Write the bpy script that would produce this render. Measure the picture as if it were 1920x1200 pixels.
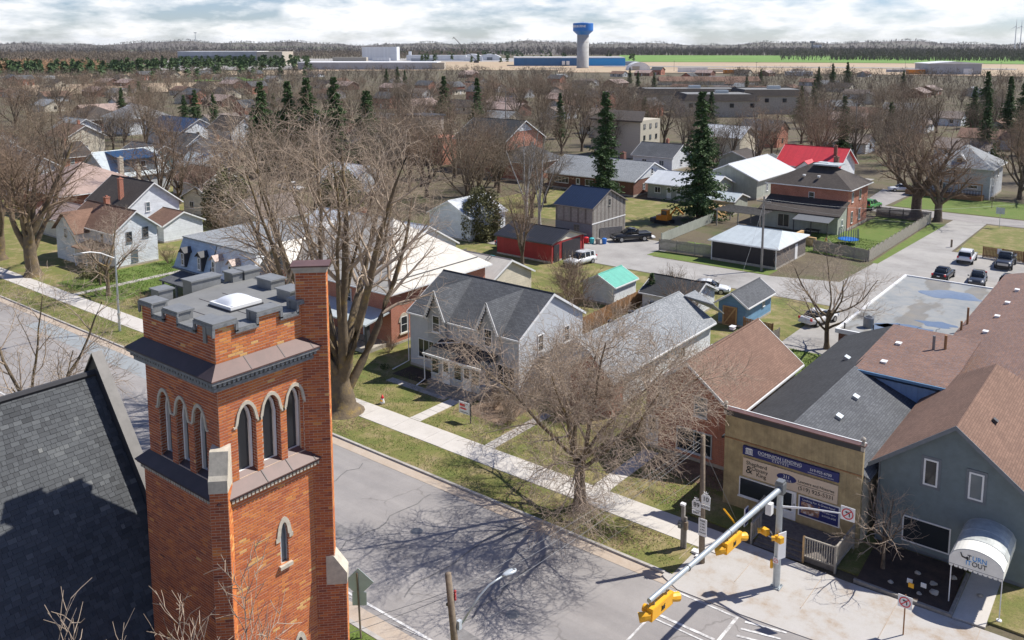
import bpy, math, random
import numpy as np
from mathutils import Vector, Matrix
for o in list(bpy.data.objects): bpy.data.objects.remove(o)
R = math.radians
scene = bpy.context.scene
COL = scene.collection
random.seed(7)

# ------------------------------------------------------------------ camera
cam_d = bpy.data.cameras.new('camera'); cam = bpy.data.objects.new('camera', cam_d); COL.objects.link(cam)
cam_d.sensor_width = 36.0; cam_d.lens = 36.0*1629/1920
cam_d.shift_y = -0.150
cam_d.clip_start = 0.5; cam_d.clip_end = 40000
cam.location = (0, 0, 28.0)
cam.rotation_euler = (R(90-7.93), 0, R(38.2))
scene.camera = cam

# ------------------------------------------------------------------ sky, sun, exposure
SUN = Vector((0.46, 0.675, 1.0)).normalized()
world = bpy.data.worlds.new('World'); scene.world = world; world.use_nodes = True
wn = world.node_tree.nodes; wl = world.node_tree.links
for n in list(wn): wn.remove(n)
wo = wn.new('ShaderNodeOutputWorld'); bg = wn.new('ShaderNodeBackground')
sky = wn.new('ShaderNodeTexSky'); sky.sky_type = 'NISHITA'; sky.sun_disc = False
sky.sun_elevation = math.asin(SUN.z); sky.sun_rotation = math.atan2(SUN.x, SUN.y)
sky.altitude = 400; sky.air_density = 1.0; sky.dust_density = 0.2; sky.ozone_density = 1.2
tc = wn.new('ShaderNodeTexCoord'); mp = wn.new('ShaderNodeMapping'); mp.inputs['Scale'].default_value = (1, 1, 3.6)
n1 = wn.new('ShaderNodeTexNoise'); n1.inputs['Scale'].default_value = 11.0; n1.inputs['Detail'].default_value = 10; n1.inputs['Roughness'].default_value = 0.56
n2 = wn.new('ShaderNodeTexNoise'); n2.inputs['Scale'].default_value = 24.0; n2.inputs['Detail'].default_value = 8; n2.inputs['Roughness'].default_value = 0.6
wl.new(tc.outputs['Generated'], mp.inputs['Vector']); wl.new(mp.outputs[0], n1.inputs['Vector']); wl.new(mp.outputs[0], n2.inputs['Vector'])
sx_ = wn.new('ShaderNodeSeparateXYZ'); wl.new(tc.outputs['Generated'], sx_.inputs[0])
cov = wn.new('ShaderNodeMath'); cov.operation = 'MULTIPLY_ADD'; wl.new(sx_.outputs['Z'], cov.inputs[0]); cov.inputs[1].default_value = -0.42; wl.new(n1.outputs['Fac'], cov.inputs[2])
r1 = wn.new('ShaderNodeValToRGB'); r1.color_ramp.elements[0].position = 0.36; r1.color_ramp.elements[1].position = 0.54
wl.new(cov.outputs[0], r1.inputs['Fac'])
r2 = wn.new('ShaderNodeValToRGB'); r2.color_ramp.elements[0].position = 0.34; r2.color_ramp.elements[1].position = 0.64
r2.color_ramp.elements[0].color = (22.0, 22.8, 24.0, 1); r2.color_ramp.elements[1].color = (27.0, 27.0, 27.0, 1)
wl.new(n2.outputs['Fac'], r2.inputs['Fac'])
blue = wn.new('ShaderNodeMix'); blue.data_type = 'RGBA'; blue.blend_type = 'MULTIPLY'; blue.inputs['Factor'].default_value = 1.0
wl.new(sky.outputs['Color'], blue.inputs['A']); blue.inputs['B'].default_value = (1.75, 1.98, 2.7, 1)
skb = wn.new('ShaderNodeMix'); skb.data_type = 'RGBA'
wl.new(r1.outputs['Color'], skb.inputs['Factor']); wl.new(blue.outputs['Result'], skb.inputs['A']); wl.new(r2.outputs['Color'], skb.inputs['B'])
wl.new(skb.outputs['Result'], bg.inputs['Color']); bg.inputs['Strength'].default_value = 0.036
wl.new(bg.outputs[0], wo.inputs['Surface'])
sd = bpy.data.lights.new('sun', 'SUN'); sd.energy = 5.0; sd.angle = R(0.53); sd.color = (1.0, 0.955, 0.88)
sun = bpy.data.objects.new('sun', sd); COL.objects.link(sun); sun.location = (40, 60, 120)
sun.rotation_euler = SUN.to_track_quat('Z', 'Y').to_euler()
scene.view_settings.view_transform = 'Standard'; scene.view_settings.look = 'None'
scene.view_settings.exposure = 0.27; scene.view_settings.gamma = 1.0; scene.view_settings.use_curve_mapping = False
scene.render.engine = 'CYCLES'

# ------------------------------------------------------------------ materials
MATS = {}
def newmat(name):
    m = bpy.data.materials.new(name); m.use_nodes = True
    nt = m.node_tree; b = nt.nodes['Principled BSDF']; MATS[name] = m
    return m, nt, b
def N(nt, t, **kw):
    n = nt.nodes.new(t)
    for k, v in kw.items():
        if k in n.inputs.keys(): n.inputs[k].default_value = v
        else: setattr(n, k, v)
    return n
def col4(c): return (c[0], c[1], c[2], 1.0)
def noise(nt, scale, detail=4, rough=.6, coord='Object', vec=None):
    n = N(nt, 'ShaderNodeTexNoise', Scale=scale, Detail=detail, Roughness=rough)
    if vec is None:
        t = nt.nodes.new('ShaderNodeTexCoord'); vec = t.outputs[coord]
    nt.links.new(vec, n.inputs['Vector']); return n
def ramp(nt, fac, stops):
    r = nt.nodes.new('ShaderNodeValToRGB'); cr = r.color_ramp
    while len(cr.elements) > 1: cr.elements.remove(cr.elements[-1])
    cr.elements[0].position = stops[0][0]; cr.elements[0].color = col4(stops[0][1])
    for p, c in stops[1:]:
        e = cr.elements.new(p); e.color = col4(c)
    nt.links.new(fac, r.inputs['Fac']); return r
def mixc(nt, fac, a, b, mode='MIX'):
    m = nt.nodes.new('ShaderNodeMix'); m.data_type = 'RGBA'; m.blend_type = mode
    for s, v in (('Factor', fac), ('A', a), ('B', b)):
        if hasattr(v, 'links') or hasattr(v, 'is_linked'): nt.links.new(v, m.inputs[s])
        else: m.inputs[s].default_value = v if s == 'Factor' else col4(v)
    return m.outputs['Result']
def bump(nt, b, h, strength=.3, dist=.02):
    n = N(nt, 'ShaderNodeBump', Strength=strength, Distance=dist)
    nt.links.new(h, n.inputs['Height']); nt.links.new(n.outputs[0], b.inputs['Normal'])
def plain(name, c, rough=.6, metal=0.0, var=.12, scale=3.0, bstr=0.0):
    m, nt, b = newmat(name)
    n = noise(nt, scale, 5, .65)
    d = tuple(x*(1-var) for x in c); e = tuple(min(1, x*(1+var)) for x in c)
    r = ramp(nt, n.outputs['Fac'], [(.3, d), (.7, e)])
    nt.links.new(r.outputs['Color'], b.inputs['Base Color'])
    b.inputs['Roughness'].default_value = rough; b.inputs['Metallic'].default_value = metal
    if bstr: bump(nt, b, n.outputs['Fac'], bstr, .02)
    return m
def uvnode(nt): return nt.nodes.new('ShaderNodeUVMap').outputs['UV']
def bricky(name, c1, c2, mortar, bw=.3, rh=.14, ms=.006, rough=.85, var=None, off=.5, bs=.35, wscale=.35, wamt=.35, soft=.1):
    """rows of shingles or bricks in metres, on the face's own uv"""
    m, nt, b = newmat(name); uv = uvnode(nt)
    br = N(nt, 'ShaderNodeTexBrick', Scale=1.0); br.offset = off; br.squash = 1.0
    br.inputs['Color1'].default_value = col4(c1); br.inputs['Color2'].default_value = col4(c2); br.inputs['Mortar'].default_value = col4(mortar)
    br.inputs['Mortar Size'].default_value = ms; br.inputs['Mortar Smooth'].default_value = soft; br.inputs['Bias'].default_value = 0
    br.inputs['Brick Width'].default_value = bw; br.inputs['Row Height'].default_value = rh
    nt.links.new(uv, br.inputs['Vector'])
    n = noise(nt, wscale, 6, .7)
    lo = tuple(1-wamt for _ in range(3)); hi = tuple(1+wamt*.6 for _ in range(3))
    r = ramp(nt, n.outputs['Fac'], [(.3, lo), (.7, hi)])
    c = mixc(nt, 1.0, br.outputs['Color'], r.outputs['Color'], 'MULTIPLY')
    if var:
        n3 = noise(nt, 6, 3, .6, vec=uv)
        rr = ramp(nt, n3.outputs['Fac'], [(.52, (0, 0, 0)), (.62, (1, 1, 1))])
        c = mixc(nt, rr.outputs['Color'], c, var)
    nt.links.new(c, b.inputs['Base Color']); b.inputs['Roughness'].default_value = rough
    bump(nt, b, br.outputs['Fac'], -bs, .02) if False else bump(nt, b, br.outputs['Color'], bs*.3, .02)
    return m
def lapped(name, c, pitch=.12, rough=.6, axis='v', dirt=(.8, 1.05), depth=.6, saw=True):
    """siding boards or roof ribs: relief that repeats every pitch metres along v or u"""
    m, nt, b = newmat(name); uv = uvnode(nt)
    s = nt.nodes.new('ShaderNodeSeparateXYZ'); nt.links.new(uv, s.inputs[0])
    d = N(nt, 'ShaderNodeMath', operation='DIVIDE'); nt.links.new(s.outputs['Y' if axis == 'v' else 'X'], d.inputs[0]); d.inputs[1].default_value = pitch
    f = N(nt, 'ShaderNodeMath', operation='FRACT'); nt.links.new(d.outputs[0], f.inputs[0])
    if saw: rr = ramp(nt, f.outputs[0], [(0, (1, 1, 1)), (.86, (.25, .25, .25)), (.93, (0, 0, 0)), (1, (1, 1, 1))])
    else: rr = ramp(nt, f.outputs[0], [(0, (0, 0, 0)), (.06, (1, 1, 1)), (.16, (1, 1, 1)), (.22, (0, 0, 0))])
    n = noise(nt, 1.2, 6, .7)
    lo = tuple(x*dirt[0] for x in c); hi = tuple(min(1, x*dirt[1]) for x in c)
    r = ramp(nt, n.outputs['Fac'], [(.3, lo), (.7, hi)])
    fl = N(nt, 'ShaderNodeMath', operation='FLOOR'); nt.links.new(d.outputs[0], fl.inputs[0])
    wn_ = N(nt, 'ShaderNodeTexWhiteNoise', noise_dimensions='1D'); nt.links.new(fl.outputs[0], wn_.inputs['W'])
    r2_ = ramp(nt, wn_.outputs['Value'], [(0, (.93, .93, .93)), (1, (1.05, 1.05, 1.05))])
    c_ = mixc(nt, 1.0, r.outputs['Color'], r2_.outputs['Color'], 'MULTIPLY')
    nt.links.new(c_, b.inputs['Base Color']); b.inputs['Roughness'].default_value = rough
    bump(nt, b, rr.outputs['Color'], depth, .03)
    return m
def tinted(name, stops, rough=.85, nscale=30, bstr=.2):
    """colour chosen by the piece's own 'tint' value"""
    m, nt, b = newmat(name)
    a = N(nt, 'ShaderNodeAttribute', attribute_name='tint')
    r = ramp(nt, a.outputs['Fac'], stops)
    n = noise(nt, nscale, 4, .7); rr = ramp(nt, n.outputs['Fac'], [(.25, (.72, .72, .72)), (.75, (1.15, 1.15, 1.15))])
    c = mixc(nt, 1.0, r.outputs['Color'], rr.outputs['Color'], 'MULTIPLY')
    nt.links.new(c, b.inputs['Base Color']); b.inputs['Roughness'].default_value = rough
    bump(nt, b, n.outputs['Fac'], bstr, .01)
    return m
def glassy(name, c=(.03, .035, .04), rough=.06):
    m, nt, b = newmat(name); b.inputs['Base Color'].default_value = col4(c); b.inputs['Roughness'].default_value = rough
    b.inputs['Specular IOR Level'].default_value = .6
    n = noise(nt, .8, 3, .5); bump(nt, b, n.outputs['Fac'], .04, .05)
    return m
def ground_mat(name, stops, scale=.25, fine=9.0, rough=.95, fine_amt=.35, bstr=.5):
    m, nt, b = newmat(name)
    t = nt.nodes.new('ShaderNodeTexCoord')
    n = noise(nt, scale, 8, .72, vec=t.outputs['Object']); r = ramp(nt, n.outputs['Fac'], stops)
    n2_ = noise(nt, fine, 6, .8, vec=t.outputs['Object']); rr = ramp(nt, n2_.outputs['Fac'], [(.25, (1-fine_amt,)*3), (.75, (1+fine_amt,)*3)])
    c = mixc(nt, 1.0, r.outputs['Color'], rr.outputs['Color'], 'MULTIPLY')
    nt.links.new(c, b.inputs['Base Color']); b.inputs['Roughness'].default_value = rough
    bump(nt, b, n2_.outputs['Fac'], bstr, .04)
    return m

# ground and paving
ground_mat('earth', [(.32, (.085, .066, .044)), (.50, (.13, .104, .064)), (.60, (.10, .098, .042)), (.72, (.075, .105, .03))], .12, 5)
ground_mat('verge_grass', [(.32, (.32, .25, .14)), (.44, (.235, .20, .08)), (.52, (.165, .165, .045)), (.70, (.12, .155, .032))], .45, 11, .95, .5, .8)
ground_mat('lawn_green', [(.30, (.18, .18, .06)), (.45, (.125, .17, .032)), (.7, (.09, .16, .02))], .6, 12, .95, .5, .8)
ground_mat('mulch', [(.3, (.035, .025, .02)), (.7, (.09, .06, .045))], 1.2, 16)
ground_mat('leaf_litter', [(.3, (.13, .085, .055)), (.7, (.27, .19, .13))], 1.0, 14)
m, nt, b = newmat('asphalt_old'); t_ = nt.nodes.new('ShaderNodeTexCoord')
n = noise(nt, .22, 8, .7, vec=t_.outputs['Object']); base = ramp(nt, n.outputs['Fac'], [(.3, (.25, .232, .222)), (.5, (.30, .282, .27)), (.7, (.35, .328, .312))])
mpp = nt.nodes.new('ShaderNodeMapping'); mpp.inputs['Scale'].default_value = (.02, .75, 1); nt.links.new(t_.outputs['Object'], mpp.inputs['Vector'])
n_t = noise(nt, 1.0, 4, .6, vec=mpp.outputs[0]); trk = ramp(nt, n_t.outputs['Fac'], [(.3, (.86, .86, .87)), (.7, (1.10, 1.09, 1.08))])
c_ = mixc(nt, 1.0, base.outputs['Color'], trk.outputs['Color'], 'MULTIPLY')
nw = noise(nt, .5, 4, .6, vec=t_.outputs['Object']); vadd = nt.nodes.new('ShaderNodeMix'); vadd.data_type = 'VECTOR'; vadd.inputs['Factor'].default_value = .55
nt.links.new(t_.outputs['Object'], vadd.inputs[4]); nt.links.new(nw.outputs['Color'], vadd.inputs[5])
vo = N(nt, 'ShaderNodeTexVoronoi', feature='DISTANCE_TO_EDGE', Scale=.30); nt.links.new(vadd.outputs[1], vo.inputs['Vector'])
crk = ramp(nt, vo.outputs['Distance'], [(0, (.60, .59, .59)), (.004, (.72, .71, .70)), (.008, (1, 1, 1))])
brk = ramp(nt, nw.outputs['Fac'], [(.42, (0, 0, 0)), (.58, (.7, .7, .7))])
c_ = mixc(nt, brk.outputs['Color'], c_, mixc(nt, 1.0, c_, crk.outputs['Color'], 'MULTIPLY'))
n_f = noise(nt, 26, 5, .8, vec=t_.outputs['Object']); fr_ = ramp(nt, n_f.outputs['Fac'], [(.25, (.84, .84, .84)), (.75, (1.15, 1.15, 1.15))])
c_ = mixc(nt, 1.0, c_, fr_.outputs['Color'], 'MULTIPLY')
nt.links.new(c_, b.inputs['Base Color']); b.inputs['Roughness'].default_value = .9; bump(nt, b, n_f.outputs['Fac'], .15, .03)
ground_mat('asphalt_blue', [(.3, (.25, .27, .28)), (.7, (.33, .35, .355))], .4, 22, .9, .12, .15)
ground_mat('lane_gravel', [(.3, (.25, .235, .22)), (.5, (.34, .325, .305)), (.7, (.42, .40, .375))], .18, 14, .95, .18, .3)
ground_mat('concrete', [(.3, (.50, .465, .42)), (.7, (.61, .575, .53))], .7, 18, .9, .10, .12)
ground_mat('concrete_dusty', [(.34, (.36, .285, .215)), (.42, (.42, .37, .32)), (.50, (.455, .43, .40)), (.7, (.485, .465, .445))], .55, 14, .9, .08, .12)
ground_mat('kerb_stone', [(.3, (.34, .31, .28)), (.7, (.50, .47, .43))], 1.2, 14, .9, .15, .12)
ground_mat('gutter_dirt', [(.3, (.40, .31, .23)), (.7, (.50, .43, .36))], .5, 14, .95, .15, .2)
ground_mat('road_paint', [(.40, (.40, .385, .375)), (.52, (.66, .65, .635)), (.7, (.80, .79, .775))], 2.2, 10, .7, .08, .05)
ground_mat('field_green', [(.3, (.11, .21, .03)), (.7, (.16, .30, .05))], .006, .05, .95, .1, 0)
ground_mat('field_tan', [(.3, (.36, .26, .17)), (.5, (.44, .33, .22)), (.7, (.40, .33, .20))], .008, .08, .95, .15, 0)
ground_mat('hill_land', [(.35, (.10, .085, .075)), (.5, (.135, .115, .095)), (.62, (.10, .11, .06)), (.72, (.30, .25, .16))], .0012, .02, .95, .35, 0)
# masonry, siding, roofs
tinted('brick_tower', [(0, (.19, .05, .03)), (.28, (.35, .088, .038)), (.55, (.52, .145, .046)), (.8, (.64, .215, .055)), (.93, (.70, .32, .085)), (1, (.72, .42, .15))], .85, 60)
plain('mortar', (.56, .42, .32), .95, 0, .15, 8)
bricky('brick_red', (.46, .135, .068), (.37, .10, .052), (.52, .40, .33), .23, .075, .008, .9, None, .5, .5, .5, .25)
bricky('brick_wall_tower', (.40, .12, .045), (.26, .07, .035), (.5, .42, .36), .225, .075, .008, .9, None, .5, .5, .5, .25)
bricky('brick_dark', (.22, .075, .045), (.17, .06, .04), (.25, .2, .17), .23, .075, .008, .9, None, .5, .5, .5, .25)
tinted('slate_tab', [(0, (.05, .053, .057)), (.35, (.078, .083, .089)), (.7, (.108, .115, .121)), (.9, (.145, .152, .154)), (1, (.20, .205, .20))], .9, 45)
plain('slate_under', (.05, .05, .055), .95)
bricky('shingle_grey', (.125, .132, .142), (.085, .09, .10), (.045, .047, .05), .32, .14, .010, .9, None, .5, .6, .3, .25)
bricky('shingle_grey_light', (.30, .315, .325), (.22, .235, .25), (.12, .125, .13), .32, .14, .010, .9, (.36, .37, .37), .5, .6, .5, .2)
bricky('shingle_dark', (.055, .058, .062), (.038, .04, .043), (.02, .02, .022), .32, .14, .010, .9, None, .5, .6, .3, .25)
bricky('shingle_brown', (.25, .148, .103), (.195, .112, .078), (.10, .055, .04), .32, .14, .010, .9, None, .5, .6, .3, .2)
bricky('shingle_patchy', (.27, .152, .106), (.175, .104, .082), (.11, .06, .048), .34, .14, .010, .9, (.17, .14, .14), .5, .6, .5, .2)
bricky('shingle_darkbrown', (.085, .07, .06), (.062, .05, .044), (.035, .03, .026), .32, .14, .010, .9, None, .5, .6, .3, .25)
bricky('shingle_old', (.27, .22, .19), (.21, .17, .15), (.11, .09, .08), .32, .14, .010, .9, None, .5, .6, .3, .25)
lapped('metal_cream', (.56, .525, .46), .45, .45, 'u', (.86, 1.05), .25, False)
lapped('metal_white', (.62, .645, .66), .4, .4, 'u', (.88, 1.04), .25, False)
lapped('metal_palegrey', (.50, .55, .56), .4, .4, 'u', (.88, 1.05), .25, False)
lapped('metal_blueblack', (.012, .022, .05), .4, .4, 'u', (.8, 1.2), .4, False)
lapped('metal_black', (.022, .022, .025), .4, .45, 'u', (.8, 1.2), .4, False)
lapped('metal_green', (.10, .42, .32), .25, .5, 'u', (.85, 1.1), .5, False)
lapped('metal_red', (.62, .05, .06), .4, .45, 'u', (.88, 1.08), .25, False)
lapped('metal_blue', (.015, .055, .13), .4, .45, 'u', (.88, 1.08), .25, False)
lapped('metal_tan', (.42, .31, .26), .45, .5, 'u', (.85, 1.08), .25, False)
lapped('siding_grey', (.46, .475, .49), .13)
plain('siding_grey_lap', (.50, .515, .53), .6, 0, .06)
plain('board_teal', (.155, .195, .20), .6, 0, .12, 2)
lapped('siding_white', (.74, .77, .80), .13)
lapped('siding_cream', (.66, .60, .48), .13)
lapped('siding_blue', (.16, .32, .50), .14)
lapped('siding_paleblue', (.36, .47, .60), .2)
lapped('siding_teal', (.10, .19, .21), .2)
lapped('siding_sage', (.40, .42, .36), .2, .7, 'u')
lapped('wall_olive', (.44, .345, .19), .2, .85, 'u', (.6, 1.15), .5, False)
lapped('wall_red', (.33, .03, .03), .2, .7, 'u', (.85, 1.1), .5, False)
lapped('wall_black', (.03, .026, .032), .2, .6, 'u', (.85, 1.15), .4, False)
lapped('wall_bluepanel', (.24, .38, .60), .35, .6, 'u', (.9, 1.08), .6, False)
lapped('barn_wood', (.20, .175, .155), .2, .9, 'u', (.55, 1.2), .7)
lapped('clad_white', (.72, .73, .74), 3.0, .6, 'u', (.93, 1.03), .2, False)
lapped('clad_grey', (.34, .36, .40), 4.0, .6, 'u', (.93, 1.03), .2, False)
lapped('clad_blue', (.03, .13, .30), 4.0, .6, 'u', (.93, 1.05), .2, False)
plain('trim_white', (.78, .78, .77), .5, 0, .06)
plain('trim_dark', (.045, .045, .05), .6)
plain('trim_grey', (.15, .17, .19), .6)
plain('stone_pale', (.52, .47, .38), .9, 0, .2, 6, .3)
plain('stone_block', (.42, .38, .32), .9, 0, .25, 3, .3)
plain('flash_brown', (.125, .064, .055), .5, .0, .2, 2)
plain('flash_dark', (.055, .04, .042), .5, 0, .25, 2)
plain('coping_dark', (.085, .08, .078), .5, .2, .2, 4)
plain('flash_grey', (.23, .235, .235), .5, .2, .15, 4)
plain('lead_trim', (.19, .20, .21), .6, .1, .35, 9, .3)
plain('membrane', (.20, .20, .195), .75, 0, .12, 1.5)
plain('metal_galv', (.46, .50, .52), .42, .55, .1, 5)
plain('metal_dull', (.22, .23, .235), .5, .5, .15, 5)
plain('wood_pole', (.21, .165, .12), .9, 0, .3, 5, .4)
plain('wood_grey', (.27, .25, .225), .9, 0, .25, 4, .3)
plain('wood_fence', (.33, .30, .255), .9, 0, .2, 3, .3)
plain('wood_brown', (.30, .16, .075), .85, 0, .25, 3, .3)
plain('wood_new', (.55, .36, .17), .8, 0, .15, 3)
plain('deck_wood', (.16, .14, .125), .9, 0, .3, 4, .3)
plain('signal_yellow', (.86, .43, .02), .45, 0, .06)
plain('rubber', (.02, .02, .021), .8)
plain('alloy', (.45, .46, .47), .35, .8, .05)
plain('black_plastic', (.018, .018, .02), .5)
plain('sign_navy', (.012, .02, .14), .5, 0, .05)
plain('sign_beige', (.66, .53, .40), .6, 0, .04)
plain('sign_white', (.80, .80, .79), .5, 0, .03)
plain('sign_black', (.012, .012, .014), .5)
plain('sign_red', (.65, .02, .03), .5)
plain('sign_blue', (.02, .28, .66), .5)
plain('sign_back', (.48, .55, .56), .5, .2, .08)
plain('bark', (.135, .103, .074), .95, 0, .55, 3.5, .9)
m, nt, b = newmat('bark_lichen'); n = noise(nt, 1.3, 7, .75); r = ramp(nt, n.outputs['Fac'], [(.32, (.10, .078, .055)), (.52, (.18, .135, .085)), (.62, (.25, .18, .075)), (.72, (.38, .26, .07))])
nt.links.new(r.outputs['Color'], b.inputs['Base Color']); b.inputs['Roughness'].default_value = .95; n = noise(nt, 7, 6, .8); bump(nt, b, n.outputs['Fac'], 1.0, .06)
plain('bark_birch', (.42, .40, .38), .9, 0, .3, 2)
plain('twig', (.235, .18, .125), .95, 0, .25, .7)
plain('twig_pale', (.42, .33, .25), .95, 0, .25, .7)
plain('twig_red', (.235, .165, .115), .95, 0, .25, .7)
plain('twig_far', (.185, .148, .11), .95, 0, .25, .05)
plain('twig_dark', (.12, .10, .092), .95, 0, .25, .02)
plain('twig_ridge', (.095, .085, .08), .95, 0, .3, .004)
plain('twig_tan', (.42, .27, .16), .95, 0, .2, .05)
plain('needle_far', (.06, .10, .035), .9, 0, .4, .03)
plain('needle_dark', (.065, .115, .035), .8, 0, .5, .9)
plain('needle_mid', (.085, .12, .035), .8, 0, .45, .9)
plain('needle_olive', (.115, .11, .04), .8, 0, .4, .9)
plain('bush_green', (.06, .085, .02), .85, 0, .5, 1.5)
plain('grass_blade', (.115, .18, .035), .9, 0, .5, .8)
plain('straw_blade', (.30, .25, .12), .9, 0, .35, .8)
plain('leaf_brown', (.24, .155, .10), .9, 0, .5, 3)
plain('tar_patch', (.215, .205, .20), .9, 0, .15, 3, .2)
plain('tar_seal', (.17, .162, .158), .8, 0, .2, 3)
plain('tank_blue', (.012, .16, .55), .4, 0, .06)
plain('tank_concrete', (.42, .42, .41), .85, 0, .1, .3)
plain('awning_grey', (.48, .50, .48), .45, 0, .25, 2)
plain('awning_white', (.80, .79, .73), .6, 0, .08, 3)
plain('bulb_grey', (.55, .60, .64), .3, .2, .08)
plain('tarp_teal', (.10, .52, .45), .5)
plain('machine_orange', (.62, .22, .02), .5)
plain('plastic_teal', (.05, .45, .48), .4)
glassy('glass'); glassy('glass_pale', (.12, .15, .17), .1); glassy('car_glass', (.015, .018, .02), .04)
def paint(name, c, metal=.2):
    m, nt, b = newmat(name); b.inputs['Base Color'].default_value = col4(c); b.inputs['Roughness'].default_value = .28
    b.inputs['Metallic'].default_value = metal; b.inputs['Coat Weight'].default_value = .5
    n = noise(nt, 5, 3, .5); bump(nt, b, n.outputs['Fac'], .02, .02); return m
paint('car_white', (.74, .75, .76), 0); paint('car_black', (.014, .015, .018)); paint('car_grey', (.05, .055, .065)); paint('car_green', (.10, .38, .08)); paint('car_brown', (.13, .10, .08)); paint('car_blue', (.03, .08, .2))
m, nt, b = newmat('dome_acrylic'); b.inputs['Base Color'].default_value = (.75, .77, .80, 1); b.inputs['Roughness'].default_value = .12; b.inputs['Specular IOR Level'].default_value = .8
n = noise(nt, 2.0, 4, .6); bump(nt, b, n.outputs['Fac'], .08, .05)
# flat roof membrane with puddles that have a shape of their own
m, nt, b = newmat('flat_roof'); t_ = nt.nodes.new('ShaderNodeTexCoord')
mpp = nt.nodes.new('ShaderNodeMapping'); mpp.inputs['Scale'].default_value = (.28, .09, 1); nt.links.new(t_.outputs['Object'], mpp.inputs['Vector'])
n = noise(nt, .9, 5, .5, vec=mpp.outputs[0]); n_b = noise(nt, .5, 6, .7, vec=t_.outputs['Object'])
base = ramp(nt, n_b.outputs['Fac'], [(.3, (.20, .22, .23)), (.5, (.27, .28, .28)), (.7, (.34, .32, .28))])
dirt = ramp(nt, n.outputs['Fac'], [(.55, (0, 0, 0)), (.58, (.55, .55, .55)), (.66, (.4, .4, .4))])
c = mixc(nt, dirt.outputs['Color'], base.outputs['Color'], (.13, .105, .075))
nt.links.new(c, b.inputs['Base Color'])
b.inputs['Roughness'].default_value = .8
plain('water_puddle', (.16, .20, .26), .04, 0, .1)
# poster
m, nt, b = newmat('poster_photo'); n = noise(nt, 3.0, 3, .5); r = ramp(nt, n.outputs['Fac'], [(.35, (.03, .05, .16)), (.48, (.25, .12, .07)), (.55, (.45, .28, .2)), (.62, (.6, .6, .62))])
nt.links.new(r.outputs['Color'], b.inputs['Base Color'])

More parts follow.
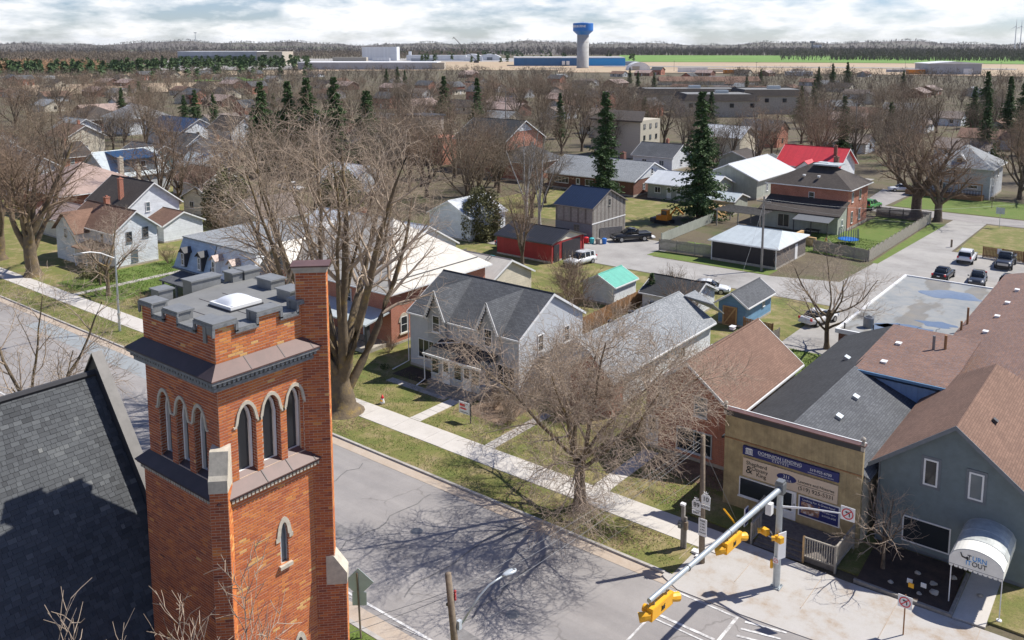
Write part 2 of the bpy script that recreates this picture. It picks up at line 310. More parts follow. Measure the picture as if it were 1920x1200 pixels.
# ------------------------------------------------------------------ mesh builder
class MB:
    def __init__(s): s.v = []; s.f = []; s.t = []
    def add(s, vs, fs, tint=None):
        k = len(s.v); s.v.extend(vs); s.f.extend([tuple(i+k for i in f) for f in fs])
        if tint is not None: s.t.extend([tint]*len(fs))
    def box(s, x0, x1, y0, y1, z0, z1, tint=None, bottom=True):
        if x1 < x0: x0, x1 = x1, x0
        if y1 < y0: y0, y1 = y1, y0
        vs = [(x0,y0,z0),(x1,y0,z0),(x1,y1,z0),(x0,y1,z0),(x0,y0,z1),(x1,y0,z1),(x1,y1,z1),(x0,y1,z1)]
        fs = [(4,5,6,7),(0,1,5,4),(1,2,6,5),(2,3,7,6),(3,0,4,7)]
        if bottom: fs.append((3,2,1,0))
        s.add(vs, fs, tint); return s
    def obox(s, c, ax, ay, az, tint=None):
        """box from a centre and three half-axis vectors"""
        c = Vector(c); ax = Vector(ax); ay = Vector(ay); az = Vector(az)
        vs = [tuple(c+ax*i+ay*j+az*k) for k in (-1,1) for (i,j) in ((-1,-1),(1,-1),(1,1),(-1,1))]
        s.add(vs, [(4,5,6,7),(0,1,5,4),(1,2,6,5),(2,3,7,6),(3,0,4,7),(3,2,1,0)], tint); return s
    def poly(s, pts, tint=None): s.add(list(pts), [tuple(range(len(pts)))], tint); return s
    def prism(s, pts, vec):
        """closed polygon swept along vec"""
        n = len(pts); a = [tuple(p) for p in pts]; b = [tuple(p[i]+vec[i] for i in range(3)) for p in pts]
        fs = [tuple(range(n))[::-1], tuple(range(n, 2*n))] + [(i, (i+1) % n, n+(i+1) % n, n+i) for i in range(n)]
        s.add(a+b, fs); return s
    def slab(s, pts, th):
        """sheet of thickness th below the given top polygon"""
        return s.prism([(p[0], p[1], p[2]-th) for p in pts], (0, 0, th))
    def tube(s, pts, rad, n=8, caps=True):
        pts = [Vector(p) for p in pts]
        if not hasattr(rad, '__len__'): rad = [rad]*len(pts)
        rings = []
        for i, p in enumerate(pts):
            d = (pts[min(i+1, len(pts)-1)]-pts[max(i-1, 0)]).normalized()
            a = d.cross(Vector((0, 0, 1)) if abs(d.z) < .95 else Vector((1, 0, 0))).normalized(); b = d.cross(a)
            rings.append([tuple(p+(a*math.cos(q)+b*math.sin(q))*rad[i]) for q in [2*math.pi*k/n for k in range(n)]])
        vs = [v for r in rings for v in r]; fs = []
        for i in range(len(pts)-1):
            for k in range(n):
                fs.append((i*n+k, i*n+(k+1) % n, (i+1)*n+(k+1) % n, (i+1)*n+k))
        if caps: fs.append(tuple(range(n))[::-1]); fs.append(tuple(range((len(pts)-1)*n, len(pts)*n)))
        s.add(vs, fs); return s
    def lathe(s, c, prof, n=24):
        """profile of (radius, z) turned about the vertical through c"""
        vs = []; fs = []
        for r, z in prof:
            for k in range(n):
                a = 2*math.pi*k/n; vs.append((c[0]+r*math.cos(a), c[1]+r*math.sin(a), c[2]+z))
        for i in range(len(prof)-1):
            for k in range(n): fs.append((i*n+k, i*n+(k+1) % n, (i+1)*n+(k+1) % n, (i+1)*n+k))
        fs.append(tuple(range(n))[::-1]); fs.append(tuple(range((len(prof)-1)*n, len(prof)*n)))
        s.add(vs, fs); return s
    def build(s, name, mat, parent=None, smooth=False, kind=None, local=False):
        me = bpy.data.meshes.new(name)
        off = (0, 0, 0)
        if parent is not None and not local:
            p = parent; off = [0, 0, 0]
            while p is not None:
                off = [off[i]+p.location[i] for i in range(3)]; p = p.parent
        V = np.array(s.v, dtype=np.float64)
        if len(V): V = V - np.array(off)
        me.from_pydata(V.tolist(), [], s.f)
        # uv in metres on the face's own plane, from world position
        uvl = me.uv_layers.new(name='UVMap'); W = np.array(s.v)
        uv = np.zeros((len(me.loops), 2)); li = 0
        for f in s.f:
            p = W[list(f)]
            nrm = np.cross(p[1]-p[0], p[2]-p[0])
            if len(f) > 3 and np.linalg.norm(nrm) < 1e-9: nrm = np.cross(p[2]-p[1], p[3]-p[1])
            l = np.linalg.norm(nrm); nrm = nrm/l if l > 1e-12 else np.array((0, 0, 1.))
            if abs(nrm[2]) > .995: u = np.array((1., 0, 0)); w = np.array((0, 1., 0))
            else:
                u = np.cross((0, 0, 1.), nrm); u /= np.linalg.norm(u); w = np.cross(nrm, u)
            q = len(f); uv[li:li+q, 0] = p@u; uv[li:li+q, 1] = p@w; li += q
        uvl.data.foreach_set('uv', uv.ravel())
        if s.t:
            at = me.attributes.new('tint', 'FLOAT', 'FACE'); at.data.foreach_set('value', np.array(s.t, dtype=np.float32))
        return link(name, me, mat, parent, smooth, kind)
def link(name, me, mat, parent=None, smooth=False, kind=None):
    if mat: me.materials.append(MATS[mat] if isinstance(mat, str) else mat)
    if smooth: me.polygons.foreach_set('use_smooth', [True]*len(me.polygons))
    o = bpy.data.objects.new(name, me); COL.objects.link(o)
    if parent is not None: o.parent = parent
    if kind: o['kind'] = kind
    return o
def thing(name, label, cat, loc=(0, 0, 0), rz=0.0, group=None):
    o = bpy.data.objects.new(name, None); COL.objects.link(o); o.location = loc; o.rotation_euler = (0, 0, rz)
    o.empty_display_size = .3
    return tag(o, label, cat, group)
def tag(o, label, cat, group=None):
    o['label'] = label; o['category'] = cat
    if group: o['group'] = group
    return o
def struct(o): o['kind'] = 'structure'; return o
def dup(src, parent=None, loc=None, rz=None, scale=None, label=None, group=None):
    """copy a thing with its parts and sub-parts; the copies share mesh data"""
    c = src.copy(); COL.objects.link(c)
    if parent is not None: c.parent = parent
    if loc is not None: c.location = loc
    if rz is not None: c.rotation_euler = (0, 0, rz)
    if scale is not None: c.scale = scale if hasattr(scale, '__len__') else (scale,)*3
    if label: c['label'] = label
    if group: c['group'] = group
    for ch in list(src.children):
        k = ch.copy(); COL.objects.link(k); k.parent = c
        for g in list(ch.children):
            d = g.copy(); COL.objects.link(d); d.parent = k
    return c
FACE = {'-y': ((1,0,0),(0,-1,0)), '+y': ((-1,0,0),(0,1,0)), '+x': ((0,1,0),(1,0,0)), '-x': ((0,-1,0),(-1,0,0))}
# ------------------------------------------------------------------ builders for houses
def fpt(face, plane, u, out, z):
    if face[1] == 'y': return (u, plane + (out if face[0] == '+' else -out), z)
    return (plane + (out if face[0] == '+' else -out), u, z)
def fbox(mb, face, plane, u0, u1, o0, o1, z0, z1):
    a = fpt(face, plane, u0, o0, z0); b = fpt(face, plane, u1, o1, z1)
    mb.box(a[0], b[0], a[1], b[1], z0, z1)
def window(parent, face, plane, u, z, w, h, mull=(1, 0), frame='trim_white', glass='glass', name='window', fw=.07, sill=True, arch=False):
    """frame proud of the wall, with its pane and bars set back inside it"""
    mb = MB(); u0, u1, z0, z1 = u-w/2, u+w/2, z-h/2, z+h/2
    fbox(mb, face, plane, u0, u0+fw, -.02, .085, z0, z1); fbox(mb, face, plane, u1-fw, u1, -.02, .085, z0, z1)
    fbox(mb, face, plane, u0+fw, u1-fw, -.02, .085, z1-fw, z1); fbox(mb, face, plane, u0+fw, u1-fw, -.02, .085, z0, z0+fw)
    for i in range(1, mull[0]):
        q = u0+(u1-u0)*i/mull[0]; fbox(mb, face, plane, q-.03, q+.03, -.02, .07, z0+fw, z1-fw)
    for i in range(1, mull[1]+1):
        q = z0+(z1-z0)*i/(mull[1]+1); fbox(mb, face, plane, u0+fw, u1-fw, -.02, .065, q-.025, q+.025)
    if sill: fbox(mb, face, plane, u0-.06, u1+.06, -.02, .13, z0-.07, z0-.003)
    f = mb.build(name, frame, parent)
    if glass == 'glass' and w < 1.25 and random.random() < .3: glass = 'glass_pale'
    p = MB(); fbox(p, face, plane, u0+fw*.8, u1-fw*.8, -.03, .06, z0+fw*.8, z1-fw*.8); p.build('pane', glass, f)
    return f
def door(parent, face, plane, u, z0, w=.9, h=2.05, mat='trim_white', glass=True):
    mb = MB(); fbox(mb, face, plane, u-w/2, u+w/2, -.02, .06, z0, z0+h)
    d = mb.build('door', mat, parent)
    if glass:
        g = MB(); fbox(g, face, plane, u-w*.3, u+w*.3,   .03, .068, z0+h*.5, z0+h*.92); g.build('pane', 'glass', d)
    k = MB(); fbox(k, face, plane, u+w*.36, u+w*.42, .05, .10, z0+.95, z0+1.05); k.build('handle', 'metal_dull', d)
    return d
FOOT = []
def gable_pts(axis, x0, x1, y0, y1, ze, zr):
    ym = (y0+y1)/2; xm = (x0+x1)/2
    return ym if axis == 'x' else xm
def house(name, label, x0, x1, y0, y1, ze, zr, axis='x', wall='siding_white', roof='shingle_grey', hip=0.0, oh=.35, trim='trim_white',
          wins=(), doors=(), chim=(), cat='house', group=None, ridge_at=None, base='stone_block', gable_wall=None, hipm=None):
    """walls, roof slabs with fascia, windows, doors and chimneys; axis is the ridge's direction; hip is the run of each hipped end"""
    t = thing(name, label, cat, ((x0+x1)/2, (y0+y1)/2, 0), 0, group)
    FOOT.append((x0, x1, y0, y1)); ax = axis == 'x'
    m = ridge_at if ridge_at is not None else ((y0+y1)/2 if ax else (x0+x1)/2)
    w = MB()
    c = [(x0,y0),(x1,y0),(x1,y1),(x0,y1)]
    hz = ze
    for i in range(4):
        a, b = c[i], c[(i+1) % 4]
        gable = (hip == 0) and ((ax and i in (1, 3)) or (not ax and i in (0, 2)))
        if gable:
            mid = (a[0], m) if ax else (m, a[1])
            w.poly([(a[0],a[1],0),(b[0],b[1],0),(b[0],b[1],ze),(mid[0],mid[1],zr),(a[0],a[1],ze)])
        else: w.poly([(a[0],a[1],0),(b[0],b[1],0),(b[0],b[1],hz),(a[0],a[1],hz)])
    w.build('wall', wall, t)
    if base:
        bb = MB(); bb.box(x0-.03, x1+.03, y0-.03, y1+.03, -.1, .35); bb.build('foundation', base, t)
    r = MB(); th = .14
    def pt(u, v, z): return (u, v, z) if ax else (v, u, z)
    (a0, a1, b0, b1) = (x0, x1, y0, y1) if ax else (y0, y1, x0, x1)
    s0 = (zr-ze)/max(.01, (m-b0)); s1 = (zr-ze)/max(.01, (b1-m))
    e0 = ze-s0*oh; e1 = ze-s1*oh; lift = .10
    A0, A1 = a0-oh, a1+oh
    if hip == 0:
        r.slab([pt(A0,b0-oh,e0+lift), pt(A1,b0-oh,e0+lift), pt(A1,m,zr+lift), pt(A0,m,zr+lift)], th)
        r.slab([pt(A1,b1+oh,e1+lift), pt(A0,b1+oh,e1+lift), pt(A0,m,zr+lift), pt(A1,m,zr+lift)], th)
    else:
        h0, h1 = (a0+hip, a1-hip)
        r.slab([pt(A0,b0-oh,e0+lift), pt(A1,b0-oh,e0+lift), pt(h1,m,zr+lift), pt(h0,m,zr+lift)], th)
        r.slab([pt(A1,b1+oh,e1+lift), pt(A0,b1+oh,e1+lift), pt(h0,m,zr+lift), pt(h1,m,zr+lift)], th)
        r.slab([pt(A0,b1+oh,e1+lift), pt(A0,b0-oh,e0+lift), pt(h0,m,zr+lift)], th)
        r.slab([pt(A1,b0-oh,e0+lift), pt(A1,b1+oh,e1+lift), pt(h1,m,zr+lift)], th)
    ro = r.build('roof', roof, t)
    # ridge cap and eave gutters
    rc = MB(); k0, k1 = (A0, A1) if hip == 0 else (a0+hip, a1-hip)
    p, q = pt(k0, m, zr+lift+.015), pt(k1, m, zr+lift+.015)
    if abs(k1-k0) > .2:
        rc.tube([p, q], .07, 5); rc.build('ridge_cap', roof, ro)
    g = MB()
    for bb_, e in ((b0-oh, e0), (b1+oh, e1)):
        s_ = -1 if bb_ < m else 1
        p0, p1 = pt(A0, bb_, e), pt(A1, bb_+s_*.10, e)
        g.box(p0[0], p1[0], p0[1], p1[1], e-.07, e+.055)
    if hip:
        for aa, s_ in ((A0, -1), (A1, 1)):
            p0, p1 = pt(aa, b0-oh, e0), pt(aa+s_*.10, b1+oh, e0); g.box(p0[0], p1[0], p0[1], p1[1], e0-.07, e0+.055)
    else:
        for aa, s_ in ((A0, -1), (A1, 1)):      # rake boards
            for bq, eq in ((b0-oh, e0), (b1+oh, e1)):
                P0 = pt(aa, bq, eq-.10); P1 = pt(aa, m, zr-.10)
                g.prism([P0, P1, (P1[0],P1[1],P1[2]+.215), (P0[0],P0[1],P0[2]+.215)], pt(s_*.05, 0, 0))
    g.build('fascia', trim, ro)
    for wv in wins:
        face, u, z, ww, hh = wv[:5]; mull = wv[5] if len(wv) > 5 else (1, 1)
        fr = wv[6] if len(wv) > 6 else trim if trim != 'trim_dark' else 'trim_white'
        pl = {'-y': y0, '+y': y1, '-x': x0, '+x': x1}[face]
        window(t, face, pl, u, z, ww, hh, mull, fr)
    for dv in doors:
        face, u, z = dv[:3]; pl = {'-y': y0, '+y': y1, '-x': x0, '+x': x1}[face]
        door(t, face, pl, u, z, dv[3] if len(dv) > 3 else .9, dv[4] if len(dv) > 4 else 2.05, dv[5] if len(dv) > 5 else 'trim_white')
    for cv in chim:
        x, y, z, s_, mt = cv; cm = MB(); cm.box(x-s_/2, x+s_/2, y-s_/2, y+s_/2, ze-.2, z); cm.box(x-s_/2-.05, x+s_/2+.05, y-s_/2-.05, y+s_/2+.05, z, z+.1)
        cm.box(x-s_*.2, x+s_*.2, y-s_*.2, y+s_*.2, z+.1, z+.3)
        cm.build('chimney', mt, ro)
    return t
def vents(root, pts, mat='sign_white', name='roof_vent'):
    """small box vents standing on a roof: (x, y, z, slope_x)"""
    for x, y, z in pts:
        v = MB(); v.box(x-.16, x+.16, y-.22, y+.22, z-.1, z+.10); v.box(x-.20, x+.20, y-.26, y+.26, z+.10, z+.14)
        v.build(name, mat, root)
def fence(name, label, p0, p1, h=1.7, mat='wood_fence', panel=2.0, scallop=0.0, picket=.14, gap=.02, cat='fence', group=None, post=.10, caps=True):
    """posts, rails and separate boards, panel by panel"""
    p0 = Vector((p0[0], p0[1], 0)); p1 = Vector((p1[0], p1[1], 0)); L = (p1-p0).length; d = (p1-p0)/L; nrm = Vector((-d.y, d.x, 0))
    t = thing(name, label, cat, ((p0+p1)/2)[:], 0, group); n = max(1, round(L/panel)); pl = L/n
    for i in range(n):
        mb = MB(); k = max(1, int(pl/(picket+gap)))
        for j in range(k):
            f = (j+.5)/k; hh = h - scallop*(1-math.sin(math.pi*f)) + random.uniform(-.015, .015)
            c = p0 + d*(i*pl+f*pl); mb.obox((c.x, c.y, .05+hh/2), d*picket/2, nrm*.011, (0, 0, hh/2-.02))
        mb.build('panel', mat, t)
        rl = MB()
        for z in (.35, h*.8):
            c = p0+d*((i+.5)*pl)+nrm*.035; rl.obox((c.x, c.y, z), d*(pl/2-.06), nrm*.02, (0, 0, .045))
        rl.build('rail', mat, t)
    for i in range(n+1):
        c = p0+d*i*pl+nrm*.06; mb = MB(); mb.obox((c.x, c.y, (h+.08)/2), d*post/2, nrm*post/2, (0, 0, (h+.08)/2)); mb.build('post', mat, t)
    return t
TEXTS = []
def text(parent, s, origin, right, up, size, mat='sign_black', align='CENTER', name='lettering', extrude=.004, sx=1.0, shear=0.0):
    TEXTS.append((parent, s, origin, right, up, size, mat, align, name, extrude, sx, shear))
def ftext(parent, s, face, plane, u, z, size, mat='sign_black', align='CENTER', sx=1.0, out=.012, name='lettering', shear=0.0):
    r = FACE[face][0]; text(parent, s, fpt(face, plane, u, out, z), r, (0, 0, 1), size, mat, align, name, .004, sx, shear)
def flush_texts():
    objs = []
    for (parent, s, origin, right, up, size, mat, align, name, ext, sx, shear) in TEXTS:
        cu = bpy.data.curves.new('txt', 'FONT'); cu.body = s; cu.size = size; cu.align_x = align; cu.align_y = 'CENTER'; cu.extrude = ext; cu.shear = shear
        o = bpy.data.objects.new('txt', cu); COL.objects.link(o); objs.append(o)
    bpy.context.view_layer.update(); dg = bpy.context.evaluated_depsgraph_get()
    for o, (parent, s, origin, right, up, size, mat, align, name, ext, sx, shear) in zip(objs, TEXTS):
        me = bpy.data.meshes.new_from_object(o.evaluated_get(dg)); me.name = name
        r = Vector(right).normalized(); u = Vector(up).normalized(); n = r.cross(u)
        M = Matrix(((r.x*sx, u.x, n.x, origin[0]), (r.y*sx, u.y, n.y, origin[1]), (r.z*sx, u.z, n.z, origin[2]), (0, 0, 0, 1)))
        off = Vector((0, 0, 0)); p = parent
        while p is not None: off += p.location; p = p.parent
        me.transform(Matrix.Translation(-off) @ M); me.materials.clear()
        link(name, me, mat, parent)
        bpy.data.objects.remove(o)
    TEXTS.clear()

# ------------------------------------------------------------------ trees
def fast_mesh(name, V, Q):
    me = bpy.data.meshes.new(name); V = np.asarray(V, dtype=np.float32); Q = np.asarray(Q, dtype=np.int32)
    me.vertices.add(len(V)); me.vertices.foreach_set('co', V.ravel())
    k = Q.shape[1]; me.loops.add(Q.size); me.loops.foreach_set('vertex_index', Q.ravel())
    me.polygons.add(len(Q)); me.polygons.foreach_set('loop_start', np.arange(0, Q.size, k, dtype=np.int32))
    me.update(calc_edges=True); return me
def nrmz(a): return a/np.maximum(1e-9, np.linalg.norm(a, axis=1, keepdims=True))
def bare_tree(seed, spec, trunk_r, lean=(0, 0), flare=1.35, split=2, min_r=.012):
    """limbs, branches and twigs grown level by level; returns (trunk mesh, crown mesh)
    spec rows: count per parent, length, length jitter, angle lo, angle hi, t lo, segments, sides, wobble, lift, taper"""
    rs = np.random.RandomState(seed)
    out = []
    P = np.zeros((1, 3)); D = nrmz(np.array([[lean[0], lean[1], 1.0]])); RAD = np.array([trunk_r]); par = None
    for lv, sp in enumerate(spec):
        cnt, ln, lj, a0, a1, t0, seg, sides, wob, lift, tp = sp[:11]; rf = sp[11] if len(sp) > 11 else None
        if lv > 0:
            pts, dirs, rads = par; nb, k1 = pts.shape[0], pts.shape[1]
            idx = np.repeat(np.arange(nb), cnt); m = len(idx)
            if lv == 1: t = np.tile(np.linspace(t0, 1, cnt), nb)+rs.uniform(-.03, .03, m)
            else: t = np.tile((np.arange(cnt)+.5)/cnt, nb)*(1-t0)+t0+rs.uniform(-.5, .5, m)*(1-t0)/cnt
            t = np.clip(t, 0, .999)*(k1-1); i = t.astype(int); f = (t-i)[:, None]
            P = pts[idx, i]*(1-f)+pts[idx, i+1]*f; d = nrmz(dirs[idx, i])
            pr = rads[idx, i]*(1-f[:, 0])+rads[idx, i+1]*f[:, 0]
            az = np.tile(np.arange(cnt)*2.4, nb)+np.repeat(rs.uniform(0, 6.28, nb), cnt)+rs.uniform(-.5, .5, m); an = np.radians(rs.uniform(a0, a1, m))
            ref = np.where(np.abs(d[:, 2:3]) < .9, np.array([[0, 0, 1.]]), np.array([[1., 0, 0]]))
            e1 = nrmz(np.cross(d, ref)); e2 = np.cross(d, e1)
            D = nrmz(d*np.cos(an)[:, None]+(e1*np.cos(az)[:, None]+e2*np.sin(az)[:, None])*np.sin(an)[:, None])
            RAD = np.maximum(min_r, pr*(rs.uniform(*rf, m) if rf else rs.uniform(.5, .72, m) if lv < 3 else rs.uniform(.34, .5, m)))
            tl = (t/(k1-1))
            L = ln*rs.uniform(1-lj, 1+lj, m)*(1.12-.45*tl if lv > 1 else 1.0)
        else: L = np.array([ln])
        n = len(P); pts = np.zeros((n, seg+1, 3)); dirs = np.zeros((n, seg+1, 3)); pts[:, 0] = P; dd = D.copy(); dirs[:, 0] = dd
        for s in range(seg):
            pts[:, s+1] = pts[:, s]+dd*(L/seg)[:, None]
            dd = nrmz(dd+rs.normal(0, wob, (n, 3))+np.array([0, 0, lift])); dirs[:, s+1] = dd
        w = np.linspace(1, tp, seg+1)[None, :]
        rads = RAD[:, None]*w
        if lv == 0: rads[:, 0] *= flare
        rads = np.maximum(rads, min_r*.6)
        par = (pts, dirs, rads)
        # skin
        ref = np.where(np.abs(dirs[..., 2:3]) < .9, np.array([0, 0, 1.]), np.array([1., 0, 0]))
        e1 = np.cross(dirs, ref); e1 /= np.linalg.norm(e1, axis=-1, keepdims=True); e2 = np.cross(dirs, e1)
        q = np.arange(sides)*2*np.pi/sides
        ring = pts[:, :, None, :]+(e1[:, :, None, :]*np.cos(q)[None, None, :, None]+e2[:, :, None, :]*np.sin(q)[None, None, :, None])*rads[:, :, None, None]
        V = ring.reshape(-1, 3)
        base = (np.arange(n)*(seg+1)*sides)[:, None, None]+(np.arange(seg)*sides)[None, :, None]
        k = np.arange(sides)[None, None, :]; k2 = (k+1) % sides
        Qd = np.stack([base+k, base+k2, base+sides+k2, base+sides+k], -1).reshape(-1, 4)
        out.append((V, Qd))
    def join(lst):
        V = []; Q = []; o = 0
        for v, q in lst: V.append(v); Q.append(q+o); o += len(v)
        return np.concatenate(V), np.concatenate(Q)
    a = fast_mesh('trunk', *join(out[:split])); b = fast_mesh('crown', *join(out[split:]))
    a.polygons.foreach_set('use_smooth', [True]*len(a.polygons))
    return a, b
def tree(name, label, loc, meshes, bark='bark', twig='twig', rz=0, scale=1, group=None, cat='tree'):
    t = thing(name, label, cat, loc, rz, group); t.scale = (scale,)*3 if not hasattr(scale, '__len__') else scale
    for me, nm, mt in ((meshes[0], 'trunk', bark), (meshes[1], 'crown', twig)):
        if not me.materials: me.materials.append(MATS[mt])
        o = bpy.data.objects.new(nm, me); COL.objects.link(o); o.parent = t
    return t
def conifer_mesh(seed, h, r, tiers=26, per=9, droop=.25, slim=1.0, leaf=.62, bare=.05):
    """whorls of drooping boughs, each a spray of small needle faces"""
    rs = np.random.RandomState(seed); V = []; Q = []
    lob = rs.uniform(0, 6.28, 3)
    for i in range(tiers):
        for j in range(per):
            f = ((i*per+j+rs.uniform(-2*per*.5, 2*per*.5))/(tiers*per)); f = min(.985, max(0, f)); z = h*(bare+(1-bare)*f)
            a = rs.uniform(0, 6.28); rad = (r*slim*(1-f)**.8*(.82+.18*math.sin(2*a+lob[0]+f*5)+.16*math.sin(f*17+lob[1]))+.12)*rs.uniform(.55, 1.2)
            n = max(4, int(rad/.20)); rr = rad
            if rs.rand() < .10: continue
            d = np.array([np.cos(a), np.sin(a), 0]); s = np.array([-np.sin(a), np.cos(a), 0])
            for k in range(n):
                u = (k+.6)/n; c = d*rr*u+np.array([0, 0, z-droop*rr*u*u+.12*rr*(u > .85)])+s*rs.uniform(-.5, .5)*rr*.25*(1-u*.4)
                for q in range(4):
                    ll = leaf*rs.uniform(.6, 1.2)*(1.15-.5*u); e = d*rs.uniform(.2, .9)+s*rs.uniform(-1, 1)+np.array([0, 0, rs.uniform(-.55, .15)]); e /= np.linalg.norm(e)
                    g = np.cross(e, rs.normal(size=3)); g /= np.linalg.norm(g)
                    b = len(V); V += [c-g*ll*.28, c+e*ll*.6+g*ll*.12, c+e*ll, c+e*ll*.5-g*ll*.35]; Q.append((b, b+1, b+2, b+3))
    crown = fast_mesh('crown', np.array(V), np.array(Q))
    tk = MB(); tk.tube([(0, 0, 0), (0, 0, h*.5), (0, 0, h*.96)], [max(.12, r*.09), max(.08, r*.055), .03], 7)
    me = bpy.data.meshes.new('trunk'); me.from_pydata(tk.v, [], tk.f)
    return me, crown
def shrub_mesh(seed, h, r, stems=16, sub=5, rad=.014, lift=.05):
    """many thin stems from one root"""
    rs = np.random.RandomState(seed); segs = []
    def grow(p, d, L, rr, lv):
        pts = [p]; ds = [d]
        for s in range(4):
            p = p+d*L/4; d = d+rs.normal(0, .12, 3)+np.array([0, 0, lift]); d = d/np.linalg.norm(d); pts.append(p); ds.append(d)
        segs.append((pts, rr))
        if lv < 2:
            for k in range(sub):
                i = rs.randint(1, 5); e = ds[i]+rs.normal(0, .45, 3); e /= np.linalg.norm(e); grow(pts[i], e, L*rs.uniform(.35, .6), rr*.65, lv+1)
    for k in range(stems):
        a = rs.uniform(0, 6.28); tilt = rs.uniform(.05, 1.0)*r/h; d = np.array([np.cos(a)*tilt, np.sin(a)*tilt, 1.]); d /= np.linalg.norm(d)
        grow(np.array([np.cos(a)*.12*r, np.sin(a)*.12*r, 0]), d, h*rs.uniform(.6, 1.0), rad*rs.uniform(.8, 1.3), 0)
    mb = MB()
    for pts, rr in segs: mb.tube(pts, [rr*(1-.18*i) for i in range(5)], 3, False)
    me = bpy.data.meshes.new('twigs'); me.from_pydata([tuple(v) for v in mb.v], [], mb.f); return me
def leafy_mesh(seed, rx, ry, rz, n=900, leaf=.16):
    rs = np.random.RandomState(seed); d = nrmz(rs.normal(size=(n, 3))); rad = rs.uniform(.55, 1.05, n)**.5*(1+.22*np.sin(d[:, 0]*5+seed)*np.cos(d[:, 1]*6))
    c = d*rad[:, None]*np.array([rx, ry, rz]); c[:, 2] = np.abs(c[:, 2]+rz*.55)
    e = nrmz(rs.normal(size=(n, 3))+d*.5); g = nrmz(np.cross(e, rs.normal(size=(n, 3)))); l = leaf*rs.uniform(.6, 1.3, n)[:, None]
    V = np.stack([c-g*l*.4, c+e*l*.5, c+g*l*.4+e*l*.2, c-e*l*.5], 1).reshape(-1, 3); Q = np.arange(n*4).reshape(-1, 4)
    return fast_mesh('foliage', V, Q)
# ------------------------------------------------------------------ the setting
def sheet(name, pts, z, mat, thick=0.0, parent=None):
    mb = MB()
    if thick: mb.slab([(p[0], p[1], z) for p in pts], thick)
    else: mb.poly([(p[0], p[1], z) for p in pts])
    o = mb.build(name, mat, parent)
    return struct(o) if parent is None else o
def rect(x0, x1, y0, y1): return [(x0, y0), (x1, y0), (x1, y1), (x0, y1)]
g = MB(); S = 16000; k = 8
for i in range(-k, k):
    for j in range(-k, k):
        g.poly([(i*S/k, j*S/k, 0), ((i+1)*S/k, j*S/k, 0), ((i+1)*S/k, (j+1)*S/k, 0), (i*S/k, (j+1)*S/k, 0)])
struct(g.build('ground', 'earth'))
sheet('main_road', rect(-320, 60, 25.9, 38.75), .014, 'asphalt_old')
sheet('road_patch', rect(-91, -61, 36.1, 38.75), .020, 'asphalt_blue')
sheet('gutter', rect(-320, -18.9, 38.0, 38.80), .026, 'gutter_dirt')
sheet('near_gutter', rect(-320, 60, 25.95, 26.9), .022, 'gutter_dirt')
sheet('side_road', rect(-11.5, 2.0, -60, 25.9), .018, 'asphalt_old')
# verge and town block stand a kerb's height above the road
sheet('verge', rect(-320, -19.8, 38.98, 42.06), .125, 'verge_grass', .12)
sheet('town_block', rect(-320, -22.0, 44.28, 92.5), .120, 'verge_grass', .115)
sheet('corner_block', rect(-22.0, 30, 45.0, 72.5), .122, 'verge_grass', .115)
sheet('near_block', rect(-320, -11.8, -60, 25.62), .118, 'verge_grass', .115)
kb = struct(sheet('kerb', rect(-320, -320.2, 38.8, 38.98), .13, 'kerb_stone', .12))
for i, x in enumerate(np.arange(-128, -20.2, 3.0)):
    mb = MB(); x1 = min(x+2.985, -20.2); mb.box(x, x1, 38.80, 38.98, .0, .135+random.uniform(-.006, .006)); mb.build('kerb_stone', 'kerb_stone', kb)
kn = struct(sheet('near_kerb', rect(-320, -128, 25.64, 25.86), .13, 'kerb_stone', .12))
for i, x in enumerate(np.arange(-100, -18, 3.0)):
    mb = MB(); mb.box(x, x+2.985, 25.64, 25.88, .0, .135+random.uniform(-.006, .006)); mb.build('kerb_stone', 'kerb_stone', kn)
# pavement of separate slabs
pv = struct(sheet('pavement', rect(-320, -132, 42.1, 44.25), .135, 'concrete', .12))
for i, x in enumerate(np.arange(-132, -20.2, 1.62)):
    x1 = x+1.605; mb = MB(); dz = random.uniform(-.006, .006); q = random.uniform(-.01, .01)
    mb.slab([(x, 42.1+q, .14+dz), (x1, 42.1+q, .14+dz+random.uniform(-.004, .004)), (x1, 44.25+q, .14+dz), (x, 44.25+q, .14+dz)], .13)
    mb.build('paving_slab', 'concrete', pv)
# concrete corner apron in front of the office and the dance school
ap = MB(); ap.slab([(-20.19, 38.55, .10), (-19.0, 38.0, .06), (-15.6, 38.15, .06), (-12.2, 38.5, .05), (-7, 39.3, .05), (4, 40.2, .05), (20, 41, .05), (20, 44.6, .12), (-6, 44.2, .125), (-12.3, 44.0, .125), (-20.19, 44.2, .125)], .11)
apo = struct(ap.build('corner_apron', 'concrete_dusty'))
for x in (-20.15, -16.9, -13.4, -9.7, -6.0, -2.3):
    mb = MB(); mb.box(x-.012, x+.012, 40.4, 44.15, .10, .1285); mb.build('joint', 'gutter_dirt', apo)
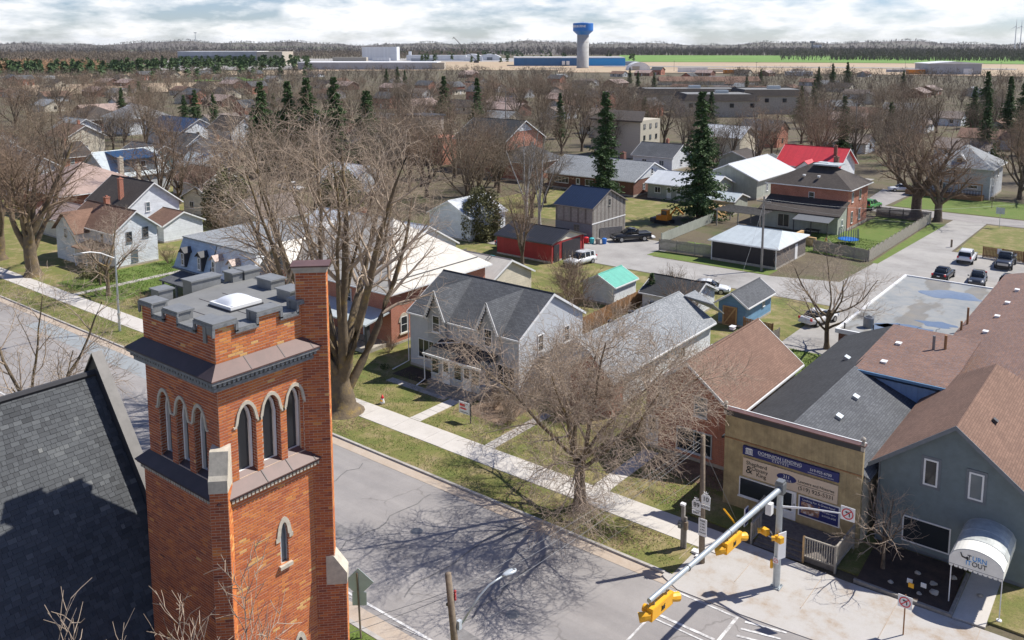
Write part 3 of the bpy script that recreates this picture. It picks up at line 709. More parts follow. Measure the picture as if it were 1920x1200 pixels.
# markings
def stripe(pts, z=.030): sheet('road_marking', pts, z, 'road_paint')
stripe(rect(-120, -21.5, 27.22, 27.36)); stripe([(-32.8, 26.95), (-32.65, 26.95), (-30.5, 27.22), (-30.9, 27.22)], .034)
stripe([(-36.4, 26.95), (-36.25, 26.95), (-34.3, 27.22), (-34.7, 27.22)], .034)
stripe([(-28.9, 26.95), (-28.7, 26.95), (-26.6, 27.22), (-27.0, 27.22)], .034)
stripe(rect(-19.0, -15.65, 37.78, 37.9)); stripe(rect(-15.72, -15.56, 26.5, 37.9), .034); stripe(rect(-19.1, -18.98, 27, 37.8), .034)
stripe(rect(-18.9, -15.8, 35.55, 35.72), .034); stripe(rect(-18.9, -15.8, 35.2, 35.30), .034)
for k in range(5):
    y = 38.0-k*.6; stripe([(-15.2+k*.05, y-.30), (-13.3-k*.06, y+.18), (-13.3-k*.06, y+.30), (-15.2+k*.05, y-.15)], .034)
# lanes, drives and yards behind Main Street
sheet('back_lane', [(-90, 93.4), (-31, 93.0), (-22, 93.0), (-22, 108), (-31.5, 103.5), (-39, 101.0), (-62, 100.8), (-90, 100.5)], .022, 'lane_gravel')
sheet('back_yards', rect(-140, -22.2, 100.6, 151.6), .012, 'earth')
sheet('parking_lot', [(-31.6, 103.4), (-22.2, 95.7), (30, 95.7), (30, 128.6), (-24.6, 128.6), (-24.4, 152.6), (-29.2, 152.6), (-31.0, 117.0)], .026, 'lane_gravel')
sheet('driveway', rect(-66.5, -55.5, 100.6, 109.5), .018, 'lane_gravel')
sheet('second_street', rect(-320, 120, 152.4, 158.8), .030, 'asphalt_old')
sheet('drive_to_garages', rect(-66, -52, 158.8, 190), .020, 'lane_gravel')
sheet('house_drive', [(-45.5, 158.8), (-41.5, 158.8), (-41, 176), (-47, 178)], .022, 'asphalt_old')
sheet('yard_lawn', [(-43.5, 116.1), (-31.9, 116.1), (-31.9, 148.2), (-39.8, 148.2), (-39.8, 133.4), (-43.5, 133.4)], .024, 'lawn_green')
sheet('corner_lawn', rect(-24.2, 30, 129.0, 151.8), .022, 'verge_grass')
sheet('street_lawn', rect(-40.5, -10, 159.6, 176), .026, 'lawn_green')
sheet('fence_lawn', rect(-55.8, -48.8, 105.6, 112), .022, 'lawn_green')
sheet('lane_strip', [(-31.4, 115.4), (-30.6, 115.4), (-29.3, 148), (-31.4, 148)], .030, 'lawn_green')
sheet('strip_lawn', rect(-56.5, -39.5, 101.2, 104.3), .020, 'lawn_green')
sheet('side_lawn', rect(-104.4, -91.5, 45.2, 62.0), .130, 'lawn_green')
sheet('front_lawn', rect(-52.2, -38.2, 44.4, 52.1), .128, 'verge_grass')
sheet('back_lawn', rect(-27.6, -22.3, 63.5, 77), .130, 'lawn_green')
sheet('bungalow_lawn', rect(-100, -66, 113, 138), .024, 'verge_grass')
# garden walks of separate flags
gw = struct(sheet('garden_walk', rect(-44.7, -43.6, 44.3, 44.5), .131, 'concrete', .05))
for i, y in enumerate(np.arange(44.5, 49.0, .9)):
    mb = MB(); mb.box(-44.65, -43.6, y, y+.87, .08, .142+random.uniform(-.006, .006)); mb.build('flag', 'concrete', gw)
for i, x in enumerate(np.arange(-51.5, -44.9, .95)):
    mb = MB(); mb.box(x, x+.9, 48.3, 49.1, .08, .142+random.uniform(-.006, .006)); mb.build('flag', 'kerb_stone', gw)
gw2 = struct(sheet('side_walk', rect(-37.3, -36.4, 44.3, 44.5), .131, 'concrete', .05))
for i, y in enumerate(np.arange(44.5, 51, .62)):
    mb = MB(); mb.box(-37.3+i*.0, -36.45, y, y+.585, .08, .142+random.uniform(-.008, .008)); mb.build('flag', 'kerb_stone', gw2)
gw3 = struct(sheet('brick_house_walk', rect(-28.2, -27.0, 44.3, 44.5), .131, 'concrete', .05))
for i, y in enumerate(np.arange(44.5, 50, .9)):
    mb = MB(); mb.box(-28.2, -27.05, y, y+.87, .08, .142+random.uniform(-.008, .008)); mb.build('flag', 'concrete', gw3)
gw4 = struct(sheet('white_house_walk', rect(-98.2, -97.2, 44.3, 44.5), .134, 'concrete', .05))
for i, y in enumerate(np.arange(44.5, 60, 1.0)):
    mb = MB(); mb.box(-98.2, -97.25, y, y+.96, .08, .150); mb.build('flag', 'kerb_stone', gw4)
sheet('flat_drive', rect(-29.0, -22.3, 77.0, 93.2), .128, 'lane_gravel')
# mulch bed and porch bed
sheet('porch_bed', rect(-52.2, -48.5, 49.7, 52.0), .140, 'mulch')
sheet('shrub_bed', rect(-42.4, -38.4, 47.5, 51.8), .136, 'leaf_litter')
sheet('brick_house_bed', rect(-26.9, -21.4, 48.6, 51.2), .132, 'leaf_litter')
# near the church
sheet('church_lawn', rect(-30.5, -19.5, 16, 25.6), .124, 'lawn_green')
# far land
def polar(D, az):       # az in degrees to the right of the street camera's heading, D metres
    a = R(128.2-az); return (D*math.cos(a), D*math.sin(a))
def sector(name, D0, D1, a0, a1, z, mat, n=10):
    pts = [polar(D0, a0+(a1-a0)*i/n) for i in range(n+1)]+[polar(D1, a1-(a1-a0)*i/n) for i in range(n+1)]
    sheet(name, pts, z, mat)
sector('tan_field', 900, 1480, 3, 40, .5, 'field_tan'); sector('tan_works', 980, 1500, -14, 6, .45, 'field_tan')
sector('green_field', 1500, 2500, 7, 34, .6, 'field_green'); sector('pale_road', 1140, 1180, 6, 30, .9, 'lane_gravel')
sector('works_yard', 1050, 1900, -22, 2, .35, 'lane_gravel'); sector('pale_field', 860, 1000, -36, -12, .4, 'field_tan')
sector('left_field', 560, 700, -30, -18, .4, 'field_tan'); sector('small_green_field', 720, 800, -20, -15.5, .5, 'field_green')
def hill_z(D, az):
    t = min(1, max(0, (D-2550)/5200)); s = t*t*(3-2*t)
    return s*(44+11*math.sin(az*.31+1)+9*math.sin(az*.83+.4)+6*math.sin(az*2.1))+ (4*math.sin(az*1.7+D*.0016)*s)
hm = MB(); Ds = [2500, 2800, 3200, 3700, 4300, 5000, 5800, 6700, 7700, 9000, 11000, 14000]; As = np.linspace(-48, 48, 97)
vs = []
for D in Ds:
    for a in As:
        x, y = polar(D, a); vs.append((x, y, hill_z(D, a)+(.8 if D > 2500 else -1)))
fs = []
for i in range(len(Ds)-1):
    for j in range(len(As)-1):
        k = len(As); fs.append((i*k+j, i*k+j+1, (i+1)*k+j+1, (i+1)*k+j))
hm.add(vs, fs); struct(hm.build('hills', 'hill_land', smooth=True))
# ------------------------------------------------------------------ church: tower and nave
XR, YL = -17.99, 11.34            # outer corner towards the crossing
XL, YB = -21.28, 14.32            # far sides of the tower
ZT, ZC, ZB, ZS = 21.42, 20.36, 19.84, 17.02
tower = thing('church_tower', 'square red brick church tower with crenellated top, lancet windows and skylight dome', 'tower', ((XR+XL)/2, (YL+YB)/2, 0))
BRK = {}                           # shared brick meshes by face and tint
def brick_mesh(kind, w, tint):
    key = (kind, round(w, 2), round(tint*12))
    if key in BRK: return BRK[key]
    mb = MB(); a, h, d = w/2, .0285, .006
    if kind == '-y': mb.box(-a, a, -d, .03, -h, h, tint)
    elif kind == '+x': mb.box(-.03, d, -a, a, -h, h, tint)
    elif kind == 'e': mb.obox((0, 0, 0), (a*.7071, -a*.7071, 0), (.008*.7071, .008*.7071, 0), (0, 0, h), tint)
    else: mb.obox((0, 0, 0), (a*.7071, a*.7071, 0), (.008*.7071, -.008*.7071, 0), (0, 0, h), tint)
    me = bpy.data.meshes.new('brick'); me.from_pydata(mb.v, [], mb.f)
    at = me.attributes.new('tint', 'FLOAT', 'FACE'); at.data.foreach_set('value', np.array(mb.t, dtype=np.float32)); me.materials.append(MATS['brick_tower'])
    BRK[key] = me; return me
rsb = np.random.RandomState(3)
def patchiness(u, z):
    return .5+.22*math.sin(u*2.1+z*1.3)+.16*math.sin(u*5.3-z*3.1+1)+.12*math.sin(z*7.7+u*1.1)
bricks = []; rest = {'-y': MB(), '+x': MB(), 'd': MB()}
def lay(kind, u0, u1, z0, z1, put, holes=(), tone=0.0, bw=.222, bh=.0735):
    """courses of single bricks in running bond; put(u, z) gives a brick's centre"""
    nrow = int((z1-z0)/bh); bh2 = (z1-z0)/nrow
    for r in range(nrow):
        z = z0+(r+.5)*bh2; u = u0-(bw*.5 if r % 2 else 0)
        while u < u1-.02:
            a, b = max(u, u0)+.006, min(u+bw, u1)-.006; u += bw
            if b-a < .03: continue
            for h in holes:
                iv = h(z)
                if iv is None: continue
                if a < iv[0] < b and not (a < iv[1] < b and iv[0]-a < iv[1]-iv[0]): b = min(b, iv[0]-.004)
                elif a < iv[1] < b: a = max(a, iv[1]+.004)
                elif iv[0] <= a and b <= iv[1]: b = a
            if b-a < .025: continue
            c = (a+b)/2
            p = patchiness(c+(3 if kind == '-y' else 0), z)
            tint = min(1, max(0, rsb.normal(.43+tone, .115)+ (.34*max(0, p-.72)/.28 if rsb.rand() < .6 else 0)))
            if rsb.rand() < .03: tint = min(1, tint+.35)
            bricks.append((kind, b-a, put(c, z), tint, z))
def lancet(uc, w, zs, zsp, zap):
    def span(z):
        if z < zs-.01 or z > zap: return None
        h = w/2
        if z > zsp: h = (w/2)*math.sqrt(max(0, 1-((z-zsp)/(zap-zsp))**1.6))
        return (uc-h, uc+h)
    return span
rev = MB()
def mortar_wall(mb, face, plane, u0, u1, z0, z1, ops, depth=.30, back=.0):
    """wall face with pointed openings and their reveals; ops: (uc, w, zs, zsp, zap)"""
    cuts = sorted(ops); cur = u0
    for (uc, w, zs, zsp, zap) in cuts:
        a, b = uc-w/2, uc+w/2
        mb.poly([fpt(face, plane, cur, back, z0), fpt(face, plane, a, back, z0), fpt(face, plane, a, back, z1), fpt(face, plane, cur, back, z1)])
        if zs > z0+.01: mb.poly([fpt(face, plane, a, back, z0), fpt(face, plane, b, back, z0), fpt(face, plane, b, back, zs), fpt(face, plane, a, back, zs)])
        n = 10; prev = None
        for i in range(n+1):
            u = a+w*i/n; q = abs(u-uc)/(w/2); z = zsp+(zap-zsp)*(max(0, 1-q*q))**(1/1.6) if q < 1 else zsp
            if prev:
                mb.poly([fpt(face, plane, prev[0], back, prev[1]), fpt(face, plane, u, back, z), fpt(face, plane, u, back, z1), fpt(face, plane, prev[0], back, z1)])
                rev.poly([fpt(face, plane, prev[0], back, prev[1]), fpt(face, plane, u, back, z), fpt(face, plane, u, -depth, z), fpt(face, plane, prev[0], -depth, prev[1])])
            prev = (u, z)
        for u in (a, b): rev.poly([fpt(face, plane, u, back, zs), fpt(face, plane, u, back, zsp), fpt(face, plane, u, -depth, zsp), fpt(face, plane, u, -depth, zs)])
        mb.poly([fpt(face, plane, a, back, zs), fpt(face, plane, b, back, zs), fpt(face, plane, b, -depth, zs), fpt(face, plane, a, -depth, zs)])
        cur = b
    mb.poly([fpt(face, plane, cur, back, z0), fpt(face, plane, u1, back, z0), fpt(face, plane, u1, back, z1), fpt(face, plane, cur, back, z1)])
def lancet_ring(mb, face, plane, uc, w, zs, zsp, zap, t, o0, o1, full=True):
    """pointed band of width t following an opening's head (and its jambs when full)"""
    def prof(e):
        pts = []
        if full: pts.append((uc-w/2-e, zs))
        n = 9
        for i in range(n+1):
            q = -1+2*i/n; h = (w/2+e); z = zsp+(zap+e*1.25-zsp)*(max(0, 1-abs(q)**2))**(1/1.6)
            pts.append((uc+q*h, z))
        if full: pts.append((uc+w/2+e, zs))
        return pts
    a = prof(0); b = prof(t)
    for i in range(len(a)-1):
        p = [a[i], a[i+1], b[i+1], b[i]]
        fr = [fpt(face, plane, u, o1, z) for u, z in p]; bk = [fpt(face, plane, u, o0, z) for u, z in p]
        k = len(mb.v); mb.v += fr+bk; mb.f += [(k, k+1, k+2, k+3), (k+4, k+5, k+1, k), (k+3, k+2, k+6, k+7), (k+1, k+5, k+6, k+2), (k, k+3, k+7, k+4)]
def lancet_pane(mb, face, plane, uc, w, zs, zsp, zap, o):
    n = 10; pts = [(uc-w/2, zs), (uc+w/2, zs)]
    for i in range(n+1):
        q = 1-2*i/n; pts.append((uc+q*w/2, zsp+(zap-zsp)*(max(0, 1-q*q))**(1/1.6)))
    mb.poly([fpt(face, plane, u, o, z) for u, z in pts])
BW = [(y, .54, 17.26, 18.66, 19.14) for y in (12.12, 12.86, 13.60)]
LW = [(x, .54, 17.26, 18.62, 19.10) for x in (-20.44, -19.63, -18.82)]
SW = [(13.02, .24, 14.46, 15.25, 15.62), (13.40, .24, 10.9, 11.7, 12.12)]
core = MB()
mortar_wall(core, '+x', XR, YL, YB, ZS, ZC, BW); mortar_wall(core, '-y', YL, XL, XR, ZS, ZC, LW)
mortar_wall(core, '+x', XR+.12, YL-.12, YB, 0, ZS, SW)
core.poly([(XL-.15, YL-.12, 0), (XR+.12, YL-.12, 0), (XR+.12, YL-.12, ZS), (XL-.15, YL-.12, ZS)])
XB = -22.05; YC = 15.05
core.poly([(XB, YC, 0), (XL, YL, 0), (XL, YL, ZC), (XB, YC, ZC)]); core.poly([(XR-.2, YB, 0), (XB, YC, 0), (XB, YC, ZC), (XR-.2, YB, ZC)])
core.prism([(XL+.004, YL+.004, ZC-.05), (XR-.004, YL+.004, ZC-.05), (XR-.004, YB, ZC-.05), (XB+.004, YC-.004, ZC-.05)], (0, 0, .3))
core.build('mortar_core', 'mortar', tower); rev.build('window_reveal', 'brick_wall_tower', tower, kind='stuff')
inn = MB(); inn.box(XL+.26, XR-.30, YL+.30, YB-.26, ZS-.2, ZC-.1); inn.build('inner_lining', 'trim_dark', tower)
holes_r = [lancet(*w) for w in BW]; holes_l = [lancet(*w) for w in LW]; holes_s = [lancet(*w) for w in SW]
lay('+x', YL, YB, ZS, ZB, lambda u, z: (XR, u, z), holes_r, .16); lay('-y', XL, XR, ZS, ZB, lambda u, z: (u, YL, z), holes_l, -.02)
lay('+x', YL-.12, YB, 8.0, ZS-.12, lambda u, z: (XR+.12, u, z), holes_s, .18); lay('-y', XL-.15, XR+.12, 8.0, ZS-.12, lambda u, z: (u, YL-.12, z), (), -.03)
# parapet with merlons (merlons: spans along each face at full height)
MR = [(YL-.02, YL+.55), (YL+1.22, YL+1.87), (YB-.52, YB)]
ML = [(XL, XL+.56), (XL+1.15, XL+1.75), (XR-.72, XR+.02)]
pc = MB(); ZP = 21.12
pt_ = .26
pc.box(XR-pt_, XR, YL, YB, ZC, ZP); pc.box(XL, XR-pt_-.003, YL, YL+pt_, ZC, ZP); pc.prism([(XL, YL+pt_+.003, ZC), (XL+pt_, YL+pt_+.003, ZC), (XB+pt_, YC-pt_, ZC), (XB, YC, ZC)], (0, 0, ZP-ZC)); pc.prism([(XB+pt_+.003, YC-pt_, ZC), (XR-pt_-.003, YB-pt_, ZC), (XR-pt_-.003, YB, ZC), (XB+.003, YC, ZC)], (0, 0, ZP-ZC))
for a, b in MR[1:]: pc.box(XR-pt_, XR, a, b, ZP, ZT-.05); 
for a, b in ML[:2]: pc.box(a, b, YL, YL+pt_, ZP, ZT-.05)
pc.box(XR-pt_, XR, YL, YL+.55, ZP, ZT-.05); pc.box(XR-.72, XR-pt_-.003, YL, YL+pt_, ZP, ZT-.05)
pc.build('parapet_core', 'mortar', tower)
def over(spans, lo, hi):
    gaps = []; cur = lo
    for a, b in sorted(spans): gaps.append((cur, a)); cur = b
    gaps.append((cur, hi))
    return [(lambda z, g=g: g if z > ZP-.01 else None) for g in gaps if g[1]-g[0] > .05]
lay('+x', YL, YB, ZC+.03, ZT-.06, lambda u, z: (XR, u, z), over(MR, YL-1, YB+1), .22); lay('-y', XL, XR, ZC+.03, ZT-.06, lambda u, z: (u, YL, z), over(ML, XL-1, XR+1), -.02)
# coping caps: merlon blocks and lead drip edges
def cap(x0, x1, y0, y1, z, name='coping', mat='flash_grey'):
    mb = MB(); mb.box(x0, x1, y0, y1, z-.05, z+.0); mb.box(x0-.05, x1+.05, y0-.05, y1+.05, z, z+.05); return mb.build(name, mat, tower)
for a, b in MR:
    mb = MB(); mb.box(XR-.40, XR+.06, a-.05, b+.05, ZT-.05, ZT); mb.box(XR-.42, XR-.29, a-.03, b+.03, ZP-.25, ZT-.052); mb.build('coping', 'flash_grey', tower)
    mb = MB(); mb.box(XR+.02, XR+.075, a-.07, b+.07, ZT-.13, ZT-.051); mb.box(XR+.02, XR+.07, a-.075, a-.0, ZP-.04, ZT-.131); mb.box(XR+.02, XR+.07, b, b+.075, ZP-.04, ZT-.131); mb.build('drip_edge', 'lead_trim', tower)
for a, b in ML:
    mb = MB(); mb.box(a-.05, min(b, XR-.402)+.05, YL-.06, YL+.42, ZT-.052, ZT-.003); mb.box(a-.03, b-.05, YL+.29, YL+.43, ZP-.25, ZT-.054); mb.build('coping', 'flash_grey', tower)
    mb = MB(); mb.box(a-.07, b+.05, YL-.075, YL-.02, ZT-.133, ZT-.054); mb.box(a-.075, a, YL-.07, YL-.02, ZP-.04, ZT-.134); mb.box(b, b+.075, YL-.07, YL-.02, ZP-.04, ZT-.134) if b < XR-.2 else None; mb.build('drip_edge', 'lead_trim', tower)
for k, (a, b) in enumerate([(MR[0][1], MR[1][0]), (MR[1][1], MR[2][0])]):
    mb = MB(); mb.box(XR-.30, XR+.055, a+.05, b-.05, ZP-.0, ZP+.035); mb.build('coping', 'flash_grey', tower)
    mb = MB(); mb.box(XR+.02, XR+.07, a+.0, b-.0, ZP-.085, ZP-.003); mb.build('drip_edge', 'lead_trim', tower)
for k, (a, b) in enumerate([(ML[0][1], ML[1][0]), (ML[1][1], ML[2][0])]):
    mb = MB(); mb.box(a+.05, b-.05, YL-.055, YL+.30, ZP, ZP+.035); mb.build('coping', 'flash_grey', tower)
    mb = MB(); mb.box(a, b, YL-.07, YL-.02, ZP-.085, ZP-.003); mb.build('drip_edge', 'lead_trim', tower)
for a, b in MR[:3]: mb = MB(); mb.box(XR-.288, XR-.012, a-.014, b+.014, ZP-.02, ZT-.056); mb.build('merlon_cladding', 'flash_grey', tower)
for a, b in ML[:3]: mb = MB(); mb.box(a-.014, min(b+.014, XR-.30), YL+.012, YL+.288, ZP-.02, ZT-.058); mb.build('merlon_cladding', 'flash_grey', tower)
# far-side merlons: metal-clad blocks
for (x0, x1, y0, y1) in [(-22.28, -21.82, 13.12, 14.05), (-22.08, -21.66, 12.05, 12.45), (-22.12, -21.62, 14.72, 15.24), (-22.1, -21.66, 14.35, 14.68), (-20.78, -20.12, 14.55, 15.02), (-19.4, -18.8, 14.2, 14.68)]:
    mb = MB(); mb.box(x0, x1, y0, y1, ZP-.3, ZT-.05); mb.build('merlon', 'flash_grey', tower)
    mb = MB(); mb.box(x0-.04, x1+.04, y0-.04, y1+.04, ZT-.048, ZT-.002); mb.build('coping', 'flash_grey', tower)
mb = MB(); mb.prism([(XL-.03, YL+.02, 20.95), (XR-.02, YL+.02, 20.95), (XR-.02, YB-.02, 20.95), (XB-.03, YC+.03, 20.95)], (0, 0, .18)); mb.build('flat_roof', 'membrane', tower)
for k in range(3):
    mb = MB(); mb.box(XL+.3, XR-.3, YL+.75+k*.72, YL+.765+k*.72, 21.13, 21.138); mb.build('roof_seam', 'flash_dark', tower)
sk = MB(); sx, sy, s_ = -19.72, 13.12, .48
sk.box(sx-s_, sx+s_, sy-s_, sy+s_, 21.12, 21.25); sko = sk.build('skylight', 'trim_white', tower)
sk = MB(); sk.box(sx-s_-.03, sx+s_+.03, sy-s_-.03, sy+s_+.03, 21.125, 21.17); sk.build('skylight_curb', 'trim_dark', sko)
dm = MB(); n = 12; vs = []; fs = []
for i in range(n+1):
    for j in range(n+1):
        u, v = -1+2*i/n, -1+2*j/n; vs.append((sx+u*(s_-.05), sy+v*(s_-.05), 21.25+.15*(1-u**4)*(1-v**4)*(1-.3*(u*u+v*v)/2)))
for i in range(n):
    for j in range(n): fs.append((i*(n+1)+j, (i+1)*(n+1)+j, (i+1)*(n+1)+j+1, i*(n+1)+j+1))
dm.add(vs, fs); dm.build('dome', 'dome_acrylic', sko, smooth=True)
# cornice: metal skirt, fascia and dentils
def skirt(z_in, z_out, o_in, o_out, name, mat, faces=('+x', '-y')):
    for f in faces:
        if f == '+x': pts = [(XR+o_in, YL-o_in, z_in), (XR+o_in, YB, z_in), (XR+o_out, YB+.1, z_out), (XR+o_out, YL-o_out, z_out)]
        else: pts = [(XL-o_in*.3, YL-o_in, z_in), (XR+o_in, YL-o_in, z_in), (XR+o_out, YL-o_out, z_out), (XL-o_out, YL-o_out, z_out)]
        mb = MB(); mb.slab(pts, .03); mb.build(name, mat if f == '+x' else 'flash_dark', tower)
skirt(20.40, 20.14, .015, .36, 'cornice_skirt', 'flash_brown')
for y in (12.1, 13.1, 14.0):
    mb = MB(); mb.prism([(XR+.02, y-.012, 20.405), (XR+.35, y-.012, 20.158), (XR+.35, y-.012, 20.145), (XR+.02, y-.012, 20.392)], (0, .024, 0)); mb.build('skirt_seam', 'flash_dark', tower)
cm = MB(); cm.box(XR-.01, XR+.335, YL-.335, YB+.06, 20.03, 20.118); cm.box(XL-.30, XR-.012, YL-.335, YL+.02, 20.03, 20.118); cm.build('cornice_fascia', 'lead_trim', tower)
cm = MB(); cm.box(XR-.01, XR+.25, YL-.25, YB+.02, 19.93, 20.028); cm.box(XL-.22, XR-.012, YL-.25, YL+.02, 19.93, 20.028); cm.box(XR-.01, XR+.215, YL-.215, YB+.02, 19.80, 19.885); cm.box(XL-.18, XR-.012, YL-.215, YL+.02, 19.80, 19.885); cm.build('cornice_bed', 'lead_trim', tower)
for y in np.arange(YL-.27, YB-.02, .13):
    mb = MB(); mb.box(XR+.24, XR+.295, y, y+.075, 19.935, 20.028); mb.build('dentil', 'lead_trim', tower)
for x in np.arange(XL-.2, XR+.25, .13):
    mb = MB(); mb.box(x, x+.075, YL-.295, YL-.24, 19.935, 20.028); mb.build('dentil', 'lead_trim', tower)
# belfry sill skirt and corbel table
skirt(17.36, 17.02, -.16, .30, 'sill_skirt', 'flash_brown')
for y in (12.48, 13.24, 14.0):
    mb = MB(); mb.prism([(XR-.10, y-.012, 17.335), (XR+.295, y-.012, 17.04), (XR+.295, y-.012, 17.026), (XR-.10, y-.012, 17.32)], (0, .024, 0)); mb.build('skirt_seam', 'flash_dark', tower)
cm = MB(); cm.box(XR+.0, XR+.27, YL-.27, YB, 16.94, 16.985); cm.box(XL-.25, XR-.004, YL-.27, YL+.0, 16.94, 16.985); cm.build('sill_bed', 'flash_dark', tower)
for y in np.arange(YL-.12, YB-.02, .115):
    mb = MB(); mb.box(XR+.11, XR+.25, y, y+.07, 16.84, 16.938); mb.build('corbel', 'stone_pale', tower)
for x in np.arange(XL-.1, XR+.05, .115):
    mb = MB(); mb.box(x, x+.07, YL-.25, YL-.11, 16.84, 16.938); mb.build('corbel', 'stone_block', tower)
# lancets: brick piers stand on the sill, stone hoods, white frames, dark panes
for face, plane, ops in (('+x', XR, BW), ('-y', YL, LW)):
    for w in ops:
        mb = MB(); lancet_ring(mb, face, plane, *w, .075, -.02, .035, False)
        for s_ in (-1, 1):
            fbox(mb, face, plane, w[0]+s_*(w[1]/2+.075)-.05, w[0]+s_*(w[1]/2+.075)+.05, -.02, .04, w[3]-.05, w[3]+.0)
        mb.build('stone_hood', 'stone_pale', tower)
        wi = (w[0]+(-.02 if face == '+x' else .02), w[1]-.14, w[2]+.10, w[3]-.04, w[4]-.12)
        mb = MB(); lancet_ring(mb, face, plane, *wi, .06, -.26, -.15, True); fbox(mb, face, plane, wi[0]-wi[1]/2-.06, wi[0]+wi[1]/2+.06, -.26, -.16, wi[2]-.045, wi[2]+.0)
        fr = mb.build('window', 'trim_white', tower)
        mb = MB(); lancet_pane(mb, face, plane, *wi, -.23); mb.build('pane', 'glass', fr)
for w in SW:
    mb = MB(); lancet_ring(mb, '+x', XR+.12, *w, .12, -.02, .03, False)
    for s_ in (-1, 1): fbox(mb, '+x', XR+.12, w[0]+s_*(w[1]/2+.09)-.06, w[0]+s_*(w[1]/2+.09)+.06, -.02, .032, w[3]-.12, w[3]+.0)
    mb.build('stone_hood', 'stone_pale', tower)
    wi = (w[0]+.03, w[1]-.07, w[2]+.03, w[3], w[4]-.05)
    mb = MB(); lancet_ring(mb, '+x', XR+.12, *wi, .03, -.12, -.06, True); fr = mb.build('window', 'bulb_grey', tower)
    mb = MB(); lancet_pane(mb, '+x', XR+.12, *wi, -.10); mb.build('pane', 'glass_pale', fr)
    mb = MB(); fbox(mb, '+x', XR+.12, w[0]-w[1]/2-.08, w[0]+w[1]/2+.08, -.05, .09, w[2]-.10, w[2]-.003); mb.build('sill', 'stone_pale', tower)
# diagonal buttresses
def buttress(cx, cy, dx, dy, steps, lay_faces):
    """steps: (z0, z1, projection, half width); (dx, dy) is the outward diagonal"""
    d = Vector((dx, dy, 0)).normalized(); s = Vector((-d.y, d.x, 0))
    for z0, z1, pr, hw in steps:
        c = Vector((cx, cy, 0)); mb = MB(); mb.obox((c.x+d.x*(pr-.6)/2, c.y+d.y*(pr-.6)/2, (z0+z1)/2), d*(pr+.6)/2, s*hw, (0, 0, (z1-z0)/2)); mb.build('buttress_core', 'mortar', tower)
    return d, s
d, s = buttress(XR+.02, YL-.02, 1, -1, [(0, 17.30, .34, .215)], 1)
face_c = Vector((XR+.02, YL-.02, 0))+d*.34
lay('d', -.215, .215, 8.0, 17.30, lambda u, z: (face_c.x+s.x*u, face_c.y+s.y*u, z), (), -.10)
side_c = Vector((XR+.02, YL-.02, 0))+s*.215
lay('e', -.2, .34, 8.0, 17.30, lambda u, z: (side_c.x+d.x*u, side_c.y+d.y*u, z), (), .25)
# stone weathering on the corner buttress
wc = MB(); q0 = Vector((XR+.02, YL-.02, 0)); 
def dpt(o, u, z): p = q0+d*o+s*u; return (p.x, p.y, z)
wc.prism([dpt(.38, -.225, 17.30), dpt(.38, -.225, 17.62), dpt(.30, -.225, 17.72), dpt(.12, -.225, 18.25), dpt(-.2, -.225, 18.30), dpt(-.2, -.225, 17.30)], tuple(s*.45)); wc.build('buttress_weathering', 'stone_pale', tower)
# tall diagonal buttress that ends in a chimney above the parapet
d2 = Vector((1, 1, 0)).normalized(); s2 = Vector((1, -1, 0)).normalized(); q2 = Vector((XR-.06, 14.17, 0))
ch = MB(); ch.obox((q2.x+d2.x*.12, q2.y+d2.y*.12, 11.1), d2*.40, s2*.23, (0, 0, 11.1)); ch.build('buttress_core', 'mortar', tower)
ch = MB(); ch.obox((q2.x+d2.x*.38, q2.y+d2.y*.38, 6.75), d2*.45, s2*.232, (0, 0, 6.75)); ch.build('buttress_core', 'mortar', tower)
f2 = q2+s2*.23
lay('d', -.26, .52, 13.3, 22.12, lambda u, z: (f2.x+d2.x*u, f2.y+d2.y*u, z), (), .02); lay('d', -.26, .83, 8.0, 13.3, lambda u, z: (f2.x+d2.x*u, f2.y+d2.y*u, z), (), -.12)
e2 = q2+d2*.52; e3 = q2+d2*.83
lay('e', -.23, .23, 13.6, 22.12, lambda u, z: (e2.x+s2.x*u, e2.y+s2.y*u, z), (), .25); lay('e', -.23, .23, 8.0, 13.3, lambda u, z: (e3.x+s2.x*u, e3.y+s2.y*u, z), (), .25)
def dpt2(o, u, z): p = q2+d2*o+s2*u; return (p.x, p.y, z)
wc = MB(); wc.prism([dpt2(.50, -.26, 14.15), dpt2(.86, -.26, 13.62), dpt2(.86, -.26, 13.30), dpt2(.3, -.26, 13.30), dpt2(.3, -.26, 14.15)], tuple(s2*.52)); wc.build('buttress_weathering', 'stone_pale', tower)
cp = MB(); cp.obox((q2.x+d2.x*.12, q2.y+d2.y*.12, 22.17), d2*.43, s2*.26, (0, 0, .045)); cp.obox((q2.x+d2.x*.12, q2.y+d2.y*.12, 22.25), d2*.47, s2*.30, (0, 0, .033)); cp.build('chimney_cap', 'stone_block', tower)
cp = MB(); cp.obox((q2.x+d2.x*.12, q2.y+d2.y*.12, 22.305), d2*.50, s2*.33, (0, 0, .02)); cp.build('chimney_lid', 'flash_brown', tower)
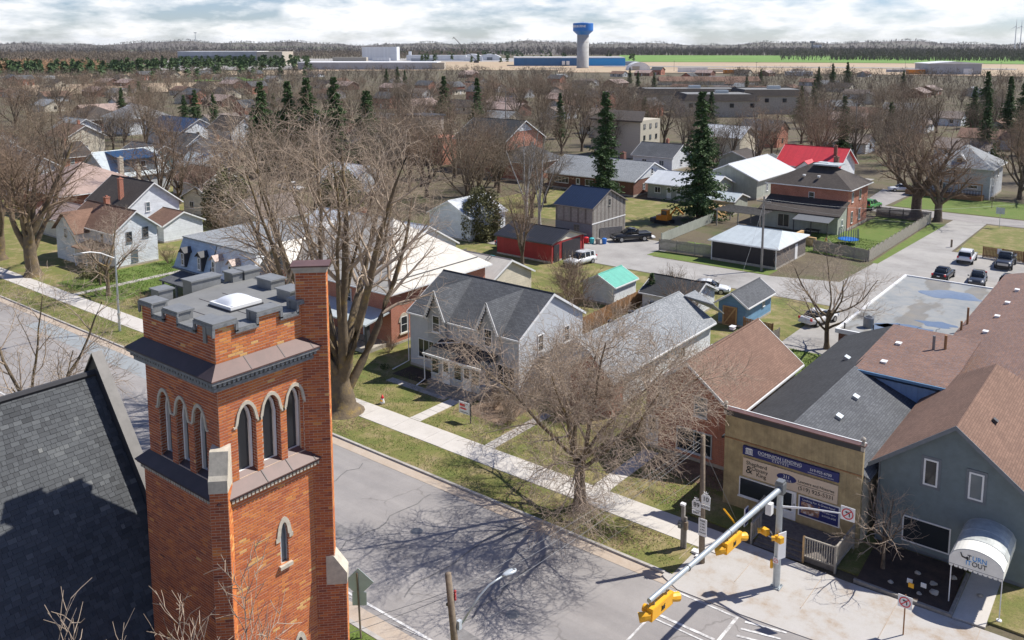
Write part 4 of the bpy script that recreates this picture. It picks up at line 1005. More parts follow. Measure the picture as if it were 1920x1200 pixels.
# bricks: the 300 that show largest are single parts, the others are one mass
ridx = sorted(range(len(bricks)), key=lambda i: (-bricks[i][4] if bricks[i][0] in ('+x', 'd') and bricks[i][4] < 20.0 and bricks[i][4] > 17.4 else 100))
single = set(ridx[:300]); tl = tower.location
mass = MB()
for i, (kind, w, c, tint, z) in enumerate(bricks):
    if i in single and kind != 'd':
        o = bpy.data.objects.new('brick', brick_mesh(kind, w, tint)); COL.objects.link(o); o.parent = tower; o.location = (c[0]-tl[0], c[1]-tl[1], c[2])
    else:
        a = w/2; h = .0285
        jt = rsb.uniform(-.003, .003)
        if kind == '-y': mass.box(c[0]-a, c[0]+a, c[1]-.006+jt*.6, c[1]+.03, z-h, z+h, tint, True)
        elif kind == '+x': mass.box(c[0]-.03, c[0]+.006+jt*.6, c[1]-a, c[1]+a, z-h, z+h, tint, True)
        elif kind == 'e': mass.obox(c, (a*.7071, -a*.7071, 0), (.008*.7071, .008*.7071, 0), (0, 0, h), tint)
        else: mass.obox(c, (a*.7071, a*.7071*(1), 0), (.008*.7071, -.008*.7071, 0), (0, 0, h), tint)
mo = mass.build('brickwork', 'brick_tower', tower); mo['kind'] = 'stuff'

# nave
RX, GZ, GY = -26.81, 17.66, 13.05
SL = 1.28
nave = thing('church_nave', 'church nave with steep grey shingle roof and dark metal gable coping beside the brick tower', 'church', (RX, 2, 0))
ex = RX+6.4; ez = GZ-SL*6.4
w = MB(); w.poly([(ex-.4, GY, 0), (2*RX-ex+.4, GY, 0), (2*RX-ex+.4, GY, ez), (RX, GY, GZ), (ex-.4, GY, ez)][::-1]); w.poly([(ex-.4, -20, 0), (ex-.4, GY, 0), (ex-.4, GY, ez+.3), (ex-.4, -20, ez+.3)])
w.poly([(2*RX-ex+.4, GY, 0), (2*RX-ex+.4, -20, 0), (2*RX-ex+.4, -20, ez+.3), (2*RX-ex+.4, GY, ez+.3)]); w.poly([(2*RX-ex+.4, -20, 0), (ex-.4, -20, 0), (ex-.4, -20, ez), (RX, -20, GZ), (2*RX-ex+.4, -20, ez)])
w.build('wall', 'brick_wall_tower', nave)
r = MB(); r.slab([(RX, -20, GZ), (RX, GY-.45, GZ), (ex, GY-.45, ez), (ex, -20, ez)][::-1], .2); r.slab([(RX, -20, GZ), (2*RX-ex, -20, ez), (2*RX-ex, GY-.45, ez), (RX, GY-.45, GZ)][::-1], .2)
nroof = r.build('roof', 'slate_under', nave)
th = math.atan(SL); dn = Vector((math.cos(th), 0, -math.sin(th))); nn = Vector((math.sin(th), 0, math.cos(th)))
SHM = {}; tabs = []; rs = np.random.RandomState(11)
nc = int(6.4/math.cos(th)/.142)
for c in range(nc):
    y = -5.0-rs.uniform(0, .3)
    while y < GY-.48:
        wd = rs.choice([.12, .15, .19, .24, .30]); y1 = min(y+wd, GY-.47)
        if y1-y > .05:
            tabs.append((c, y, y1, min(1, max(0, rs.normal(.42, .15)+.10*math.sin(y*1.1+c*.15)+(.3 if rs.rand() < .03 else 0))), rs.uniform(0, .010)))
        y = y1
order = sorted(range(len(tabs)), key=lambda i: abs(tabs[i][0]-24)+abs(tabs[i][1]-10.5)*2.2)
one = set(order[:300]); mass = MB()
for i, (c, y0, y1, tint, lift) in enumerate(tabs):
    top = Vector((RX, 0, GZ))+dn*(c*.142)+nn*(.004+lift*.3); lo = Vector((RX, 0, GZ))+dn*(c*.142+.152)+nn*(.016+lift)
    a = [(top.x, y0+.004, top.z), (top.x, y1-.004, top.z), (lo.x, y1-.004, lo.z), (lo.x, y0+.004, lo.z)]
    lo2 = lo-nn*.014; vs = a+[(lo2.x, y1-.004, lo2.z), (lo2.x, y0+.004, lo2.z)]; fs = [(3, 2, 1, 0), (5, 4, 2, 3), (0, 5, 3), (1, 2, 4)]
    if i in one:
        mb = MB(); mb.add(vs, fs, tint); mb.build('shingle', 'slate_tab', nroof)
    else: mass.add(vs, fs, tint)
so = mass.build('shingles', 'slate_tab', nroof); so['kind'] = 'stuff'
rc = MB(); rc.tube([(RX, -20, GZ+.03), (RX, GY-.45, GZ+.03)], .11, 6); rc.build('ridge_cap', 'slate_under', nroof)
# raised gable coping: dark inner face, grey metal top
for sg in (1, -1):
    e = RX+sg*6.6; zz = GZ-SL*6.6
    mb = MB(); mb.prism([(RX, GY-.45, GZ-.3), (RX, GY-.45, GZ+.62), (e, GY-.45, zz+.62), (e, GY-.45, zz-.3)], (0, .24, 0)); mb.build('gable_parapet', 'trim_dark', nave)
    mb = MB(); mb.prism([(RX, GY-.52, GZ+.625), (RX, GY-.52, GZ+.70), (e, GY-.52, zz+.70), (e, GY-.52, zz+.625)], (0, .34, 0)); mb.build('coping', 'coping_dark', nave)
# ------------------------------------------------------------------ the row along Main Street
def bargeboard(parent, xa, ya, za, half, drop, name='bargeboard'):
    """scalloped gable trim on a dormer facing the street"""
    for sg in (-1, 1):
        mb = MB(); n = 11; L = math.hypot(half, drop)
        p0 = Vector((xa, ya, za)); p1 = Vector((xa+sg*half, ya, za-drop)); dv = (p1-p0)/L; up = Vector((-dv.z*sg, 0, dv.x*sg))
        mb.prism([tuple(p0+up*.05), tuple(p1+up*.05), tuple(p1-up*.10), tuple(p0-up*.10)], (0, -.05, 0))
        for i in range(n):
            a = p0+dv*L*(i+.15)/n; b = p0+dv*L*(i+.85)/n; c = p0+dv*L*(i+.5)/n-up*.26
            mb.prism([tuple(a-up*.10), tuple(b-up*.10), tuple(b-up*.18), tuple(c), tuple(a-up*.18)], (0, -.035, 0))
        mb.build(name, 'trim_white', parent)
def lap_rows(parent, face, plane, poly, pitch, mat, name='siding', proud=.03):
    """real lapped boards clipped to an outline given by lo(z), hi(z)"""
    z0, z1, lo, hi = poly; mb = MB(); n = int((z1-z0)/pitch)
    for i in range(n):
        za, zb = z0+i*pitch, z0+(i+1)*pitch; a0, b0, a1, b1 = lo(za), hi(za), lo(zb), hi(zb)
        if b1-a1 < .05: continue
        q = [fpt(face, plane, a0, proud, za), fpt(face, plane, b0, proud, za), fpt(face, plane, b1, .004, zb), fpt(face, plane, a1, .004, zb)]
        e = [fpt(face, plane, a0, 0, za), fpt(face, plane, b0, 0, za)]
        mb.poly(q); mb.poly([e[0], e[1], q[1], q[0]])
    return mb.build(name, mat, parent)

gh = house('grey_house', 'grey sided two-storey house with twin gingerbread gables and enclosed porch', -52.5, -40.5, 52.3, 61.4, 5.0, 7.6, 'x', 'siding_grey', 'shingle_grey', 0, .2,
    wins=[('-y', -50.55, 1.95, 1.9, 1.7, (3, 0)), ('-y', -42.0, 1.65, 2.4, 1.75, (4, 0)), ('+x', 55.2, 3.9, .8, 1.4, (1, 1)), ('+x', 58.9, 3.7, .8, 1.4, (1, 1)), ('+x', 55.4, 1.5, .9, 1.5, (1, 1))])
lap_rows(gh, '+x', -40.5, (.35, 7.5, lambda z: 52.3 if z < 5 else 52.3+(z-5)*4.6/2.6, lambda z: 61.4 if z < 5 else 61.4-(z-5)*4.5/2.6), .16, 'siding_grey_lap')
lap_rows(gh, '-y', 52.3, (.35, 5.0, lambda z: -52.5, lambda z: -40.5), .16, 'siding_grey_lap')
for xc, hw in ((-49.05, 1.12), (-43.3, 1.15)):
    w = MB(); ya = 51.96; za = 7.55
    w.prism([(xc-hw+.12, ya, 3.2), (xc+hw-.12, ya, 3.2), (xc+hw-.12, ya, 5.05), (xc, ya, za-.12), (xc-hw+.12, ya, 5.05)], (0, .4, 0)); w.build('gable_wall', 'siding_grey', gh)
    r = MB()
    for sg in (-1, 1):
        e = (xc+sg*(hw+.08)); pts = [(xc, ya-.32, za+.06), (e, ya-.32, 5.02), (e, 52.7+.3, 5.02+.0), (xc, 56.6, za+.06)]
        r.slab(pts if sg < 0 else pts[::-1], .10)
    dr = r.build('gable_roof', 'shingle_grey', gh)
    bargeboard(dr, xc, ya-.30, za+.02, hw+.08, za-5.02)
    window(gh, '-y', ya, xc, 4.60, .85, 1.45, (1, 1))
# porch
pr = MB(); pr.box(-48.2, -42.5, 49.9, 52.28, 0, .55); pr.build('porch_base', 'wood_grey', gh)
pr = MB(); pr.box(-48.0, -42.7, 50.15, 52.29, .55, 2.75); pr.build('porch_wall', 'siding_grey', gh)
r = MB(); r.slab([(-48.5, 49.75, 2.85), (-42.3, 49.75, 2.85), (-42.3, 52.25, 3.45), (-48.5, 52.25, 3.45)], .12); po = r.build('porch_roof', 'shingle_dark', gh)
f = MB(); f.box(-48.55, -42.25, 49.66, 49.745, 2.70, 2.86); f.build('fascia', 'trim_white', po)
for x in (-47.45, -45.0, -43.1): window(gh, '-y', 50.15, x, 1.85, .85, 1.35, (1, 1), 'bulb_grey')
for x in (-46.3, -44.05): door(gh, '-y', 50.15, x, .56, .85, 2.0)
window(gh, '+x', -42.7, 51.2, 1.85, 1.2, 1.35, (2, 0), 'bulb_grey')
for i in range(3):
    st = MB(); st.box(-47.6, -42.8, 49.9-.38*(i+1), 49.895-.38*i, 0, .50-.14*(i+1)+.1); st.build('step', 'wood_grey', gh)
for pts in ([(-52.6, 52.15, 4.9), (-52.6, 52.15, .5), (-52.75, 50.3, .2)], [(-46.55, 52.15, 4.85), (-46.55, 52.12, 3.45), (-48.3, 51.2, 3.28)], [(-48.35, 49.7, 2.7), (-48.35, 49.75, .6), (-48.6, 49.0, .2)], [(-40.35, 52.15, 4.9), (-40.35, 52.15, .3)]):
    mb = MB(); mb.tube(pts, .055, 6); mb.build('downspout', 'trim_white', gh)

rb = house('red_brick_house', 'large red brick house with cream metal hip roof behind the twin-stemmed street tree', -75.5, -57.1, 54.4, 68.0, 5.6, 10.3, 'x', 'brick_red', 'metal_cream', 6.5, .5,
    wins=[('+x', 56.0, 1.9, .9, 1.6, (1, 1)), ('+x', 62.5, 4.2, 1.0, 1.7, (1, 1)), ('-y', -63, 3.9, 1.0, 1.7, (1, 1)), ('-y', -72, 3.9, 1.0, 1.7, (1, 1))], chim=[(-70, 63, 10.2, .8, 'brick_red')])
for y in (56.0,):
    mb = MB(); lancet_ring(mb, '+x', -57.1, y, .95, 1.1, 2.2, 2.75, .22, -.02, .07, False); mb.build('stone_arch', 'stone_pale', rb)
    mb = MB(); fbox(mb, '+x', -57.1, y-.62, y+.62, -.02, .16, .98, 1.10); mb.build('sill', 'stone_pale', rb)
for z, o in ((.75, 1.0), (1.7, 2.3)):
    mb = MB(); mb.tube([(-57.1+.5-o, 54.6+o*.2, 5.6+z*.72), (-57.1+.5-o, 67.6-o*.2, 5.6+z*.72)], .05, 5); mb.build('snow_guard', 'trim_dark', rb)
g_ = MB(); g_.prism([(-75.6, 54.0, 5.3), (-71.0, 54.0, 5.3), (-73.3, 54.0, 7.6)], (0, 4, 0)); g_.build('gable_dormer', 'trim_grey', rb)
r = MB(); r.slab([(-75.9, 53.6, 5.2), (-73.3, 53.6, 7.8), (-73.3, 59, 7.8), (-75.9, 57, 5.2)][::-1], .1); r.slab([(-70.7, 53.6, 5.2), (-70.7, 57, 5.2), (-73.3, 59, 7.8), (-73.3, 53.6, 7.8)][::-1], .1); r.build('gable_roof', 'metal_cream', rb)
window(rb, '-y', 54.0, -73.3, 6.1, .6, .9, (1, 0), 'trim_dark')
pr = MB(); pr.box(-66.5, -57.4, 51.6, 54.38, 0, .5); pr.build('porch_base', 'stone_block', rb)
pr = MB(); pr.slab([(-66.9, 51.3, 2.95), (-57.2, 51.3, 2.95), (-57.2, 54.35, 3.5), (-66.9, 54.35, 3.5)], .14); pr.build('porch_roof', 'metal_palegrey', rb)
for x in (-66.3, -63.3, -60.3, -57.7):
    mb = MB(); mb.box(x-.17, x+.17, 51.75, 52.09, .5, 2.9); mb.build('porch_post', 'trim_dark', rb)
pr = MB(); pr.box(-66.2, -57.8, 51.82, 51.88, 1.1, 1.18); pr.build('porch_rail', 'trim_dark', rb)
door(rb, '-y', 54.4, -60.5, .5)
ext = house('back_extension', 'low cream metal-roofed rear extension of the red brick house with a roof ladder', -66.5, -57.8, 69.2, 77, 2.7, 4.6, 'x', 'siding_cream', 'metal_cream', 0, .3, cat='extension')
ld = MB()
for dx in (0, .4): ld.tube([(-60.6+dx, 69.0, 2.75), (-60.6+dx, 73.0, 4.78)], .03, 5)
for i in range(9): q = i/9; ld.tube([(-60.6, 69.1+q*3.9, 2.82+q*1.96), (-60.2, 69.1+q*3.9, 2.82+q*1.96)], .02, 4)
ld.build('roof_ladder', 'trim_dark', ext)

# mansard house behind the tower
mh = thing('mansard_house', 'blue and white mansard house with black hooded dormers behind the brick tower', 'house', (-83, 58, 0))
w = MB(); w.box(-89.6, -76.5, 52.8, 66, 0, 3.2); w.build('wall', 'siding_white', mh)
mz0, mz1 = 3.0, 6.3
m_ = MB(); m_.poly([(-90.2, 52.1, mz0), (-83.2, 52.1, mz0), (-83.2, 53.3, mz1), (-89.8, 53.3, mz1)]); m_.poly([(-90.2, 66.5, mz0), (-90.2, 52.1, mz0), (-89.8, 53.3, mz1), (-89.8, 65.6, mz1)]); m_.build('mansard_slope', 'siding_paleblue', mh)
m_ = MB(); m_.poly([(-83.2, 52.3, mz0), (-75.6, 52.3, mz0), (-76.2, 53.4, mz1), (-83.2, 53.4, mz1)]); m_.poly([(-75.6, 52.3, mz0), (-75.6, 66.5, mz0), (-76.2, 65.6, mz1), (-76.2, 53.4, mz1)]); m_.poly([(-75.6, 66.5, mz0), (-90.2, 66.5, mz0), (-89.8, 65.6, mz1), (-76.2, 65.6, mz1)]); m_.build('mansard_slope', 'siding_white', mh)
m_ = MB(); m_.slab([(-89.9, 53.2, mz1+.08), (-76.1, 53.2, mz1+.08), (-76.1, 65.7, mz1+.25), (-89.9, 65.7, mz1+.25)], .16); m_.build('flat_roof', 'shingle_grey_light', mh)
m_ = MB(); m_.box(-90.3, -75.5, 51.9, 52.28, 2.86, 3.02); m_.build('fascia', 'trim_grey', mh)
m_ = MB(); m_.slab([(-88.5, 49.3, 2.35), (-80.2, 49.3, 2.35), (-80.2, 52.1, 2.85), (-88.5, 52.1, 2.85)], .14); m_.build('porch_roof', 'shingle_grey', mh)
for x in (-88.2, -85.5, -83, -80.5):
    q = MB(); q.box(x-.1, x+.1, 49.5, 49.7, 0, 2.25); q.build('porch_post', 'trim_grey', mh)
for xc, mt in ((-88.0, 'trim_dark'), (-84.7, 'trim_dark'), (-82.0, 'trim_white'), (-78.9, 'trim_white')):
    d_ = MB(); d_.prism([(xc-.42, 52.0, 3.35), (xc+.42, 52.0, 3.35), (xc+.42, 52.0, 5.0), (xc, 52.0, 5.45), (xc-.42, 52.0, 5.0)], (0, 1.1, 0)); dd = d_.build('dormer', mt, mh)
    r = MB(); r.slab([(xc-.62, 51.8, 4.98), (xc, 51.8, 5.55), (xc, 53.2, 5.55), (xc-.62, 53.2, 4.98)][::-1], .08); r.slab([(xc, 51.8, 5.55), (xc+.62, 51.8, 4.98), (xc+.62, 53.2, 4.98), (xc, 53.2, 5.55)][::-1], .08); r.build('hood', 'trim_dark' if mt == 'trim_dark' else 'metal_tan', dd)
    window(mh, '-y', 52.0, xc, 4.2, .5, 1.35, (1, 1))

wb = house('white_metal_roof_house', 'white metal-roofed house behind the mansard house', -92, -72, 70, 80, 3.4, 6.2, 'x', 'siding_white', 'metal_white', 0, .3, wins=[('-y', -85, 1.8, 1.2, 1.2, (2, 0))])
g_ = MB(); g_.prism([(-90, 67.2, 3.2), (-84.5, 67.2, 3.2), (-87.2, 67.2, 5.2)], (0, 5, 0)); g_.build('front_gable', 'siding_sage', wb)
r = MB(); r.slab([(-90.4, 66.8, 3.1), (-87.2, 66.8, 5.4), (-87.2, 74, 5.4), (-90.4, 71, 3.1)][::-1], .1); r.slab([(-84.1, 66.8, 3.1), (-84.1, 71, 3.1), (-87.2, 74, 5.4), (-87.2, 66.8, 5.4)][::-1], .1); r.build('gable_roof', 'metal_white', wb)
window(wb, '-y', 67.2, -87.2, 4.0, 1.0, .8, (2, 0))

wh = house('white_clapboard_house', 'white clapboard house with brown shingle roof left of the brick tower', -117, -105, 52.9, 58.6, 4.9, 7.1, 'x', 'siding_white', 'shingle_brown', 0, .4,
    wins=[('+x', 54.8, 3.9, .8, 1.4, (1, 1), 'trim_grey'), ('+x', 57.0, 4.2, .8, 1.4, (1, 1), 'trim_grey'), ('+x', 55.4, 1.4, .85, 1.5, (1, 1), 'trim_grey'), ('-y', -108, 3.6, .9, 1.4, (1, 1)), ('-y', -112, 3.6, .9, 1.4, (1, 1)), ('-y', -114, 1.4, 1.4, 1.4, (2, 0))], chim=[(-112.5, 56, 8.0, .6, 'brick_red')])
lap_rows(wh, '+x', -105, (.35, 7.0, lambda z: 52.9 if z < 4.9 else 52.9+(z-4.9)*2.85/2.2, lambda z: 58.6 if z < 4.9 else 58.6-(z-4.9)*2.85/2.2), .2, 'siding_white')
g_ = MB(); g_.prism([(-117, 51.2, 0), (-111.5, 51.2, 0), (-111.5, 51.2, 4.2), (-114.2, 51.2, 6.4), (-117, 51.2, 4.2)], (0, 1.7, 0)); g_.build('front_bay', 'siding_white', wh)
r = MB(); r.slab([(-117.4, 50.8, 4.1), (-114.2, 50.8, 6.6), (-114.2, 56, 6.6), (-117.4, 53, 4.1)][::-1], .1); r.slab([(-111.1, 50.8, 4.1), (-111.1, 53, 4.1), (-114.2, 56, 6.6), (-114.2, 50.8, 6.6)][::-1], .1); r.build('bay_roof', 'shingle_brown', wh)
window(wh, '-y', 51.2, -114.2, 3.8, .9, 1.3, (1, 1))
pr = MB(); pr.slab([(-111.3, 50.4, 2.6), (-105.2, 50.4, 2.6), (-105.2, 52.85, 3.1), (-111.3, 52.85, 3.1)], .12); pr.build('porch_roof', 'shingle_brown', wh)
for x in (-110.8, -108, -105.6):
    q = MB(); q.box(x-.08, x+.08, 50.6, 50.76, 0, 2.5); q.build('porch_post', 'trim_white', wh)
house('white_gable_house', 'white gabled house with brown roof and brick chimney behind the clapboard house', -131, -119.5, 62.4, 70.5, 4.9, 8.0, 'x', 'siding_white', 'shingle_darkbrown', 0, .4, wins=[('+x', 65.5, 4.6, .7, 1.4, (1, 1)), ('+x', 68, 2.2, .8, 1.4, (1, 1))], chim=[(-123, 63.4, 8.6, .6, 'brick_red')])
house('tan_roof_wing', 'low wing with faded tan metal roof beside the white gabled house', -136, -124, 56.5, 62.0, 3.0, 4.8, 'x', 'siding_cream', 'metal_tan', 0, .3, cat='house wing')
house('small_white_annex', 'small white annex with brown roof next to the white gabled house', -118.6, -113.6, 64.4, 70.6, 2.7, 4.2, 'x', 'siding_white', 'shingle_brown', 0, .3, wins=[('-y', -116, 1.5, 1.5, .9, (1, 0), 'trim_dark')], cat='annex')
house('brick_hip_house', 'wide brick house with pale tan hip roof left of the town centre', -157, -139.5, 62.5, 77, 4.6, 8.2, 'y', 'brick_red', 'metal_tan', 7, .6, wins=[('+x', 66, 2, 1, 1.5, (1, 1)), ('+x', 72, 2, 1, 1.5, (1, 1))], chim=[(-145, 75, 8.8, .7, 'stone_pale'), (-141, 76, 7.8, .6, 'stone_pale')])
bd = house('blue_dormer_house', 'grey metal-roofed house with navy shed dormer and pale chimney', -168, -155.5, 78.5, 90, 4.0, 8.0, 'y', 'siding_grey', 'metal_palegrey', 0, .4)
q = MB(); q.box(-161.5, -156, 81, 88, 4.6, 6.9); q.build('dormer', 'trim_grey', bd)
q = MB(); q.slab([(-162, 80.6, 8.1), (-155.4, 80.6, 7.0), (-155.4, 88.4, 7.0), (-162, 88.4, 8.1)], .15); q.build('dormer_roof', 'metal_blue', bd)
window(bd, '+x', -156, 84.5, 5.8, 2.2, 1.2, (2, 0))
house('teal_gable_house', 'teal gabled house with grey roof behind the navy dormer', -190, -177, 97, 106, 3.6, 6.2, 'x', 'siding_teal', 'shingle_grey', 0, .4, wins=[('+x', 101.5, 4.6, 1.0, 1.0, (1, 0)), ('+x', 99.5, 1.8, 1.2, 1.2, (2, 0))])
house('old_roof_house', 'house with weathered brown roof half hidden by the cedar', -112, -104, 74, 82, 3.2, 5.6, 'y', 'siding_cream', 'shingle_old', 0, .4)
house('white_roof_garage', 'white-roofed garage seen through the big street tree', -88, -80, 92, 100, 3.6, 5.6, 'y', 'siding_white', 'metal_white', 0, .3, cat='garage')

# brick cottage with long pale roof
bc = house('long_grey_roof_house', 'long white-sided house with pale grey shingle roof behind the street maple', -40.1, -33.2, 55.2, 71.6, 3.0, 5.0, 'y', 'siding_white', 'shingle_grey_light', 0, .35, wins=[('+x', 60, 1.6, 1.0, 1.1, (2, 0)), ('+x', 66, 1.6, 1.0, 1.1, (2, 0))])
vents(bc, [(-37.5, 61.2, 4.75), (-37.5, 64.6, 4.75), (-37.5, 68.2, 4.75)], 'black_plastic')
q = MB(); q.prism([(-36.4, 53.6, 0), (-32.6, 53.6, 0), (-32.6, 53.6, 3.1), (-34.4, 53.6, 4.75), (-36.4, 53.6, 3.1)], (0, 1.58, 0)); q.build('brick_front', 'brick_red', bc)
r = MB(); r.slab([(-36.7, 53.3, 3.0), (-34.4, 53.3, 4.95), (-34.4, 57.5, 4.95), (-36.7, 57.5, 3.0)][::-1], .1); r.slab([(-34.4, 53.3, 4.95), (-32.3, 53.3, 3.0), (-32.3, 57.5, 3.0), (-34.4, 57.5, 4.95)][::-1], .1); r.build('front_roof', 'shingle_grey_light', bc)
window(bc, '-y', 53.6, -34.4, 3.2, .7, .8, (1, 0)); window(bc, '-y', 53.6, -34.6, 1.4, 1.3, 1.3, (2, 0))
q = MB(); q.slab([(-33.0, 71.7, 4.6), (-36, 71.7, 4.9), (-36, 74, 4.9), (-33, 74, 3.2)], .1); q.build('rear_roof', 'shingle_grey_light', bc)

# brown-roofed brick house
bh = house('brown_roof_brick_house', 'red brick house with brown shingle roof left of the olive law office', -28.4, -22.0, 51.3, 62.4, 4.5, 6.95, 'y', 'brick_red', 'shingle_brown', 0, .45,
    wins=[('-y', -27.1, 4.1, .85, 1.3, (1, 1)), ('-y', -24.3, 4.05, .95, 1.4, (1, 1)), ('-y', -24.7, 1.5, 2.6, 1.6, (2, 1), 'bulb_grey')], doors=[('-y', -27.9, .35, .95, 2.2)])
vents(bh, [(-26.2, 60.4, 6.75)])
q = MB(); q.box(-21.99, -21.95, 55.2, 62.38, .3, 4.4); q.build('side_cladding', 'siding_cream', bh)
chm = MB(); chm.box(-20.95, -20.35, 67.0, 67.6, 0, 4.1); chm.box(-21.02, -20.28, 66.93, 67.67, 4.1, 4.2); c_ = chm.build('block_chimney', 'stone_block'); tag(c_, 'free-standing pale block chimney behind the brown-roofed brick house', 'chimney')
# ------------------------------------------------------------------ olive law office
lo = thing('law_office', 'olive board-fronted law office with navy and beige fascia signs and a timber deck', 'shop', (-16.8, 52, 0))
FY = 47.5
w = MB(); w.box(-20.85, -12.75, FY, FY+.3, 0, 6.12); w.build('front_wall', 'wall_olive', lo)
w = MB(); w.poly([(-20.8, FY+.3, 0), (-20.8, 71, 0), (-20.8, 71, 4.25), (-20.8, FY+.3, 4.25)]); w.poly([(-12.8, 71, 0), (-12.8, FY+.3, 0), (-12.8, FY+.3, 4.25), (-12.8, 71, 4.25)]); w.build('side_wall', 'siding_cream', lo)
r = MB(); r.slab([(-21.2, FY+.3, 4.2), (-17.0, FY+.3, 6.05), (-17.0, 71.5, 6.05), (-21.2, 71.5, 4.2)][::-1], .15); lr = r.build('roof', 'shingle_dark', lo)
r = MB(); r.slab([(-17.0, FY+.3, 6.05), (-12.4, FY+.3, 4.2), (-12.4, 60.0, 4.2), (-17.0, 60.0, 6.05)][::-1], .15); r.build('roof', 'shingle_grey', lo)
for x, y, z in ((-15.6, 55.6, 5.5), (-15.5, 52.0, 5.46), (-18.3, 62.5, 5.5)):
    v = MB(); v.obox((x, y, z+.06), (.17, 0, -.07), (0, .26, 0), (.05, 0, .12)); v.build('roof_vent', 'metal_galv', lr)
q = MB(); q.box(-20.95, -12.65, FY-.10, FY+.34, 6.12, 6.19); q.build('parapet_cap', 'flash_brown', lo)
q = MB(); q.box(-20.90, -12.70, FY-.07, FY-.003, 5.82, 6.118); q.build('cornice', 'trim_dark', lo)
q = MB(); q.box(-20.90, -12.70, FY+.342, FY+.42, 6.05, 6.22); q.build('flashing', 'trim_white', lo)
q = MB(); q.box(-20.87, -12.73, FY-.035, FY-.003, 4.36, 4.44); q.build('batten', 'wood_brown', lo)
for x in (-20.85, -12.78):
    q = MB(); q.box(x-.09, x+.09, FY-.09, FY+.09, 5.86, 6.3); q.lathe((x, FY, 6.3), [(.05, 0), (.12, .05), (.06, .12), (.14, .2), (.13, .3), (.04, .38)], 10); q.build('finial', 'stone_block', lo)
def plate(parent, name, mat, x0, x1, z0, z1, y, th=.06):
    q = MB(); q.box(x0, x1, y-th, y-.003, z0, z1); return q.build(name, mat, parent)
sg = plate(lo, 'fascia_sign', 'sign_navy', -19.62, -13.95, 3.68, 4.22, FY, .16)
ftext(sg, 'DOMINION LENDING', '-y', FY-.16, -17.35, 4.05, .27, 'sign_white', sx=1.0); ftext(sg, 'C E N T R E S', '-y', FY-.16, -17.3, 3.80, .17, 'sign_white')
ftext(sg, '519-925-6700', '-y', FY-.16, -14.95, 3.97, .22, 'sign_white'); ftext(sg, 'INDEPENDENTLY OWNED AND OPERATED', '-y', FY-.16, -14.95, 3.79, .075, 'sign_white')
q = MB()
for i in range(5): q.box(-19.42+i*.09, -19.37+i*.09, FY-.172, FY-.158, 3.83, 4.05)
q.box(-19.46, -18.97, FY-.172, FY-.158, 3.77, 3.81); q.prism([(-19.46, FY-.172, 4.07), (-18.97, FY-.172, 4.07), (-19.05, FY-.172, 4.15), (-19.38, FY-.172, 4.15)], (0, .014, 0)); q.box(-18.6, -16.1, FY-.172, FY-.158, 3.905, 3.92); q.build('column_emblem', 'sign_white', sg)
sg = plate(lo, 'fascia_sign', 'sign_beige', -19.6, -13.98, 2.32, 3.45, FY, .08)
for s_, x, z in (('Shepherd', -18.75, 3.18), ('Osyany', -18.55, 2.90), ('King', -18.45, 2.60)): ftext(sg, s_, '-y', FY-.08, x, z, .34, 'sign_black')
ftext(sg, '&', '-y', FY-.08, -19.2, 2.75, .68, 'sign_black')
q = MB(); n = 28; pts = [(-16.92+.58*math.cos(2*math.pi*i/n), FY-.10, 2.98+.24*math.sin(2*math.pi*i/n)) for i in range(n)]; q.prism(pts, (0, .02, 0)); q.build('oval', 'sign_navy', sg)
ftext(sg, '211', '-y', FY-.10, -16.92, 3.05, .27, 'sign_white'); ftext(sg, 'Main St. E.', '-y', FY-.10, -16.92, 2.85, .15, 'sign_white')
ftext(sg, 'Lawyers and Notaries', '-y', FY-.08, -15.2, 3.02, .235, 'sign_black'); ftext(sg, '(519) 925-5331', '-y', FY-.08, -15.2, 2.62, .33, 'sign_black')
q = MB(); q.box(-16.3, -14.15, FY-.09, FY-.078, 2.83, 2.85); q.build('rule', 'sign_black', sg)
window(lo, '-y', FY, -18.15, 1.58, 3.3, 1.2, (1, 0), 'trim_white', 'glass', fw=.06)
door(lo, '-y', FY, -16.75, .5, .88, 1.75); 
ps = plate(lo, 'poster_frame', 'trim_white', -16.18, -13.8, .95, 2.2, FY, .05)
q = MB(); q.box(-16.1, -13.88, FY-.062, FY-.051, 1.02, 2.13); pp = q.build('poster', 'sign_navy', ps)
q = MB(); q.box(-16.0, -14.95, FY-.068, FY-.0625, 1.15, 1.85); q.build('poster_picture', 'poster_photo', ps)
ftext(ps, 'Looking For A Great Rate?', '-y', FY-.062, -15.0, 1.98, .17, 'sign_white'); ftext(ps, '519-925-6700', '-y', FY-.062, -14.4, 1.38, .14, 'sign_white'); ftext(ps, 'Mortgage Agents', '-y', FY-.062, -14.4, 1.62, .11, 'sign_white')
